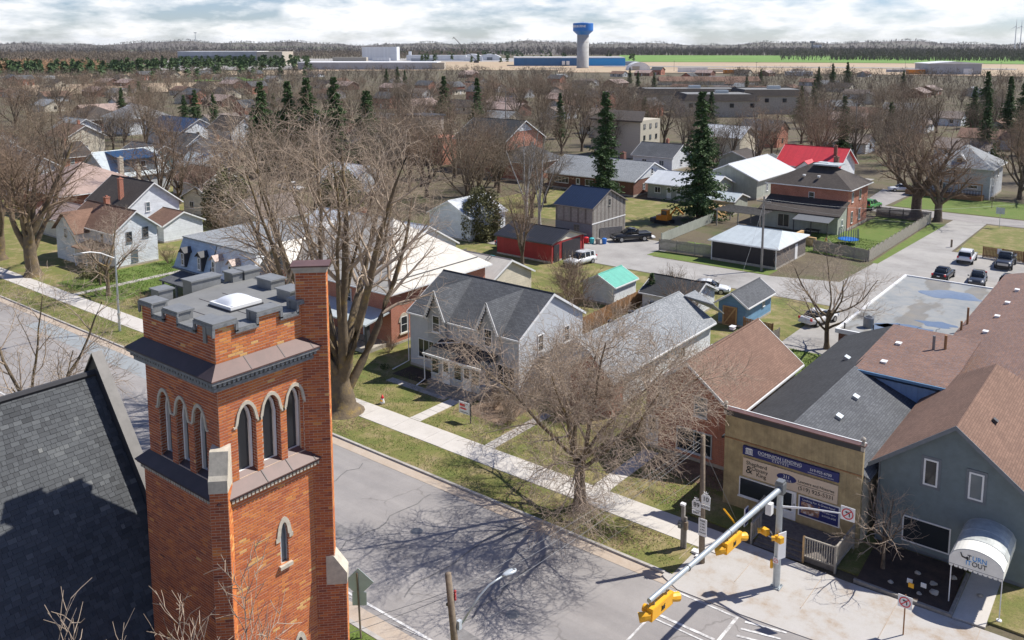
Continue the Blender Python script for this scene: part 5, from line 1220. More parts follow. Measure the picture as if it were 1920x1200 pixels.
# deck: boards, steps, rails with single balusters
dk = thing('timber_deck', 'weathered timber deck with slatted railings and steps in front of the law office', 'deck', (-15.5, 46, 0))
for i, y in enumerate(np.arange(45.62, 47.4, .15)):
    q = MB(); q.box(-18.2, -13.05, y, y+.138, .42, .46+random.uniform(0, .006)); q.build('deck_board', 'deck_wood', dk)
q = MB(); q.box(-18.15, -13.1, 45.66, 47.4, .05, .415); q.build('deck_frame', 'deck_wood', dk)
for i in range(4):
    q = MB(); q.box(-17.55, -14.8, 45.6-.32*(i+1), 45.6-.32*i-.01, .05, .46-.09*(i+1)); q.build('step', 'deck_wood', dk)
def rail(p0, p1, z0, z1, n):
    p0 = Vector(p0); p1 = Vector(p1); d = (p1-p0); L = d.length; d = d/L; nr = Vector((-d.y, d.x, 0))
    for z, t_ in ((z1, .035), (z0+.08, .03)):
        q = MB(); c = (p0+p1)/2; q.obox((c.x, c.y, z), d*L/2, nr*.045, (0, 0, t_)); q.build('rail', 'wood_fence', dk)
    for i in range(n):
        c = p0+d*L*(i+.5)/n; q = MB(); q.obox((c.x, c.y, (z0+z1)/2+.03), d*.022, nr*.018, (0, 0, (z1-z0)/2-.06)); q.build('baluster', 'wood_fence', dk)
    for c in (p0, p1):
        q = MB(); q.obox((c.x, c.y, z1/2+.03), d*.05, nr*.05, (0, 0, z1/2+.05)); q.build('rail_post', 'wood_new' if c is p0 and n == 13 else 'wood_fence', dk)
rail((-14.75, 44.45, 0), (-13.05, 44.5, 0), .35, 1.5, 13); rail((-13.05, 44.55, 0), (-12.95, 47.3, 0), .35, 1.5, 14)
rail((-18.15, 45.7, 0), (-18.15, 47.3, 0), .45, 1.45, 9); rail((-17.65, 44.3, 0), (-17.65, 45.6, 0), .25, 1.3, 6)
q = MB(); q.box(-14.72, -13.08, 44.52, 45.6, .05, .42); q.build('deck_frame', 'deck_wood', dk)
sb = MB(); sb.box(-18.42, -18.36, 45.0, 45.5, .5, 1.6); sbo = sb.build('sandwich_board', 'sign_white'); tag(sbo, 'white and navy notice board at the left end of the timber deck', 'sign')
q = MB(); q.box(-18.357, -18.35, 45.05, 45.45, 1.1, 1.55); q.box(-18.357, -18.35, 45.05, 45.45, .58, 1.03); q.build('panel', 'sign_navy', sbo)
# block behind: patchy brown roof with a blue board wall
bb = thing('brown_roof_block', 'low block with patchy red-brown shingle roof and blue board wall behind the law office', 'building', (-10, 75, 0))
q = MB(); q.box(-16.95, -11.5, 60.02, 69.6, 0, 5.5); q.build('wall', 'wall_bluepanel', bb)
q = MB(); q.slab([(-17.15, 59.75, 5.95), (-11.0, 59.75, 5.95), (-11.0, 70.2, 6.35), (-17.15, 70.2, 6.35)], .16); br1 = q.build('roof', 'shingle_patchy', bb)
q = MB(); q.box(-17.15, -11.0, 59.66, 59.745, 5.76, 5.94); q.build('fascia', 'siding_blue', br1)
vents(br1, [(-15.6, 61.9, 6.02), (-15.7, 66.0, 6.2)]); 
for x, y in ((-13.4, 66.3), (-12.75, 66.9)):
    q = MB(); q.tube([(x, y, 6.1), (x, y, 7.25)], .10, 8); q.build('flue_pipe', 'metal_dull' if x < -13 else 'wood_brown', br1)
q = MB(); q.poly([(-13.9, 67, 0), (-13.9, 100, 0), (-13.9, 100, 4.5), (-13.9, 67, 4.5)]); q.poly([(-13.9, 100, 0), (2, 100, 0), (2, 100, 4.5), (-6, 100, 6.5), (-13.9, 100, 4.5)]); q.build('wall', 'siding_cream', bb)
q = MB(); q.slab([(-14.0, 66.6, 4.55), (-14.0, 100.3, 4.55), (-6, 100.3, 6.6), (-6, 62, 6.6), (-9, 60.8, 5.9)], .16); br2 = q.build('roof', 'shingle_patchy', bb)
q = MB(); q.slab([(-6, 60, 6.6), (-6, 100.3, 6.6), (3, 100.3, 4.4), (3, 60, 4.4)], .16); q.build('roof', 'shingle_patchy', bb)
vents(br2, [(-11.7, 71.5, 5.2), (-11.7, 76.3, 5.2), (-11.7, 81.4, 5.2), (-11.7, 86.4, 5.2), (-11.7, 91.6, 5.2)])
for x, y, h in ((-13.6, 79.5, 1.5), (-13.7, 77.6, .8)):
    q = MB(); q.tube([(x, y, 4.6), (x, y, 4.6+h)], .09, 8); q.build('flue_pipe', 'wood_brown', br2)
# flat-roofed building with puddles
fr = thing('flat_roof_building', 'flat grey membrane-roofed building with rain puddles and white parapet edge', 'building', (-18, 84, 0))
q = MB(); q.box(-22.3, -14.05, 73.4, 95.4, 0, 3.9); q.build('wall', 'brick_dark', fr)
q = MB(); q.box(-22.35, -14.02, 73.35, 95.45, 3.9, 4.0); fro = q.build('roof', 'flat_roof', fr)
for x0, x1, y0, y1 in ((-22.55, -22.3, 73.2, 95.6), (-14.05, -13.85, 73.2, 95.6), (-22.3, -14.05, 73.2, 73.4), (-22.3, -14.05, 95.4, 95.6)):
    q = MB(); q.box(x0, x1, y0, y1, 3.75, 4.12); q.build('parapet_edge', 'trim_white', fr)
def blob(cx, cy, rx, ry, seed, n=26):
    rs_ = np.random.RandomState(seed); ph = rs_.uniform(0, 6.28, 4)
    return [(cx+rx*math.cos(a)*(1+.22*math.sin(3*a+ph[0])+.12*math.sin(5*a+ph[1])), cy+ry*math.sin(a)*(1+.25*math.sin(2*a+ph[2])+.14*math.sin(7*a+ph[3]))) for a in [2*math.pi*i/n for i in range(n)]]
for cx, cy, rx, ry, sd_ in ((-17.2, 90.6, 2.6, 1.6, 1), (-17.6, 77.2, 2.3, 1.5, 3), (-16.2, 75.6, 1.7, 1.3, 4), (-19.2, 76.0, 1.2, 1.5, 6), (-16.0, 80.0, 1.5, .8, 8)):
    q = MB(); q.poly([(x, y, 4.006) for x, y in blob(cx, cy, rx, ry, sd_)]); q.build('puddle', 'water_puddle', fro)
for cx, cy in ((-20.5, 75.6), (-17.7, 74.2)):
    q = MB(); q.lathe((cx, cy, 4.0), [(.0, 0), (.42, 0), (.44, .05), (.44, .85), (.40, .92), (.30, .92), (.28, .86), (0, .86)], 14); ac = q.build('air_conditioner', 'metal_dull', fro)
    q = MB(); q.lathe((cx, cy, 4.87), [(.0, 0), (.26, 0), (.26, .03), (0, .05)], 12); q.build('fan_grille', 'black_plastic', ac)
for x, y in ((-22.0, 74.0), (-19.9, 74.9)):
    q = MB(); q.tube([(x, y, 4), (x, y, 4.5)], .06, 6); q.build('vent_pipe', 'trim_dark', fro)
for x, y in ((-16.2, 73.8), (-14.9, 74.2)):
    q = MB(); q.tube([(x, y, 4), (x, y, 5.3), (x+.3, y, 5.45)], .03, 5); q.build('mast', 'metal_galv', fro)
# ------------------------------------------------------------------ teal dance school with white awning
tb = thing('dance_school', 'dark teal gabled building with brown shingle roof and white barrel awning', 'shop', (-8.5, 55, 0))
TY = 49.1
w = MB(); w.prism([(-12.2, TY, 0), (-4.85, TY, 0), (-4.85, TY, 5.05), (-8.5, TY, 7.9), (-12.2, TY, 5.05)], (0, 11.0, 0)); w.build('wall', 'trim_grey', tb)
for i in range(48):
    za = .35+i*.157; zb = za+.157
    if za > 7.7: break
    def lo_(z): return -12.2 if z < 5.05 else -12.2+(z-5.05)*3.7/2.85
    def hi_(z): return -4.85 if z < 5.05 else -4.85-(z-5.05)*3.65/2.85
    q = MB(); a = fpt('-y', TY, lo_(za), .05, za); b = fpt('-y', TY, hi_(za), .05, za); c = fpt('-y', TY, hi_(zb), .004, zb); d_ = fpt('-y', TY, lo_(zb), .004, zb)
    q.poly([a, b, c, d_]); q.poly([fpt('-y', TY, lo_(za), 0, za), fpt('-y', TY, hi_(za), 0, za), b, a]); q.build('siding_board', 'board_teal', tb)
r = MB(); r.slab([(-12.75, TY-.35, 4.72), (-8.5, TY-.35, 8.05), (-8.5, 60.4, 8.05), (-12.75, 60.4, 4.72)][::-1], .16); tr = r.build('roof', 'shingle_brown', tb)
r = MB(); r.slab([(-8.5, TY-.35, 8.05), (-4.2, TY-.35, 4.72), (-4.2, 60.4, 4.72), (-8.5, 60.4, 8.05)][::-1], .16); r.build('roof', 'shingle_brown', tb)
r = MB(); r.slab([(-12.75, 60.4, 4.72), (-8.5, 60.4, 8.05), (-4.2, 60.4, 4.72), (-4.2, 64, 4.72), (-12.75, 64, 4.72)], .1); r.build('roof', 'shingle_brown', tb)
for sg in (-1, 1):
    q = MB(); e = -8.5+sg*4.3; q.prism([(-8.5, TY-.40, 7.84), (e, TY-.40, 4.48), (e, TY-.40, 4.74), (-8.5, TY-.40, 8.10)], (0, .045, 0)); q.build('rake_board', 'trim_grey', tr)
q = MB(); q.obox((-7.3, 52.9, 7.25), (.12, 0, -.08), (0, .14, 0), (.05, 0, .07)); q.build('roof_vent', 'trim_dark', tr)
for x, z in ((-9.62, 4.98), (-7.4, 4.9)):
    fr_ = window(tb, '-y', TY, x, z, .72, 1.5, (1, 0), 'trim_white', 'glass', fw=.09, sill=False)
    q = MB(); fbox(q, '-y', TY, x-.50, x+.50, .0, .065, z-.90, z-.76); fbox(q, '-y', TY, x-.50, x+.50, .0, .065, z+.76, z+.90); fbox(q, '-y', TY, x-.50, x-.365, .0, .065, z-.76, z+.76); fbox(q, '-y', TY, x+.365, x+.50, .0, .065, z-.76, z+.76); q.build('window_surround', 'trim_grey', tb)
window(tb, '-y', TY, -9.65, 1.38, 2.45, 1.5, (1, 0), 'trim_white', 'glass', sill=False)
door(tb, '-y', TY, -6.75, .1, .95, 1.95, 'trim_white')
q = MB(); q.box(-12.3, -12.21, TY-.06, TY+.1, 0, 5.0); q.build('corner_board', 'trim_grey', tb)
# barrel awning
aw = thing('barrel_awning', 'white barrel awning lettered TURN IT OUT on two thin posts over the dance school walk', 'awning', (-6.6, 47, 0))
AX0, AX1, AZ0, AZ1 = -7.8, -5.38, 2.64, 3.30
def arc(q): x = AX0+(AX1-AX0)*q; return (x, AZ0+(AZ1-AZ0)*math.sqrt(max(0, 1-(2*q-1)**2))**1.2)
n = 14; q = MB()
for i in range(n):
    a, b = arc(i/n), arc((i+1)/n); q.poly([(a[0], 45.4, a[1]), (b[0], 45.4, b[1]), (b[0], 46.5, b[1]+.006), (a[0], 46.5, a[1]+.006)])
q.build('canopy', 'awning_white', aw, smooth=True); q = MB()
for i in range(n):
    a, b = arc(i/n), arc((i+1)/n); q.poly([(a[0], 46.5, a[1]+.006), (b[0], 46.5, b[1]+.006), (b[0], 49.05, b[1]+.02), (a[0], 49.05, a[1]+.02)])
q.build('rear_canopy', 'awning_grey', aw, smooth=True)
for y_ in (45.42, 46.5, 47.75, 49.0): q = MB(); q.tube([(arc(i/n)[0], y_, arc(i/n)[1]+.012) for i in range(n+1)], .018, 5); q.build('hoop', 'awning_grey', aw)
q = MB(); pts = [(arc(i/n)[0], 45.395, arc(i/n)[1]) for i in range(n+1)]; q.poly(pts+[(AX1, 45.395, 2.28), (AX0, 45.395, 2.28)][:2]); q.build('front_panel', 'awning_white', aw)
for axx in (AX0, AX1):
    q = MB(); q.poly([(axx, 45.4, 2.3), (axx, 49.05, 2.3), (axx, 49.05, AZ0+.02), (axx, 45.4, AZ0)])
    for i in range(16): y = 45.4+i*.228; q.poly([(axx, y, 2.3), (axx, y+.228, 2.3), (axx, y+.19, 2.19), (axx, y+.04, 2.19)])
    q.build('side_valance', 'awning_white', aw)
q = MB()
for i in range(11): x = AX0+i*.22; q.poly([(x, 45.393, 2.28), (x+.22, 45.393, 2.28), (x+.18, 45.393, 2.16), (x+.04, 45.393, 2.16)])
q.build('valance', 'awning_white', aw)
q = MB(); q.tube([(AX0, 45.39, 2.29), (AX1, 45.39, 2.29)], .008, 4); q.build('piping', 'sign_black', aw)
ftext(aw, 'T', '-y', 45.385, -6.90, 2.87, .35, 'sign_black', sx=.9); ftext(aw, 'URN', '-y', 45.385, -6.44, 2.87, .35, 'sign_blue', sx=.9)
ftext(aw, 'IT', '-y', 45.385, -6.92, 2.58, .35, 'sign_blue', sx=.9); ftext(aw, 'OUT', '-y', 45.385, -6.44, 2.58, .35, 'sign_black', sx=.9)
q = MB(); q.prism([(-7.32, 45.385, 3.02), (-7.27, 45.385, 3.03), (-7.2, 45.385, 2.86), (-7.05, 45.385, 2.83), (-7.0, 45.385, 2.90), (-6.95, 45.385, 2.88), (-6.93, 45.385, 2.76), (-6.98, 45.385, 2.66), (-7.0, 45.385, 2.74), (-7.06, 45.385, 2.76), (-7.24, 45.385, 2.80)], (0, -.006, 0)); q.build('dancer_emblem', 'sign_black', aw)
for x in (-7.68, -5.42):
    q = MB(); q.tube([(x, 45.42, .12), (x, 45.42, 2.6)], .028, 6); q.lathe((x, 45.42, .12), [(0, 0), (.14, 0), (.13, .04), (.04, .06)], 8); q.build('post', 'trim_white', aw)
# garden bed, walk, rocks
sheet('garden_bed', [(-11.9, 44.35), (-7.45, 44.45), (-7.6, 48.9), (-12.1, 48.9)], .20, 'mulch', .1)
te = MB(); te.box(-12.0, -7.3, 44.2, 44.36, .05, .27); te.box(-7.46, -7.3, 44.365, 48.5, .05, .27); tag(te.build('timber_edging', 'wood_grey'), 'timber edging round the dark garden bed by the awning', 'edging')
sheet('school_walk', [(-7.28, 44.25), (-5.85, 44.4), (-5.9, 49.05), (-7.28, 49.05)], .15, 'concrete', .1)
def rock(x, y, z, s, label):
    rs_ = np.random.RandomState(int(abs(x*100+y*10))); mb = MB(); mb.lathe((x, y, z), [(s*.7, 0), (s, s*.25), (s*.85, s*.55), (s*.4, s*.75)], 7)
    mb.v = [(p[0]+rs_.uniform(-.2, .2)*s, p[1]+rs_.uniform(-.2, .2)*s, p[2]+rs_.uniform(-.1, .1)*s) for p in mb.v]
    tag(mb.build('rock', 'stone_block'), label, 'rock', 'rocks in the garden bed')
for x, y, s in ((-8.4, 45.6, .24), (-8.6, 46.4, .20), (-9.5, 46.9, .16), (-7.9, 47.6, .18), (-10.4, 45.2, .15), (-9.0, 45.1, .13)): rock(x, y, .2, s, 'pale rock lying in the dark mulch bed')
rock(-6.5, 46.9, .15, .16, 'lone rock on the concrete walk under the awning')
# ------------------------------------------------------------------ street furniture
def part(parent, name, mat, fn, smooth=False):
    q = MB(); fn(q); return q.build(name, mat, parent, smooth)
sm = thing('traffic_signal_mast', 'galvanised traffic signal pole with long mast arm and two horizontal yellow signal heads', 'traffic signal', (-15.03, 41.33, 0))
part(sm, 'pole', 'metal_galv', lambda q: q.tube([(-15.03, 41.33, .12), (-15.03, 41.33, 5.9)], [.19, .15], 14))
part(sm, 'base_plate', 'metal_galv', lambda q: (q.box(-15.3, -14.76, 41.06, 41.6, .10, .15), [q.tube([(-15.03+a, 41.33+b, .15), (-15.03+a, 41.33+b, .22)], .03, 6) for a in (-.2, .2) for b in (-.2, .2)]))
part(sm, 'pole_cap', 'metal_dull', lambda q: (q.box(-15.25, -14.81, 41.10, 41.56, 5.3, 5.86), q.box(-15.22, -14.84, 41.13, 41.53, 5.86, 5.98)))
AR = lambda y: 5.55+(41.1-y)/13.4*1.10
part(sm, 'mast_arm', 'metal_galv', lambda q: q.tube([(-15.03, y, AR(y)) for y in (41.1, 37, 33, 30, 27.7)], [.15, .135, .12, .11, .10], 14))
for y in (38.4, 35.1, 31.0): part(sm, 'arm_band', 'metal_dull', lambda q: q.tube([(-15.03, y, AR(y)), (-15.03, y-.05, AR(y))], .145, 14))
for y0, y1 in ((34.62, 36.25), (27.75, 29.5)):
    s_ = (AR(y0)-AR(y1))/(y1-y0); zc = AR((y0+y1)/2)-.62; c = Vector((-15.03, (y0+y1)/2, zc)); dv = Vector((0, 1, -s_)).normalized(); up = Vector((0, s_, 1)).normalized(); xx = Vector((1, 0, 0)); L = (y1-y0)/2
    q = MB(); q.obox(c, xx*.12, dv*L, up*.26); sh = q.build('signal_head', 'signal_yellow', sm)
    q = MB(); q.obox(c+xx*.124, xx*.006, dv*(L-.02), up*.24); q.build('backplate', 'signal_yellow', sh)
    for a, b in ((1, 1), (1, -1)):
        q = MB(); p0 = c+xx*.14+dv*L*.16*a-up*.10*b; p1 = c+xx*.14-dv*L*.16*a+up*.10*b; q.tube([p0, p1], .016, 4); q.build('bracket', 'sign_black', sh)
    q = MB(); q.obox(c+xx*.145, xx*.02, dv*.10, up*.06); q.build('bracket_plate', 'sign_black', sh)
    for k, off in enumerate((-.66, 0, .66)):
        q = MB(); p = c+dv*L*off-xx*.12; n = 12; pts = []
        for i in range(n+1):
            a = -math.pi*.15+math.pi*1.3*i/n; pts.append((p+dv*.17*math.cos(a)+up*.17*math.sin(a)))
        for i in range(n):
            a, b = pts[i], pts[i+1]; q.poly([a, b, b-xx*.30, a-xx*.30])
        q.build('visor', 'signal_yellow', sh)
    for e, dr in ((-1, Vector((-.75, -.55, -.18))), (1, Vector((.35, .9, -.25)))):
        q = MB(); p = c+dv*L*e-up*.04; dr = dr.normalized(); q.tube([p-dr*.06, p+dr*.18, p+dr*.42], [.15, .19, .20], 10); q.build('end_visor', 'signal_yellow', sh)
    for k in (-.6, .55):
        q = MB(); p = c+dv*L*k+up*.26; q.tube([p, (p.x, p.y, AR(p.y)-.10)], .03, 6); q.build('hanger', 'metal_dull', sh)
for x, y, z in ((-15.62, 41.0, 3.12), (-14.86, 40.98, 2.98)):
    q = MB(); q.obox((x, y, z), (.19, -.06, 0), (.05, .12, 0), (0, 0, .16)); ph = q.build('pedestrian_head', 'signal_yellow', sm)
    q = MB(); q.tube([(x-.16, y-.08, z+.02), (x-.34, y-.16, z)], [.12, .14], 8); q.build('visor', 'signal_yellow', ph)
part(sm, 'bracket', 'metal_galv', lambda q: (q.tube([(-15.6, 41.0, 3.0), (-14.9, 41.0, 2.8)], .035, 6), q.tube([(-15.03, 41.2, 2.6), (-15.3, 40.9, 3.3)], .04, 6)))
part(sm, 'push_button', 'signal_yellow', lambda q: q.box(-15.32, -15.2, 41.1, 41.24, 1.15, 1.6))
part(sm, 'access_box', 'trim_white', lambda q: q.box(-15.75, -15.45, 41.25, 41.6, 3.9, 4.5))
fl = part(sm, 'parking_plate', 'sign_white', lambda q: q.obox((-14.78, 41.20, 2.55), (.02, -.008, 0), (.11, .24, 0), (0, 0, .72)))
part(sm, 'no_parking_plate', 'sign_white', lambda q: q.box(-15.17, -14.87, 41.09, 41.12, 1.5, 1.84))
def no_symbol(parent, c, right, up, r, arrow=True):
    """red ring with slash over a black left-turn arrow, standing proud of its plate"""
    c = Vector(c); rg = Vector(right); u = Vector(up); nn_ = rg.cross(u); q = MB(); n = 24
    for i in range(n):
        a, b = 2*math.pi*i/n, 2*math.pi*(i+1)/n
        q.poly([c+nn_*.012+(rg*math.cos(t)+u*math.sin(t))*k for t, k in ((a, r), (b, r), (b, r*.82), (a, r*.82))])
    s_ = (rg+u).normalized(); t_ = (u-rg).normalized(); q.poly([c+nn_*.013+s_*r*.86+t_*r*.08, c+nn_*.013-s_*r*.86+t_*r*.08, c+nn_*.013-s_*r*.86-t_*r*.08, c+nn_*.013+s_*r*.86-t_*r*.08])
    q.build('red_ring', 'sign_red', parent)
    if arrow:
        q = MB(); f = lambda a, b: tuple(c+nn_*.008+rg*a*r+u*b*r)
        q.poly([f(.22, -.5), f(.40, -.5), f(.40, .12), f(.2, .32), f(-.12, .36), f(-.12, .2), f(.1, .16), f(.22, .04)]); q.poly([f(-.12, .5), f(-.12, .06), f(-.5, .28)]); q.build('turn_arrow', 'sign_black', parent)
no_symbol(sm, (-15.02, 41.085, 1.67), (1, 0, 0), (0, 0, 1), .12, False)
part(sm, 'sign_arm', 'trim_white', lambda q: q.tube([(-15.0, 41.35, 4.55), (-13.6, 41.38, 4.92), (-11.95, 41.4, 5.22)], [.07, .05, .035], 8))
pl = part(sm, 'turn_sign', 'sign_white', lambda q: q.box(-12.0, -11.32, 41.33, 41.355, 4.98, 5.68)); no_symbol(pl, (-11.66, 41.32, 5.33), (1, 0, 0), (0, 0, 1), .28)
gs = thing('turn_sign_post', 'no left turn sign on a thin dark post by the garden bed kerb', 'sign', (-8.84, 41.48, 0))
part(gs, 'post', 'wood_brown', lambda q: q.tube([(-8.84, 41.48, .1), (-8.84, 41.48, 2.15)], .035, 6))
pl = part(gs, 'plate', 'sign_white', lambda q: q.box(-9.16, -8.52, 41.42, 41.445, 1.5, 2.12)); no_symbol(pl, (-8.84, 41.41, 1.81), (1, 0, 0), (0, 0, 1), .26)
# garden flags by the bed
for x, y, m_, lb in ((-9.35, 44.9, 'signal_yellow', 'small yellow garden ornament on a stick in the mulch bed'), (-8.85, 45.3, 'sign_white', 'small white label on a stick in the mulch bed'), (-9.5, 45.25, 'sign_white', 'tiny white marker beside the yellow garden ornament')):
    q = MB(); q.tube([(x, y, .15), (x, y, .62)], .012, 4); o = q.build('garden_marker', 'trim_dark'); tag(o, lb, 'marker')
    q = MB(); q.box(x-.13, x+.13, y-.03, y+.03, .52, .75); q.build('marker_head', m_, o)
# wooden utility pole with route markers
up_ = thing('utility_pole', 'weathered wooden utility pole carrying route 89 and 10 markers', 'utility pole', (-19.04, 40.92, 0))
part(up_, 'pole', 'wood_pole', lambda q: q.tube([(-19.04, 40.92, .05), (-19.12, 40.92, 3.6), (-19.2, 40.92, 7.35)], [.17, .15, .12], 10), True)
part(up_, 'crossarm_bolt', 'trim_dark', lambda q: q.tube([(-19.2, 40.7, 7.1), (-19.2, 41.15, 7.1)], .035, 5))
for nm, x, z, num, tab in (('89', -19.36, 3.42, '89', 'EAST'), ('10', -18.83, 3.92, '10', 'SOUTH')):
    def shield(q):
        q.prism([(x-.25, 40.72, z-.3), (x+.25, 40.72, z-.3), (x+.27, 40.72, z+.12), (x+.16, 40.72, z+.26), (x, 40.72, z+.22), (x-.16, 40.72, z+.26), (x-.27, 40.72, z+.12)], (0, .02, 0)); q.prism([(x-.1, 40.72, z+.27), (x+.1, 40.72, z+.27), (x+.13, 40.72, z+.4), (x+.04, 40.72, z+.34), (x, 40.72, z+.44), (x-.04, 40.72, z+.34), (x-.13, 40.72, z+.4)], (0, .02, 0))
    s_ = part(up_, 'route_marker', 'sign_white', shield); ftext(s_, num, '-y', 40.72, x, z-.02, .36, 'sign_black')
    t_ = part(up_, 'direction_tab', 'sign_white', lambda q: q.box(x-.25, x+.25, 40.72, 40.74, z-.58, z-.34)); ftext(t_, tab, '-y', 40.72, x, z-.46, .15, 'sign_black')
s_ = part(up_, 'parking_sign', 'sign_white', lambda q: q.box(-19.2, -18.72, 40.70, 40.725, 1.75, 2.75))
for i, (tx, sz) in enumerate((('PARK', .13), ('2 HR', .12), ('9 AM', .12), ('6 PM', .12), ('MON-SAT', .09))): ftext(s_, tx, '-y', 40.70, -18.96, 2.62-i*.17, sz, 'sign_black')
part(up_, 'guy_wire', 'metal_dull', lambda q: q.tube([(-19.15, 40.95, 6.6), (-18.55, 45.0, .2)], .012, 4))
part(up_, 'guy_guard', 'signal_yellow', lambda q: q.tube([(-18.83, 43.1, 2.3), (-18.62, 44.5, .75)], .05, 6))
mp_ = thing('meter_post', 'short grey timber post with electric meter box beside the pavement', 'post', (-20.5, 41.5, 0))
part(mp_, 'post', 'wood_grey', lambda q: q.box(-20.6, -20.42, 41.42, 41.6, .1, 2.65)); part(mp_, 'post_brace', 'wood_grey', lambda q: q.box(-20.41, -20.28, 41.46, 41.56, .1, 2.0))
part(mp_, 'meter', 'metal_dull', lambda q: (q.box(-20.7, -20.5, 41.25, 41.42, 1.35, 1.75), q.lathe((-20.6, 41.22, 1.55), [(.1, 0), (.1, .1)], 8))); part(mp_, 'cap', 'trim_white', lambda q: q.box(-20.66, -20.4, 41.38, 41.62, 2.65, 2.76)); part(mp_, 'box', 'wood_pole', lambda q: q.box(-20.36, -20.2, 41.35, 41.55, 1.3, 1.75))
lt_ = MB(); lt_.box(-19.9, -19.4, 41.35, 41.7, .13, .25); lt_.box(-19.55, -19.2, 41.1, 41.4, .13, .2); tag(lt_.build('litter', 'sign_white'), 'crumpled white litter at the foot of the utility pole', 'litter')
# near pole, street light and wires
np_ = thing('near_utility_pole', 'brown wooden pole with street light arm at the near kerb', 'utility pole', (-22.6, 25.1, 0))
part(np_, 'pole', 'wood_pole', lambda q: q.tube([(-22.55, 25.1, 0), (-22.9, 25.1, 3.2), (-23.2, 25.1, 5.85)], [.17, .155, .14], 12), True)
part(np_, 'insulator', 'wall_red', lambda q: [q.lathe((-22.98+.0, 25.28, z), [(.03, 0), (.07, .02), (.05, .06), (.07, .1), (.03, .12)], 8) for z in (4.62, 4.78, 4.95)])
part(np_, 'bracket', 'trim_dark', lambda q: (q.box(-23.25, -23.1, 25.0, 25.2, 4.4, 4.5), q.box(-23.2, -22.95, 25.2, 25.3, 3.85, 3.95), q.tube([(-23.0, 25.25, 4.5), (-23.0, 25.25, 5.1)], .02, 4)))
part(np_, 'arm_mount', 'bulb_grey', lambda q: q.box(-22.85, -22.7, 25.22, 25.4, 3.35, 3.75))
part(np_, 'lamp_arm', 'metal_galv', lambda q: q.tube([(-22.75, 25.35, 3.5), (-22.5, 26.3, 4.45), (-22.35, 26.8, 4.78), (-22.25, 27.05, 4.86), (-22.12, 27.5, 4.95)], [.045, .045, .045, .045, .045], 8), True)
def lumin(q):
    for i, (t, w_, h) in enumerate(((0, .06, .05), (.12, .12, .09), (.42, .19, .11), (.62, .17, .10), (.72, .08, .05))):
        pass
    c = Vector((-22.12, 27.45, 4.97)); d = Vector((.27, .96, .05)).normalized(); s_ = Vector((d.y, -d.x, 0)); st = [(0, .06, .05), (.12, .13, .08), (.40, .19, .10), (.60, .17, .09), (.72, .07, .04)]; vs = []; fs = []
    for t, w_, h in st:
        for k in range(10): a = 2*math.pi*k/10; p = c+d*t+s_*w_*math.cos(a)+Vector((0, 0, h*math.sin(a)*(1 if math.sin(a) > 0 else .5))); vs.append(tuple(p))
    for i in range(len(st)-1):
        for k in range(10): fs.append((i*10+k, i*10+(k+1) % 10, (i+1)*10+(k+1) % 10, (i+1)*10+k))
    fs.append(tuple(range(10))[::-1]); fs.append(tuple(range(40, 50))); q.add(vs, fs)
lm = part(np_, 'luminaire', 'bulb_grey', lumin, True); part(lm, 'photo_panel', 'metal_dull', lambda q: q.obox((-21.98, 27.93, 5.075), (.035, .12, .008), (.09, -.03, 0), (0, 0, .008)))
def wire(name, label, a, b, sag, r=.006):
    a = Vector(a); b = Vector(b); pts = [a+(b-a)*i/14-Vector((0, 0, sag*4*(i/14)*(1-i/14))) for i in range(15)]
    q = MB(); q.tube(pts, r, 4); tag(q.build(name, 'metal_dull'), label, 'wire')
wire('overhead_wire', 'overhead wire from the utility pole top to the near pole, highest', (-19.2, 40.8, 7.2), (-23.1, 25.2, 5.0), .25)
wire('overhead_wire', 'second overhead wire across Main Street below the highest', (-19.2, 40.8, 7.0), (-23.05, 25.25, 4.7), .4)
wire('overhead_wire', 'third thick overhead cable across Main Street', (-19.2, 40.8, 6.8), (-22.95, 25.25, 3.9), .3, .009)
wire('overhead_wire', 'lowest thin overhead wire sagging over the road', (-19.15, 40.8, 5.2), (-24.5, 20, 1.9), .2, .005)
wire('service_wire', 'black cable from the near pole toward the church', (-23.1, 25.0, 4.9), (-30, 17.5, 2.6), .3, .012); wire('service_wire', 'thin pale cable from the near pole toward the church', (-23.1, 25.0, 5.1), (-30.5, 17.6, 3.0), .3, .012)
sl = thing('street_lamp', 'tall slim grey street lamp with curved arm on the far verge', 'street lamp', (-81.39, 40.97, 0))
part(sl, 'post', 'metal_galv', lambda q: q.tube([(-81.39, 40.97, .1), (-81.39, 40.97, 7.7)], [.13, .07], 8)); part(sl, 'collar', 'stone_pale', lambda q: q.tube([(-81.39, 40.97, 1.75), (-81.39, 40.97, 1.95)], .16, 8))
part(sl, 'arm', 'trim_white', lambda q: q.tube([(-81.39, 40.9, 7.5), (-81.39, 39.6, 8.25), (-81.39, 38.6, 8.55), (-81.39, 37.7, 8.6)], .06, 6)); part(sl, 'lamp_head', 'metal_dull', lambda q: q.obox((-81.39, 37.4, 8.55), (.14, 0, 0), (0, .4, .02), (0, 0, .07)))
ws = thing('warning_sign', 'back of a grey diamond warning sign with square plate below, near the tower', 'sign', (-29.1, 25.25, 0))
part(ws, 'post', 'wood_pole', lambda q: q.tube([(-29.0, 25.25, .1), (-29.1, 25.2, 3.45)], .05, 6))
d_ = Vector((.62, -.78, 0)); e_ = Vector((.78, .62, 0))
part(ws, 'diamond_plate', 'sign_back', lambda q: q.obox((-29.08+.0, 25.26, 2.95), e_*.36+Vector((0, 0, .36)), -e_*.36+Vector((0, 0, .36)), d_*.012)); part(ws, 'square_plate', 'sign_back', lambda q: q.obox((-29.05, 25.27, 2.12), e_*.34, Vector((0, 0, .34)), d_*.012))
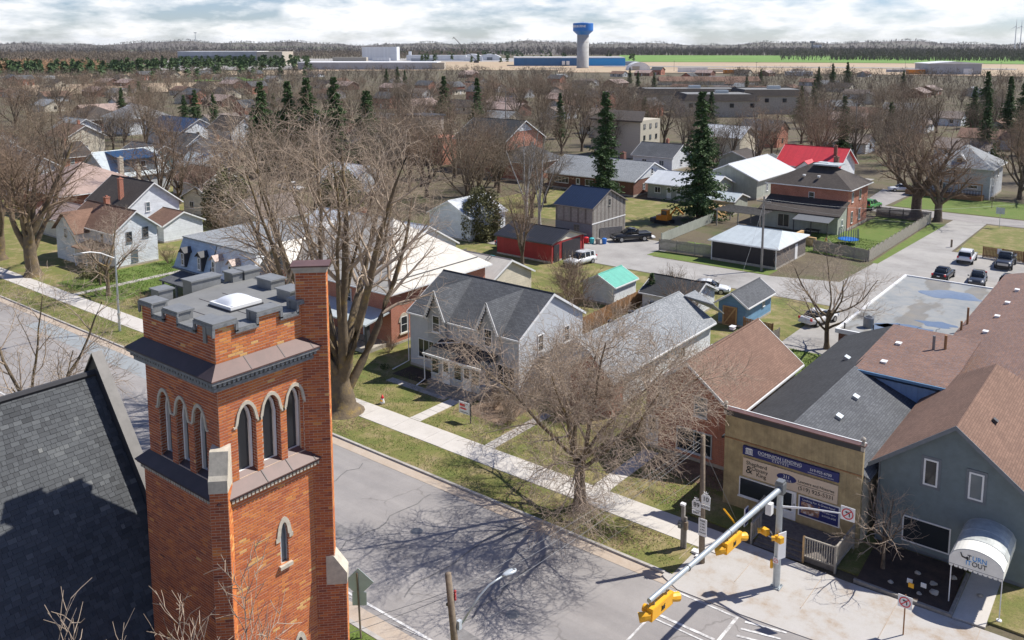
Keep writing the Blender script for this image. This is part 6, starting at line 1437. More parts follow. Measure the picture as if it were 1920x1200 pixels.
fs_ = thing('lawn_sign', 'white realtor board with red marks on a dark post before the grey house', 'sign', (-40.8, 46.3, 0))
part(fs_, 'post', 'trim_dark', lambda q: q.box(-40.42, -40.34, 46.3, 46.38, .1, 1.75)); part(fs_, 'board', 'sign_white', lambda q: q.box(-41.5, -40.45, 46.3, 46.34, .75, 1.65))
part(fs_, 'red_print', 'sign_red', lambda q: (q.box(-41.4, -40.9, 46.288, 46.297, 1.3, 1.5), q.box(-41.4, -40.75, 46.288, 46.297, 1.08, 1.2))); part(fs_, 'grey_print', 'metal_dull', lambda q: q.box(-41.35, -40.6, 46.288, 46.297, .84, .9))
gn = thing('garden_gnome', 'small red-capped white lawn ornament beside the pavement', 'ornament', (-48.2, 44.8, .12))
part(gn, 'body', 'sign_white', lambda q: q.lathe((-48.2, 44.8, .12), [(.16, 0), (.2, .15), (.13, .35), (.14, .42), (.1, .5)], 10), True); part(gn, 'cap', 'sign_red', lambda q: q.lathe((-48.2, 44.8, .6), [(.15, 0), (.1, .1), (.02, .28)], 10), True); part(gn, 'bow', 'signal_yellow', lambda q: q.box(-48.3, -48.05, 44.6, 44.66, .38, .48))

# ------------------------------------------------------------------ vehicles
def loft(q, st, n=12, p=4.0):
    """superellipse sections along x: (x, half width, z bottom, z top, top narrowing)"""
    vs = []; fs = []
    for x, w_, z0, z1, nar in st:
        for k in range(n):
            a = 2*math.pi*(k+.5)/n; c, s_ = math.cos(a), math.sin(a); u = abs(c)**(2/p)*(1 if c > 0 else -1); v = abs(s_)**(2/p)*(1 if s_ > 0 else -1)
            z = (z0+z1)/2+(z1-z0)/2*v; w2 = w_*(1-nar*max(0, (z-(z0+z1)/2)/max(.01, (z1-z0)/2))); vs.append((x, u*w2, z))
    for i in range(len(st)-1):
        for k in range(n): fs.append((i*n+k, i*n+(k+1) % n, (i+1)*n+(k+1) % n, (i+1)*n+k))
    fs.append(tuple(range(n))[::-1]); fs.append(tuple(range((len(st)-1)*n, len(st)*n))); q.add(vs, fs)
def car(kind, mat, name, label, loc, rz, group=None):
    t = thing(name, label, 'car' if kind != 'pickup' else 'pickup truck', loc, R(rz), group)
    def P_(nm, mt, fn, par=None, sm=False): q = MB(); fn(q); return q.build(nm, mt, par or t, sm, local=True)
    if kind == 'sedan':
        L, W, wr, wx = 2.35, .90, .33, 1.42
        P_('body', mat, lambda q: loft(q, [(-2.35, .70, .45, .88, .1), (-2.22, .84, .30, .98, .1), (-1.5, .90, .22, 1.0, .08), (0, .91, .20, .96, .06), (1.1, .90, .22, .93, .06), (1.9, .86, .26, .84, .1), (2.3, .74, .34, .70, .1)]), None, True)
        P_('windows', 'car_glass', lambda q: loft(q, [(-1.85, .66, .9, .98, .2), (-1.15, .76, .9, 1.38, .2), (-.2, .78, .9, 1.43, .2), (.35, .77, .9, 1.40, .2), (1.15, .68, .9, .95, .2)]), None, True)
        P_('roof_panel', mat, lambda q: loft(q, [(-1.12, .58, 1.37, 1.405, .1), (-.2, .62, 1.42, 1.465, .1), (.32, .60, 1.385, 1.425, .1)]), None, True); zt, fx = .66, 2.26
    elif kind == 'suv':
        L, W, wr, wx = 2.4, .95, .37, 1.42
        P_('body', mat, lambda q: loft(q, [(-2.4, .78, .5, 1.0, .06), (-2.3, .90, .34, 1.08, .05), (-1.5, .95, .28, 1.12, .05), (0, .95, .26, 1.10, .05), (1.1, .94, .28, 1.08, .05), (2.0, .90, .32, .98, .08), (2.38, .78, .4, .82, .1)]), None, True)
        P_('windows', 'car_glass', lambda q: loft(q, [(-2.28, .74, 1.0, 1.12, .12), (-2.0, .80, 1.0, 1.60, .14), (-.5, .83, 1.0, 1.68, .14), (.3, .82, 1.0, 1.64, .14), (1.2, .74, 1.0, 1.10, .14)]), None, True)
        P_('roof_panel', mat, lambda q: loft(q, [(-2.02, .66, 1.58, 1.635, .08), (-.5, .70, 1.665, 1.73, .08), (.28, .68, 1.625, 1.68, .08)]), None, True)
        for s_ in (-1, 1): P_('pillar', mat, lambda q: (q.obox((-1.1, s_*.775, 1.36), (.07, 0, 0), (0, .03, 0), (0, s_*-.05, .28)), q.obox((-.1, s_*.785, 1.36), (.05, 0, 0), (0, .03, 0), (0, s_*-.05, .28)), q.obox((-1.95, s_*.745, 1.34), (.14, 0, 0), (0, .03, 0), (0, s_*-.05, .28)))); P_('roof_rail', 'alloy', lambda q: q.tube([(-1.7, s_*.62, 1.74), (.1, s_*.62, 1.74)], .025, 5))
        zt, fx = .78, 2.3
    else:
        L, W, wr, wx = 2.85, 1.0, .42, 1.75
        P_('body', mat, lambda q: loft(q, [(-2.85, .96, .55, 1.12, .03), (-2.78, .98, .5, 1.16, .03), (-.9, .99, .42, 1.16, .03), (-.85, 1.0, .38, 1.18, .03), (1.2, .99, .38, 1.18, .04), (2.3, .96, .42, 1.10, .05), (2.82, .86, .45, .98, .06)]), None, True)
        P_('bed', 'black_plastic', lambda q: q.box(-2.7, -.95, -.82, .82, .8, 1.172)); P_('bed_rail', mat, lambda q: (q.box(-2.78, -.92, -.98, -.84, 1.1, 1.22), q.box(-2.78, -.92, .84, .98, 1.1, 1.22), q.box(-2.84, -2.70, -.98, .98, 1.1, 1.22)))
        P_('windows', 'car_glass', lambda q: loft(q, [(-.86, .82, 1.1, 1.62, .14), (-.6, .84, 1.1, 1.82, .14), (.5, .85, 1.1, 1.84, .14), (1.35, .78, 1.1, 1.22, .14)]), None, True)
        P_('roof_panel', mat, lambda q: loft(q, [(-.7, .68, 1.78, 1.84, .06), (0, .72, 1.83, 1.90, .06), (.52, .70, 1.80, 1.86, .06)]), None, True)
        for s_ in (-1, 1): P_('pillar', mat, lambda q: (q.obox((-.75, s_*.80, 1.46), (.13, 0, 0), (0, .03, 0), (0, s_*-.05, .34)), q.obox((.2, s_*.81, 1.46), (.06, 0, 0), (0, .03, 0), (0, s_*-.05, .34))))
        P_('grille', 'alloy', lambda q: q.box(2.78, 2.87, -.6, .6, .62, .92)); zt, fx = .80, 2.74
    P_('bumper', 'black_plastic' if kind != 'sedan' else mat, lambda q: (q.box(L-.1, L+.06, -W*.82, W*.82, .36, .55), q.box(-L-.06, -L+.1, -W*.82, W*.82, .38, .56)))
    for sx in (-1, 1):
        for sy in (-1, 1):
            q = MB(); q.tube([(sx*wx, sy*(W-.20), wr), (sx*wx, sy*(W+.015), wr)], wr, 16); wh_ = q.build('wheel', 'rubber', t, local=True)
            q = MB(); q.tube([(sx*wx, sy*(W), wr), (sx*wx, sy*(W+.03), wr)], wr*.62, 12); q.build('rim', 'alloy', wh_, local=True)
    for sy in (-1, 1):
        P_('headlight', 'bulb_grey', lambda q: q.obox((fx, sy*W*.70, zt), (.07, sy*-.02, 0), (0, .16, 0), (0, 0, .07)), None); P_('tail_light', 'sign_red', lambda q: q.obox((-L+.05, sy*W*.78, zt+.18), (.06, 0, 0), (0, .10, 0), (0, 0, .12)), None)
        P_('mirror', mat, lambda q: q.obox((.85 if kind != 'pickup' else 1.0, sy*(W+.06), zt+.32), (.06, 0, 0), (0, .09, 0), (0, 0, .07)), None)
    P_('plate', 'sign_white', lambda q: q.box(-L-.075, -L-.062, -.16, .16, .62, .74))
    return t
car('suv', 'car_white', 'parked_car', 'white SUV parked beside the red garage on the back lane', (-60.6, 91.2, .03), -97)
car('pickup', 'car_black', 'parked_pickup', 'black pickup truck beside the weathered wooden barn', (-62.6, 107.3, .03), -128)
car('sedan', 'car_white', 'parked_car', 'white car half hidden behind the small dark-roofed garage', (-42.0, 89.8, .03), 20)
car('suv', 'car_white', 'parked_car', 'white SUV in the gravel lot seen from behind, farthest left', (-21.8, 123.9, .04), 92)
car('pickup', 'car_grey', 'parked_pickup', 'dark grey pickup truck facing us by the board fence', (-17.4, 124.2, .04), -88)
car('sedan', 'car_black', 'parked_car', 'black car seen from behind at the left of the near parking row', (-22.3, 113.0, .04), 88)
car('sedan', 'car_grey', 'parked_car', 'dark sedan in the middle of the near parking row', (-18.6, 113.2, .04), -84)
car('suv', 'car_black', 'parked_car', 'black SUV with red tail lights at the right of the near parking row', (-15.2, 112.9, .04), 88)
car('sedan', 'car_white', 'parked_car', 'white car under the bare tree beside the flat-roofed building', (-28.2, 86.2, .14), 74)
car('sedan', 'car_white', 'parked_car', 'white car on the drive by the big forked tree', (-43.4, 177, .04), -150)
car('suv', 'car_white', 'parked_car', 'white SUV in the far drive, nearest the brown vehicle', (-71.0, 171.5, .04), 20); car('suv', 'car_white', 'parked_car', 'white SUV in the far drive beside the grey garage', (-67.8, 176.0, .04), 15)
car('sedan', 'car_white', 'parked_car', 'white hatchback parked on the second street side', (-63.0, 162.5, .05), 10); car('suv', 'car_brown', 'parked_car', 'brown van behind the white cars on the far drive', (-73.5, 177.5, .04), 30)
car('suv', 'car_green', 'parked_car', 'green vehicle peeking out behind the square brick house', (-42.6, 154.6, .05), 80)
car('sedan', 'car_black', 'parked_car', 'dark car in the yard near the teal gabled house', (-150, 100, .03), 15); car('pickup', 'car_white', 'parked_pickup', 'white pickup in the yard beside the teal gabled house', (-136, 104, .03), 5)
car('sedan', 'car_blue', 'parked_car', 'blue car under the cedar behind the red brick house', (-73.5, 93.5, .03), 60)

# ------------------------------------------------------------------ covers, tar patches and grit on the road
for x, y, lb in ((-33.5, 33.6, 'round iron manhole cover in the road below the maple'), (-24.5, 31.2, 'round iron manhole cover near the mast arm shadow'), (-44.0, 35.4, 'round iron manhole cover by the far lane')):
    q = MB(); q.lathe((x, y, .016), [(0, 0), (.36, 0), (.36, .008), (.30, .012), (0, .012)], 18); tag(q.build('manhole_cover', 'metal_dull'), lb, 'manhole cover')
for pts in ([(-41, 30.2), (-36.5, 30.0), (-36.3, 31.3), (-40.8, 31.5)], [(-29.8, 36.2), (-28.4, 36.1), (-28.2, 37.7), (-29.9, 37.8)], [(-26.0, 27.9), (-22.5, 27.7), (-22.4, 28.6), (-26.1, 28.9)], [(-56, 33), (-50, 32.8), (-50, 33.7), (-56, 34)]): sheet('tar_patch', pts, .019, 'tar_patch')
rs_ = np.random.RandomState(5)
for k in range(9):
    x = -70+k*5.6+rs_.uniform(-1, 1); y = rs_.uniform(28, 30); q = MB(); w_ = .045; prev = None
    for i in range(14):
        p = (x+rs_.uniform(-.25, .25), y+i*.68)
        if p[1] > 37.6: break
        if prev: q.poly([(prev[0]-w_, prev[1], .0215), (prev[0]+w_, prev[1], .0215), (p[0]+w_, p[1], .0215), (p[0]-w_, p[1], .0215)])
        prev = p
    struct(q.build('crack_seal', 'tar_seal'))
# ------------------------------------------------------------------ back lane and second street
rg = house('red_garage', 'red board garage with black metal roof and black doors on the back lane', -72.6, -63.6, 89.0, 96.4, 2.75, 3.9, 'x', 'wall_red', 'metal_black', 0, .3, 'trim_dark', cat='garage')
part(rg, 'gable_panel', 'siding_cream', lambda q: q.prism([(-63.59, 89.2, 2.76), (-63.59, 96.2, 2.76), (-63.59, 92.7, 3.85)], (.03, 0, 0)))
part(rg, 'garage_door', 'wall_black', lambda q: q.box(-63.6, -63.53, 91.4, 95.6, .05, 2.5)); part(rg, 'side_door', 'wall_black', lambda q: q.box(-63.6, -63.53, 89.5, 90.7, .05, 2.4))
for y_ in (88.95, 96.2): part(rg, 'corner_post', 'wall_red', lambda q: q.box(-63.62, -63.5, y_, y_+.25, 0, 2.75))
bn = house('wooden_barn', 'two-storey weathered grey board barn with blue-black metal roof', -73.0, -66.6, 103.2, 112.4, 4.9, 7.0, 'x', 'barn_wood', 'metal_blueblack', 0, .25, 'barn_wood', wins=[('+x', 107.8, 5.2, .6, 1.0, (1, 1), 'wood_grey'), ('-y', -69.2, 1.6, 1.0, 1.3, (2, 2))])
for i in range(26):
    y = 103.22+i*.353; zt = 4.9+min(y-103.2, 112.4-y-.3)*.456
    q = MB(); q.box(-66.6, -66.575+random.uniform(0, .012), y, y+.335, .3, zt); q.build('board', 'wood_grey' if i % 3 else 'barn_wood', bn)
for i in range(20):
    x = -72.98+i*.32; q = MB(); q.box(x, x+.305, 103.175-random.uniform(0, .012), 103.2, 2.6, 4.75); q.build('board', 'wood_grey' if i % 4 else 'barn_wood', bn)
part(bn, 'belt_rail', 'trim_white', lambda q: q.box(-66.575, -66.53, 103.1, 112.4, 2.5, 2.65)); part(bn, 'lower_wall', 'trim_grey', lambda q: q.box(-73.0, -66.61, 103.16, 103.2, .3, 2.45))
gt_ = MB(); gt_.obox((-65.6, 106.8, .9), (.9, 1.6, 0), (.05, -.03, 0), (0, 0, .85)); tag(gt_.build('leaning_gate', 'wood_grey'), 'grey slatted gate leaning against the barn corner', 'gate')
for i, (x, y, m_, lb) in enumerate(((-66.0, 102.3, 'plastic_teal', 'teal bin at the barn wall'), (-66.9, 102.2, 'sign_red', 'red bag at the barn wall'), (-67.7, 102.3, 'sign_blue', 'blue bag at the barn wall'), (-65.2, 102.6, 'wood_grey', 'grey bin at the barn corner'), (-64.5, 103.2, 'tank_blue', 'dark blue bin nearest the pickup'))):
    q = MB(); q.lathe((x, y, .02), [(.30, 0), (.36, .7), (.38, .75), (.2, .85)], 8); tag(q.build('bin', m_), lb, 'bin')
gs_ = house('green_roof_shed', 'small white shed with green corrugated roof by the brown board fence', -51.4, -47.4, 78.0, 82.6, 2.3, 3.3, 'y', 'siding_white', 'metal_green', 0, .2, cat='shed')
dg = house('dark_roof_garage', 'small white garage with dark shingle roof behind the board fence', -44.4, -38.8, 78.8, 84.4, 2.2, 3.4, 'x', 'siding_white', 'shingle_dark', 0, .3, cat='garage')
bs = house('blue_shed', 'blue board shed with grey shingle roof and timber cross-braced door', -36.2, -33.3, 79.8, 86.3, 2.5, 3.5, 'y', 'siding_blue', 'shingle_grey', 0, .35, wins=[('+x', 84.2, 1.7, .5, .6, (1, 0))], cat='shed')
dr_ = part(bs, 'barn_door', 'wood_brown', lambda q: q.box(-35.7, -34.2, 79.72, 79.79, .1, 2.1)); part(dr_, 'cross_brace', 'wood_new', lambda q: (q.box(-35.7, -34.2, 79.69, 79.715, 2.0, 2.12), q.box(-35.7, -34.2, 79.69, 79.715, .1, .22), q.box(-35.72, -35.58, 79.69, 79.715, .22, 2.0), q.box(-34.32, -34.18, 79.69, 79.715, .22, 2.0), q.prism([(-35.58, 79.69, .25), (-35.45, 79.69, .22), (-34.32, 79.69, 1.95), (-34.45, 79.69, 2.0)], (0, .02, 0))))
fence('board_fence', 'tall brown board fence behind the long grey-roofed house', (-44.9, 66), (-45.6, 86.5), 1.85, 'wood_brown', 2.4, .0, .16, .012)
fence('low_board_fence', 'short brown fence run beside the blue shed', (-33.0, 78.6), (-30.0, 78.4), 1.6, 'wood_brown', 2.0); fence('picket_run', 'grey and brown board fence along the green back lawn', (-30.2, 72.5), (-29.2, 78.2), 1.4, 'wood_fence', 2.0)
fence('grey_board_fence', 'weathered grey board fence along the back lane before the black garage', (-56.4, 104.4), (-48.7, 105.1), 1.7, 'wood_fence', 2.4, .12)
fence('pale_lattice_fence', 'pale green-grey panel fence climbing back from the lane', (-58.2, 108.5), (-59.0, 127.0), 1.5, 'siding_sage', 2.3, .0, .2)
fence('scalloped_fence', 'scalloped grey picket fence along the side lane by the green yard', (-31.8, 115.8), (-31.6, 148.2), 1.7, 'wood_fence', 2.05, .32, .13, .025); fence('yard_fence', 'grey board fence closing the green yard toward the black garage', (-39.6, 117.2), (-31.9, 115.7), 1.6, 'wood_fence', 2.0, .08)
fence('back_yard_fence', 'dark board fence at the rear of the green yard', (-40, 148.4), (-31.8, 148.6), 1.6, 'deck_wood', 2.0); fence('lot_fence', 'brown board fence behind the grey pickup in the parking lot', (-20.6, 127.6), (-4, 127.0), 1.5, 'wood_brown', 2.4)
lp = MB(); lp.box(-18.9, -18.4, 127.3, 127.34, .8, 1.5); tag(lp.build('fence_notice', 'sign_white'), 'white notice fixed to the parking lot fence', 'sign')
bg_ = house('black_garage', 'black-walled garage with pale grey metal hip roof on the lane', -48.5, -39.8, 104.2, 114.6, 2.75, 3.9, 'x', 'wall_black', 'metal_palegrey', 1.3, .35, cat='garage')
part(bg_, 'side_door', 'trim_white', lambda q: q.box(-39.82, -39.72, 110.6, 111.5, .1, 2.1)); part(bg_, 'side_wall', 'deck_wood', lambda q: q.box(-39.79, -39.75, 104.25, 114.55, .3, 2.7)); [part(bg_, 'corner_trim', 'trim_white', lambda q: q.box(x_, x_+.12, 104.14, 104.2, 0, 2.6)) for x_ in (-48.56, -39.86)]
pp_ = thing('lane_utility_pole', 'tall grey utility pole by the black garage on the lane', 'utility pole', (-41.0, 102.6, 0)); part(pp_, 'pole', 'wood_grey', lambda q: q.tube([(-41, 102.6, 0), (-41, 102.6, 9.5)], [.17, .12], 8)); part(pp_, 'crossarm', 'wood_grey', lambda q: q.box(-41.9, -40.1, 102.5, 102.62, 8.8, 8.95))
for i, (a, b, s_, lb) in enumerate((((-41, 102.6, 9.2), (-17, 125, 8), 1.0, 'wire strung from the lane pole over the parking lot, upper'), ((-41, 102.6, 8.7), (-10, 118, 7.5), 1.2, 'wire strung from the lane pole over the parking lot, lower'), ((-41, 102.6, 9.0), (-48, 98, 2.8), .3, 'service wire dropping from the lane pole to the lane side'), ((-41, 102.6, 8.8), (-36, 84, 3.2), .4, 'service wire from the lane pole to the blue shed'))): wire('lane_wire', lb, a, b, s_, .010)
# bungalow, cream house, brick houses
house('brick_bungalow', 'long brick bungalow with grey roof and white gable end behind the barn', -100.5, -80.8, 139.2, 153, 3.1, 5.8, 'x', 'brick_dark', 'shingle_grey_light', 0, .5, wins=[('-y', -97, 1.8, 3.2, 1.2, (4, 0)), ('-y', -90.6, 1.8, 1.8, 1.2, (2, 0)), ('-y', -84.5, 1.8, 1.4, 1.2, (2, 0)), ('+x', 146, 4.2, .7, 1.1, (1, 1)), ('+x', 143, 1.6, .8, 1.2, (1, 1)), ('+x', 149, 1.6, .8, 1.2, (1, 1))], doors=[('-y', -93.2, .4)], chim=[(-89, 149, 6.8, .9, 'brick_dark')])
part(bpy.data.objects['brick_bungalow'], 'gable_panel', 'siding_white', lambda q: q.prism([(-80.79, 139.4, 3.1), (-80.79, 152.8, 3.1), (-80.79, 146.1, 5.7)], (.04, 0, 0)))
ch_ = house('cream_house', 'cream cottage with white and grey metal roofs behind the orange excavator', -78.6, -66.0, 140.6, 150, 2.9, 4.6, 'x', 'siding_sage', 'metal_white', 0, .4, wins=[('-y', -76.5, 1.7, 1.2, 1.1, (2, 0)), ('-y', -70, 1.6, 1.6, 1.2, (2, 0)), ('-y', -68, 1.6, 1.2, 1.2, (2, 0))], doors=[('-y', -74.2, .35), ('-y', -72.2, .35)])
house('cream_house_wing', 'taller cream wing with pale metal roof behind the spruce', -72.5, -61.5, 150.2, 168, 3.8, 6.2, 'y', 'siding_sage', 'metal_white', 0, .4, wins=[('+x', 155, 1.9, .8, 1.4, (1, 1))], cat='house wing')
house('grey_roof_lean_to', 'grey corrugated lean-to beside the spruce and wooden deck', -66, -59, 134.5, 140.3, 2.3, 3.2, 'x', 'siding_sage', 'metal_palegrey', 0, .3, cat='shed')
pt2 = MB(); pt2.box(-62.5, -59.6, 129.5, 133.5, .1, 1.7); tag(pt2.build('new_timber_porch', 'wood_new'), 'fresh orange timber porch panel beside the grey lean-to', 'porch')
pg = thing('pergola', 'weathered pergola frame behind the black garage', 'pergola', (-54, 128, 0))
for x in (-57.5, -54, -50.5):
    for y in (125, 130): part(pg, 'post', 'wood_grey', lambda q: q.box(x-.08, x+.08, y-.08, y+.08, 0, 2.5))
for y in np.arange(124.6, 130.6, .75): part(pg, 'rafter', 'wood_grey', lambda q: q.box(-58, -50, y-.04, y+.04, 2.5, 2.65))
ex = thing('excavator', 'small orange excavator parked in the muddy yard', 'excavator', (-64.6, 121.5, 0))
part(ex, 'tracks', 'rubber', lambda q: (q.box(-66, -63.4, 120.4, 120.9, .05, .6), q.box(-66, -63.4, 122, 122.5, .05, .6))); part(ex, 'body', 'machine_orange', lambda q: (q.box(-65.8, -63.9, 120.6, 122.3, .6, 1.35), q.box(-65.0, -63.9, 120.7, 121.6, 1.35, 2.3))); part(ex, 'boom', 'machine_orange', lambda q: q.tube([(-64, 121.9, 1.3), (-62.9, 121.9, 2.7), (-61.7, 121.9, 1.7)], .15, 6)); part(ex, 'bucket', 'trim_dark', lambda q: q.box(-66.9, -66.0, 120.6, 122.3, .2, .8)); part(ex, 'cab_window', 'glass', lambda q: q.box(-64.9, -64.0, 120.66, 121.64, 1.5, 2.15))
for x, y, s_, m_, lb in ((-71.5, 117, 1.0, 'machine_orange', 'rusty orange scrap heap beyond the pickup'), (-69, 114.5, .8, 'wood_grey', 'grey lumber pile beyond the pickup'), (-60.5, 118, .8, 'lawn_green', 'green tarpaulin mound by the pale fence'), (-61, 110.5, .6, 'sign_white', 'white barbecue cover by the lane fence')):
    rock(x, y, .02, s_, lb); o = bpy.data.objects[[k.name for k in bpy.data.objects if k.get('label') == lb][0]]; o.name = 'scrap_pile'; o['category'] = 'pile'; o.data.materials.clear(); o.data.materials.append(MATS[m_]); del o['group']
sb_ = house('square_brick_house', 'square two-storey red brick house with dark brown hip roof', -52.4, -40.2, 133.6, 143.4, 6.6, 9.3, 'x', 'brick_red', 'shingle_darkbrown', 4.9, .6, wins=[('-y', -45.8, 4.7, .9, 1.5, (1, 1)), ('+x', 135.6, 4.9, .8, 1.5, (1, 1)), ('+x', 139.4, 4.9, .8, 1.5, (1, 1)), ('+x', 135.6, 1.8, .8, 1.8, (1, 1)), ('+x', 139.4, 1.8, .8, 1.8, (1, 1))], chim=[(-44.6, 141, 10.2, .7, 'brick_dark')])
part(sb_, 'roof_deck', 'metal_palegrey', lambda q: q.box(-47, -43, 137.0, 140.5, 9.2, 9.42))
part(sb_, 'lean_to_wall', 'siding_sage', lambda q: q.prism([(-52, 129.4, 0), (-52, 133.58, 0), (-52, 133.58, 4.2), (-52, 129.4, 2.8)], (11.7, 0, 0))); part(sb_, 'lean_to_roof', 'shingle_darkbrown', lambda q: q.slab([(-52.4, 128.9, 2.85), (-39.9, 128.9, 2.85), (-39.9, 133.55, 4.5), (-52.4, 133.55, 4.5)], .15))
window(sb_, '-y', 129.4, -48.5, 1.3, 1.8, 2.0, (2, 0), 'stone_pale'); window(sb_, '+x', -40.3, 131.4, 1.6, .6, .9, (1, 0))
vents(sb_, [(-47.5, 134.8, 7.75), (-45.2, 134.8, 7.75)])
gz = thing('patio_gazebo', 'dark-roofed patio gazebo with glass panels in the green yard', 'gazebo', (-43, 127.6, 0)); part(gz, 'roof', 'metal_dull', lambda q: q.slab([(-46, 126.2, 2.3), (-40.6, 126.2, 2.3), (-40.6, 129, 2.7), (-46, 129, 2.7)], .08))
for x in (-45.8, -43.2, -40.8): part(gz, 'post', 'trim_dark', lambda q: q.box(x-.06, x+.06, 126.3, 126.42, 0, 2.25))
part(gz, 'table', 'trim_dark', lambda q: (q.box(-44.5, -42.4, 127.2, 128.4, .68, .75), q.box(-44.3, -44.2, 127.4, 127.5, 0, .68), q.box(-42.7, -42.6, 128.1, 128.2, 0, .68)))
tag(part(None, 'planter_wall', 'wood_new', lambda q: (q.box(-43.4, -40.2, 119.8, 120.2, .0, 1.3), q.box(-43.4, -43.0, 120.21, 123, 0, 1.5))), 'new orange timber screen in the corner of the green yard', 'screen')
tr_ = thing('trampoline', 'netted blue trampoline standing on the green yard', 'trampoline', (-37.2, 124.6, 0)); part(tr_, 'mat', 'tank_blue', lambda q: q.lathe((-37.2, 124.6, .7), [(0, 0), (1.4, 0), (1.45, .06), (1.2, .09), (0, .07)], 16)); part(tr_, 'net', 'trim_grey', lambda q: [q.tube([(-37.2+1.4*math.cos(a), 124.6+1.4*math.sin(a), .7), (-37.2+1.3*math.cos(a), 124.6+1.3*math.sin(a), 2.3)], .03, 4) for a in [k*math.pi/12 for k in range(24)]])
for k in range(4): part(tr_, 'leg', 'metal_galv', lambda q: q.tube([(-37.2+1.3*math.cos(k*1.57), 124.6+1.3*math.sin(k*1.57), 0), (-37.2+1.3*math.cos(k*1.57), 124.6+1.3*math.sin(k*1.57), .72)], .04, 5))
sd2 = thing('toy_slide', 'white and orange toy slide on the green yard', 'slide', (-38.2, 120.7, 0)); part(sd2, 'chute', 'sign_white', lambda q: q.slab([(-39.2, 120.4, 1.3), (-38.8, 120.4, 1.3), (-37.6, 120.9, .2), (-38.0, 121.2, .2)], .08)); part(sd2, 'frame', 'machine_orange', lambda q: (q.tube([(-39.2, 120.3, 0), (-39.0, 120.4, 1.4)], .05, 5), q.tube([(-38.6, 120.1, 0), (-38.9, 120.4, 1.4)], .05, 5)))
tag(part(None, 'yellow_sled', 'signal_yellow', lambda q: q.lathe((-41.6, 122.4, .05), [(0, 0), (.6, 0), (.75, .14), (.5, .1), (0, .08)], 10)), 'flat yellow toy lying by the timber screen', 'toy'); tag(part(None, 'teal_pool', 'plastic_teal', lambda q: q.lathe((-71.6, 86.0, .1), [(0, 0), (.8, 0), (1.0, .3), (.8, .26), (0, .12)], 14)), 'round teal toy pool on the grass behind the red brick house', 'toy')
gy = house('grey_hip_house', 'grey two-storey house with pale weathered hip roof and long porch by the forked tree', -39.0, -28.2, 176.5, 189, 6.0, 9.2, 'y', 'siding_grey', 'shingle_grey_light', 5.2, .6, wins=[('-y', -34, 4.4, .9, 1.6, (1, 1)), ('+x', 179, 4.4, .9, 1.5, (1, 1)), ('+x', 184, 4.4, .9, 1.5, (1, 1)), ('+x', 179, 1.6, .9, 1.5, (1, 1)), ('-y', -31.0, 2.2, 1.6, .6, (1, 0)), ('-y', -35.5, 1.7, 1.2, 1.6, (2, 0))])
part(gy, 'porch_deck', 'wood_brown', lambda q: q.box(-42, -29, 174.2, 176.45, 0, .9)); part(gy, 'porch_beam', 'wood_brown', lambda q: q.box(-36, -29, 174.25, 174.45, 2.9, 3.1))
for x in (-36, -32.5, -29.1): part(gy, 'porch_post', 'wood_brown', lambda q: q.box(x-.08, x+.08, 174.3, 174.46, .9, 2.9))
for i in range(26): part(gy, 'baluster', 'trim_dark', lambda q: q.box(-41.8+i*.49, -41.7+i*.49, 174.22, 174.28, .9, 1.75))
part(gy, 'porch_rail', 'trim_dark', lambda q: q.box(-42, -29.1, 174.2, 174.3, 1.75, 1.84)); g_ = part(gy, 'attic_dormer', 'siding_grey', lambda q: q.prism([(-35.2, 177.2, 6.3), (-32.0, 177.2, 6.3), (-33.6, 177.2, 8.0)], (0, 3, 0))); window(gy, '-y', 177.2, -33.6, 6.9, .9, .7, (1, 0), 'wood_new')
st_ = thing('street_sign', 'street name sign on a thin post at the lane corner', 'sign', (-22.3, 150.3, 0)); part(st_, 'post', 'metal_galv', lambda q: q.tube([(-22.3, 150.3, 0), (-22.3, 150.3, 3.2)], .04, 5)); part(st_, 'plate', 'sign_back', lambda q: q.box(-22.9, -21.7, 150.28, 150.32, 2.2, 3.2))
tag(part(None, 'wooden_bollard', 'wood_pole', lambda q: q.tube([(-25.2, 131.5, 0), (-25.2, 131.5, 1.1)], .14, 6)), 'stubby wooden bollard at the edge of the corner lawn', 'bollard'); tag(part(None, 'garden_lamp_post', 'wood_pole', lambda q: (q.tube([(-26.3, 168, 0), (-26.3, 168, 1.6)], .06, 5), q.box(-26.6, -26.0, 167.9, 168.1, 1.6, 2.0))), 'low post with blue plate on the lawn before the grey hip house', 'post')
rr = house('red_roof_house', 'white house with bright red metal roof and small gabled porch', -68.0, -55.5, 176.5, 187.5, 3.6, 6.9, 'x', 'siding_white', 'metal_red', 0, .6, chim=[(-57.2, 180, 7.6, .6, 'brick_dark')], wins=[('-y', -58, 1.8, 1.2, 1.2, (2, 0))])
part(rr, 'porch_gable', 'siding_white', lambda q: q.prism([(-63.6, 174.2, 0), (-59.2, 174.2, 0), (-59.2, 174.2, 2.9), (-61.4, 174.2, 4.6), (-63.6, 174.2, 2.9)], (0, 2.25, 0))); part(rr, 'porch_roof', 'metal_red', lambda q: (q.slab([(-64, 173.8, 2.8), (-61.4, 173.8, 4.8), (-61.4, 179, 4.8), (-64, 177, 2.8)][::-1], .1), q.slab([(-61.4, 173.8, 4.8), (-58.8, 173.8, 2.8), (-58.8, 177, 2.8), (-61.4, 179, 4.8)][::-1], .1)))
house('white_garage', 'white double garage with grey roof left of the red-roofed house', -77, -70.2, 181, 188, 2.5, 3.9, 'y', 'siding_white', 'shingle_grey', 0, .3, 'trim_white', cat='garage'); house('grey_garage', 'grey garage with dark roof behind the white SUVs', -86, -78.5, 186, 194, 2.5, 4.0, 'y', 'siding_sage', 'shingle_darkbrown', 0, .3, cat='garage')
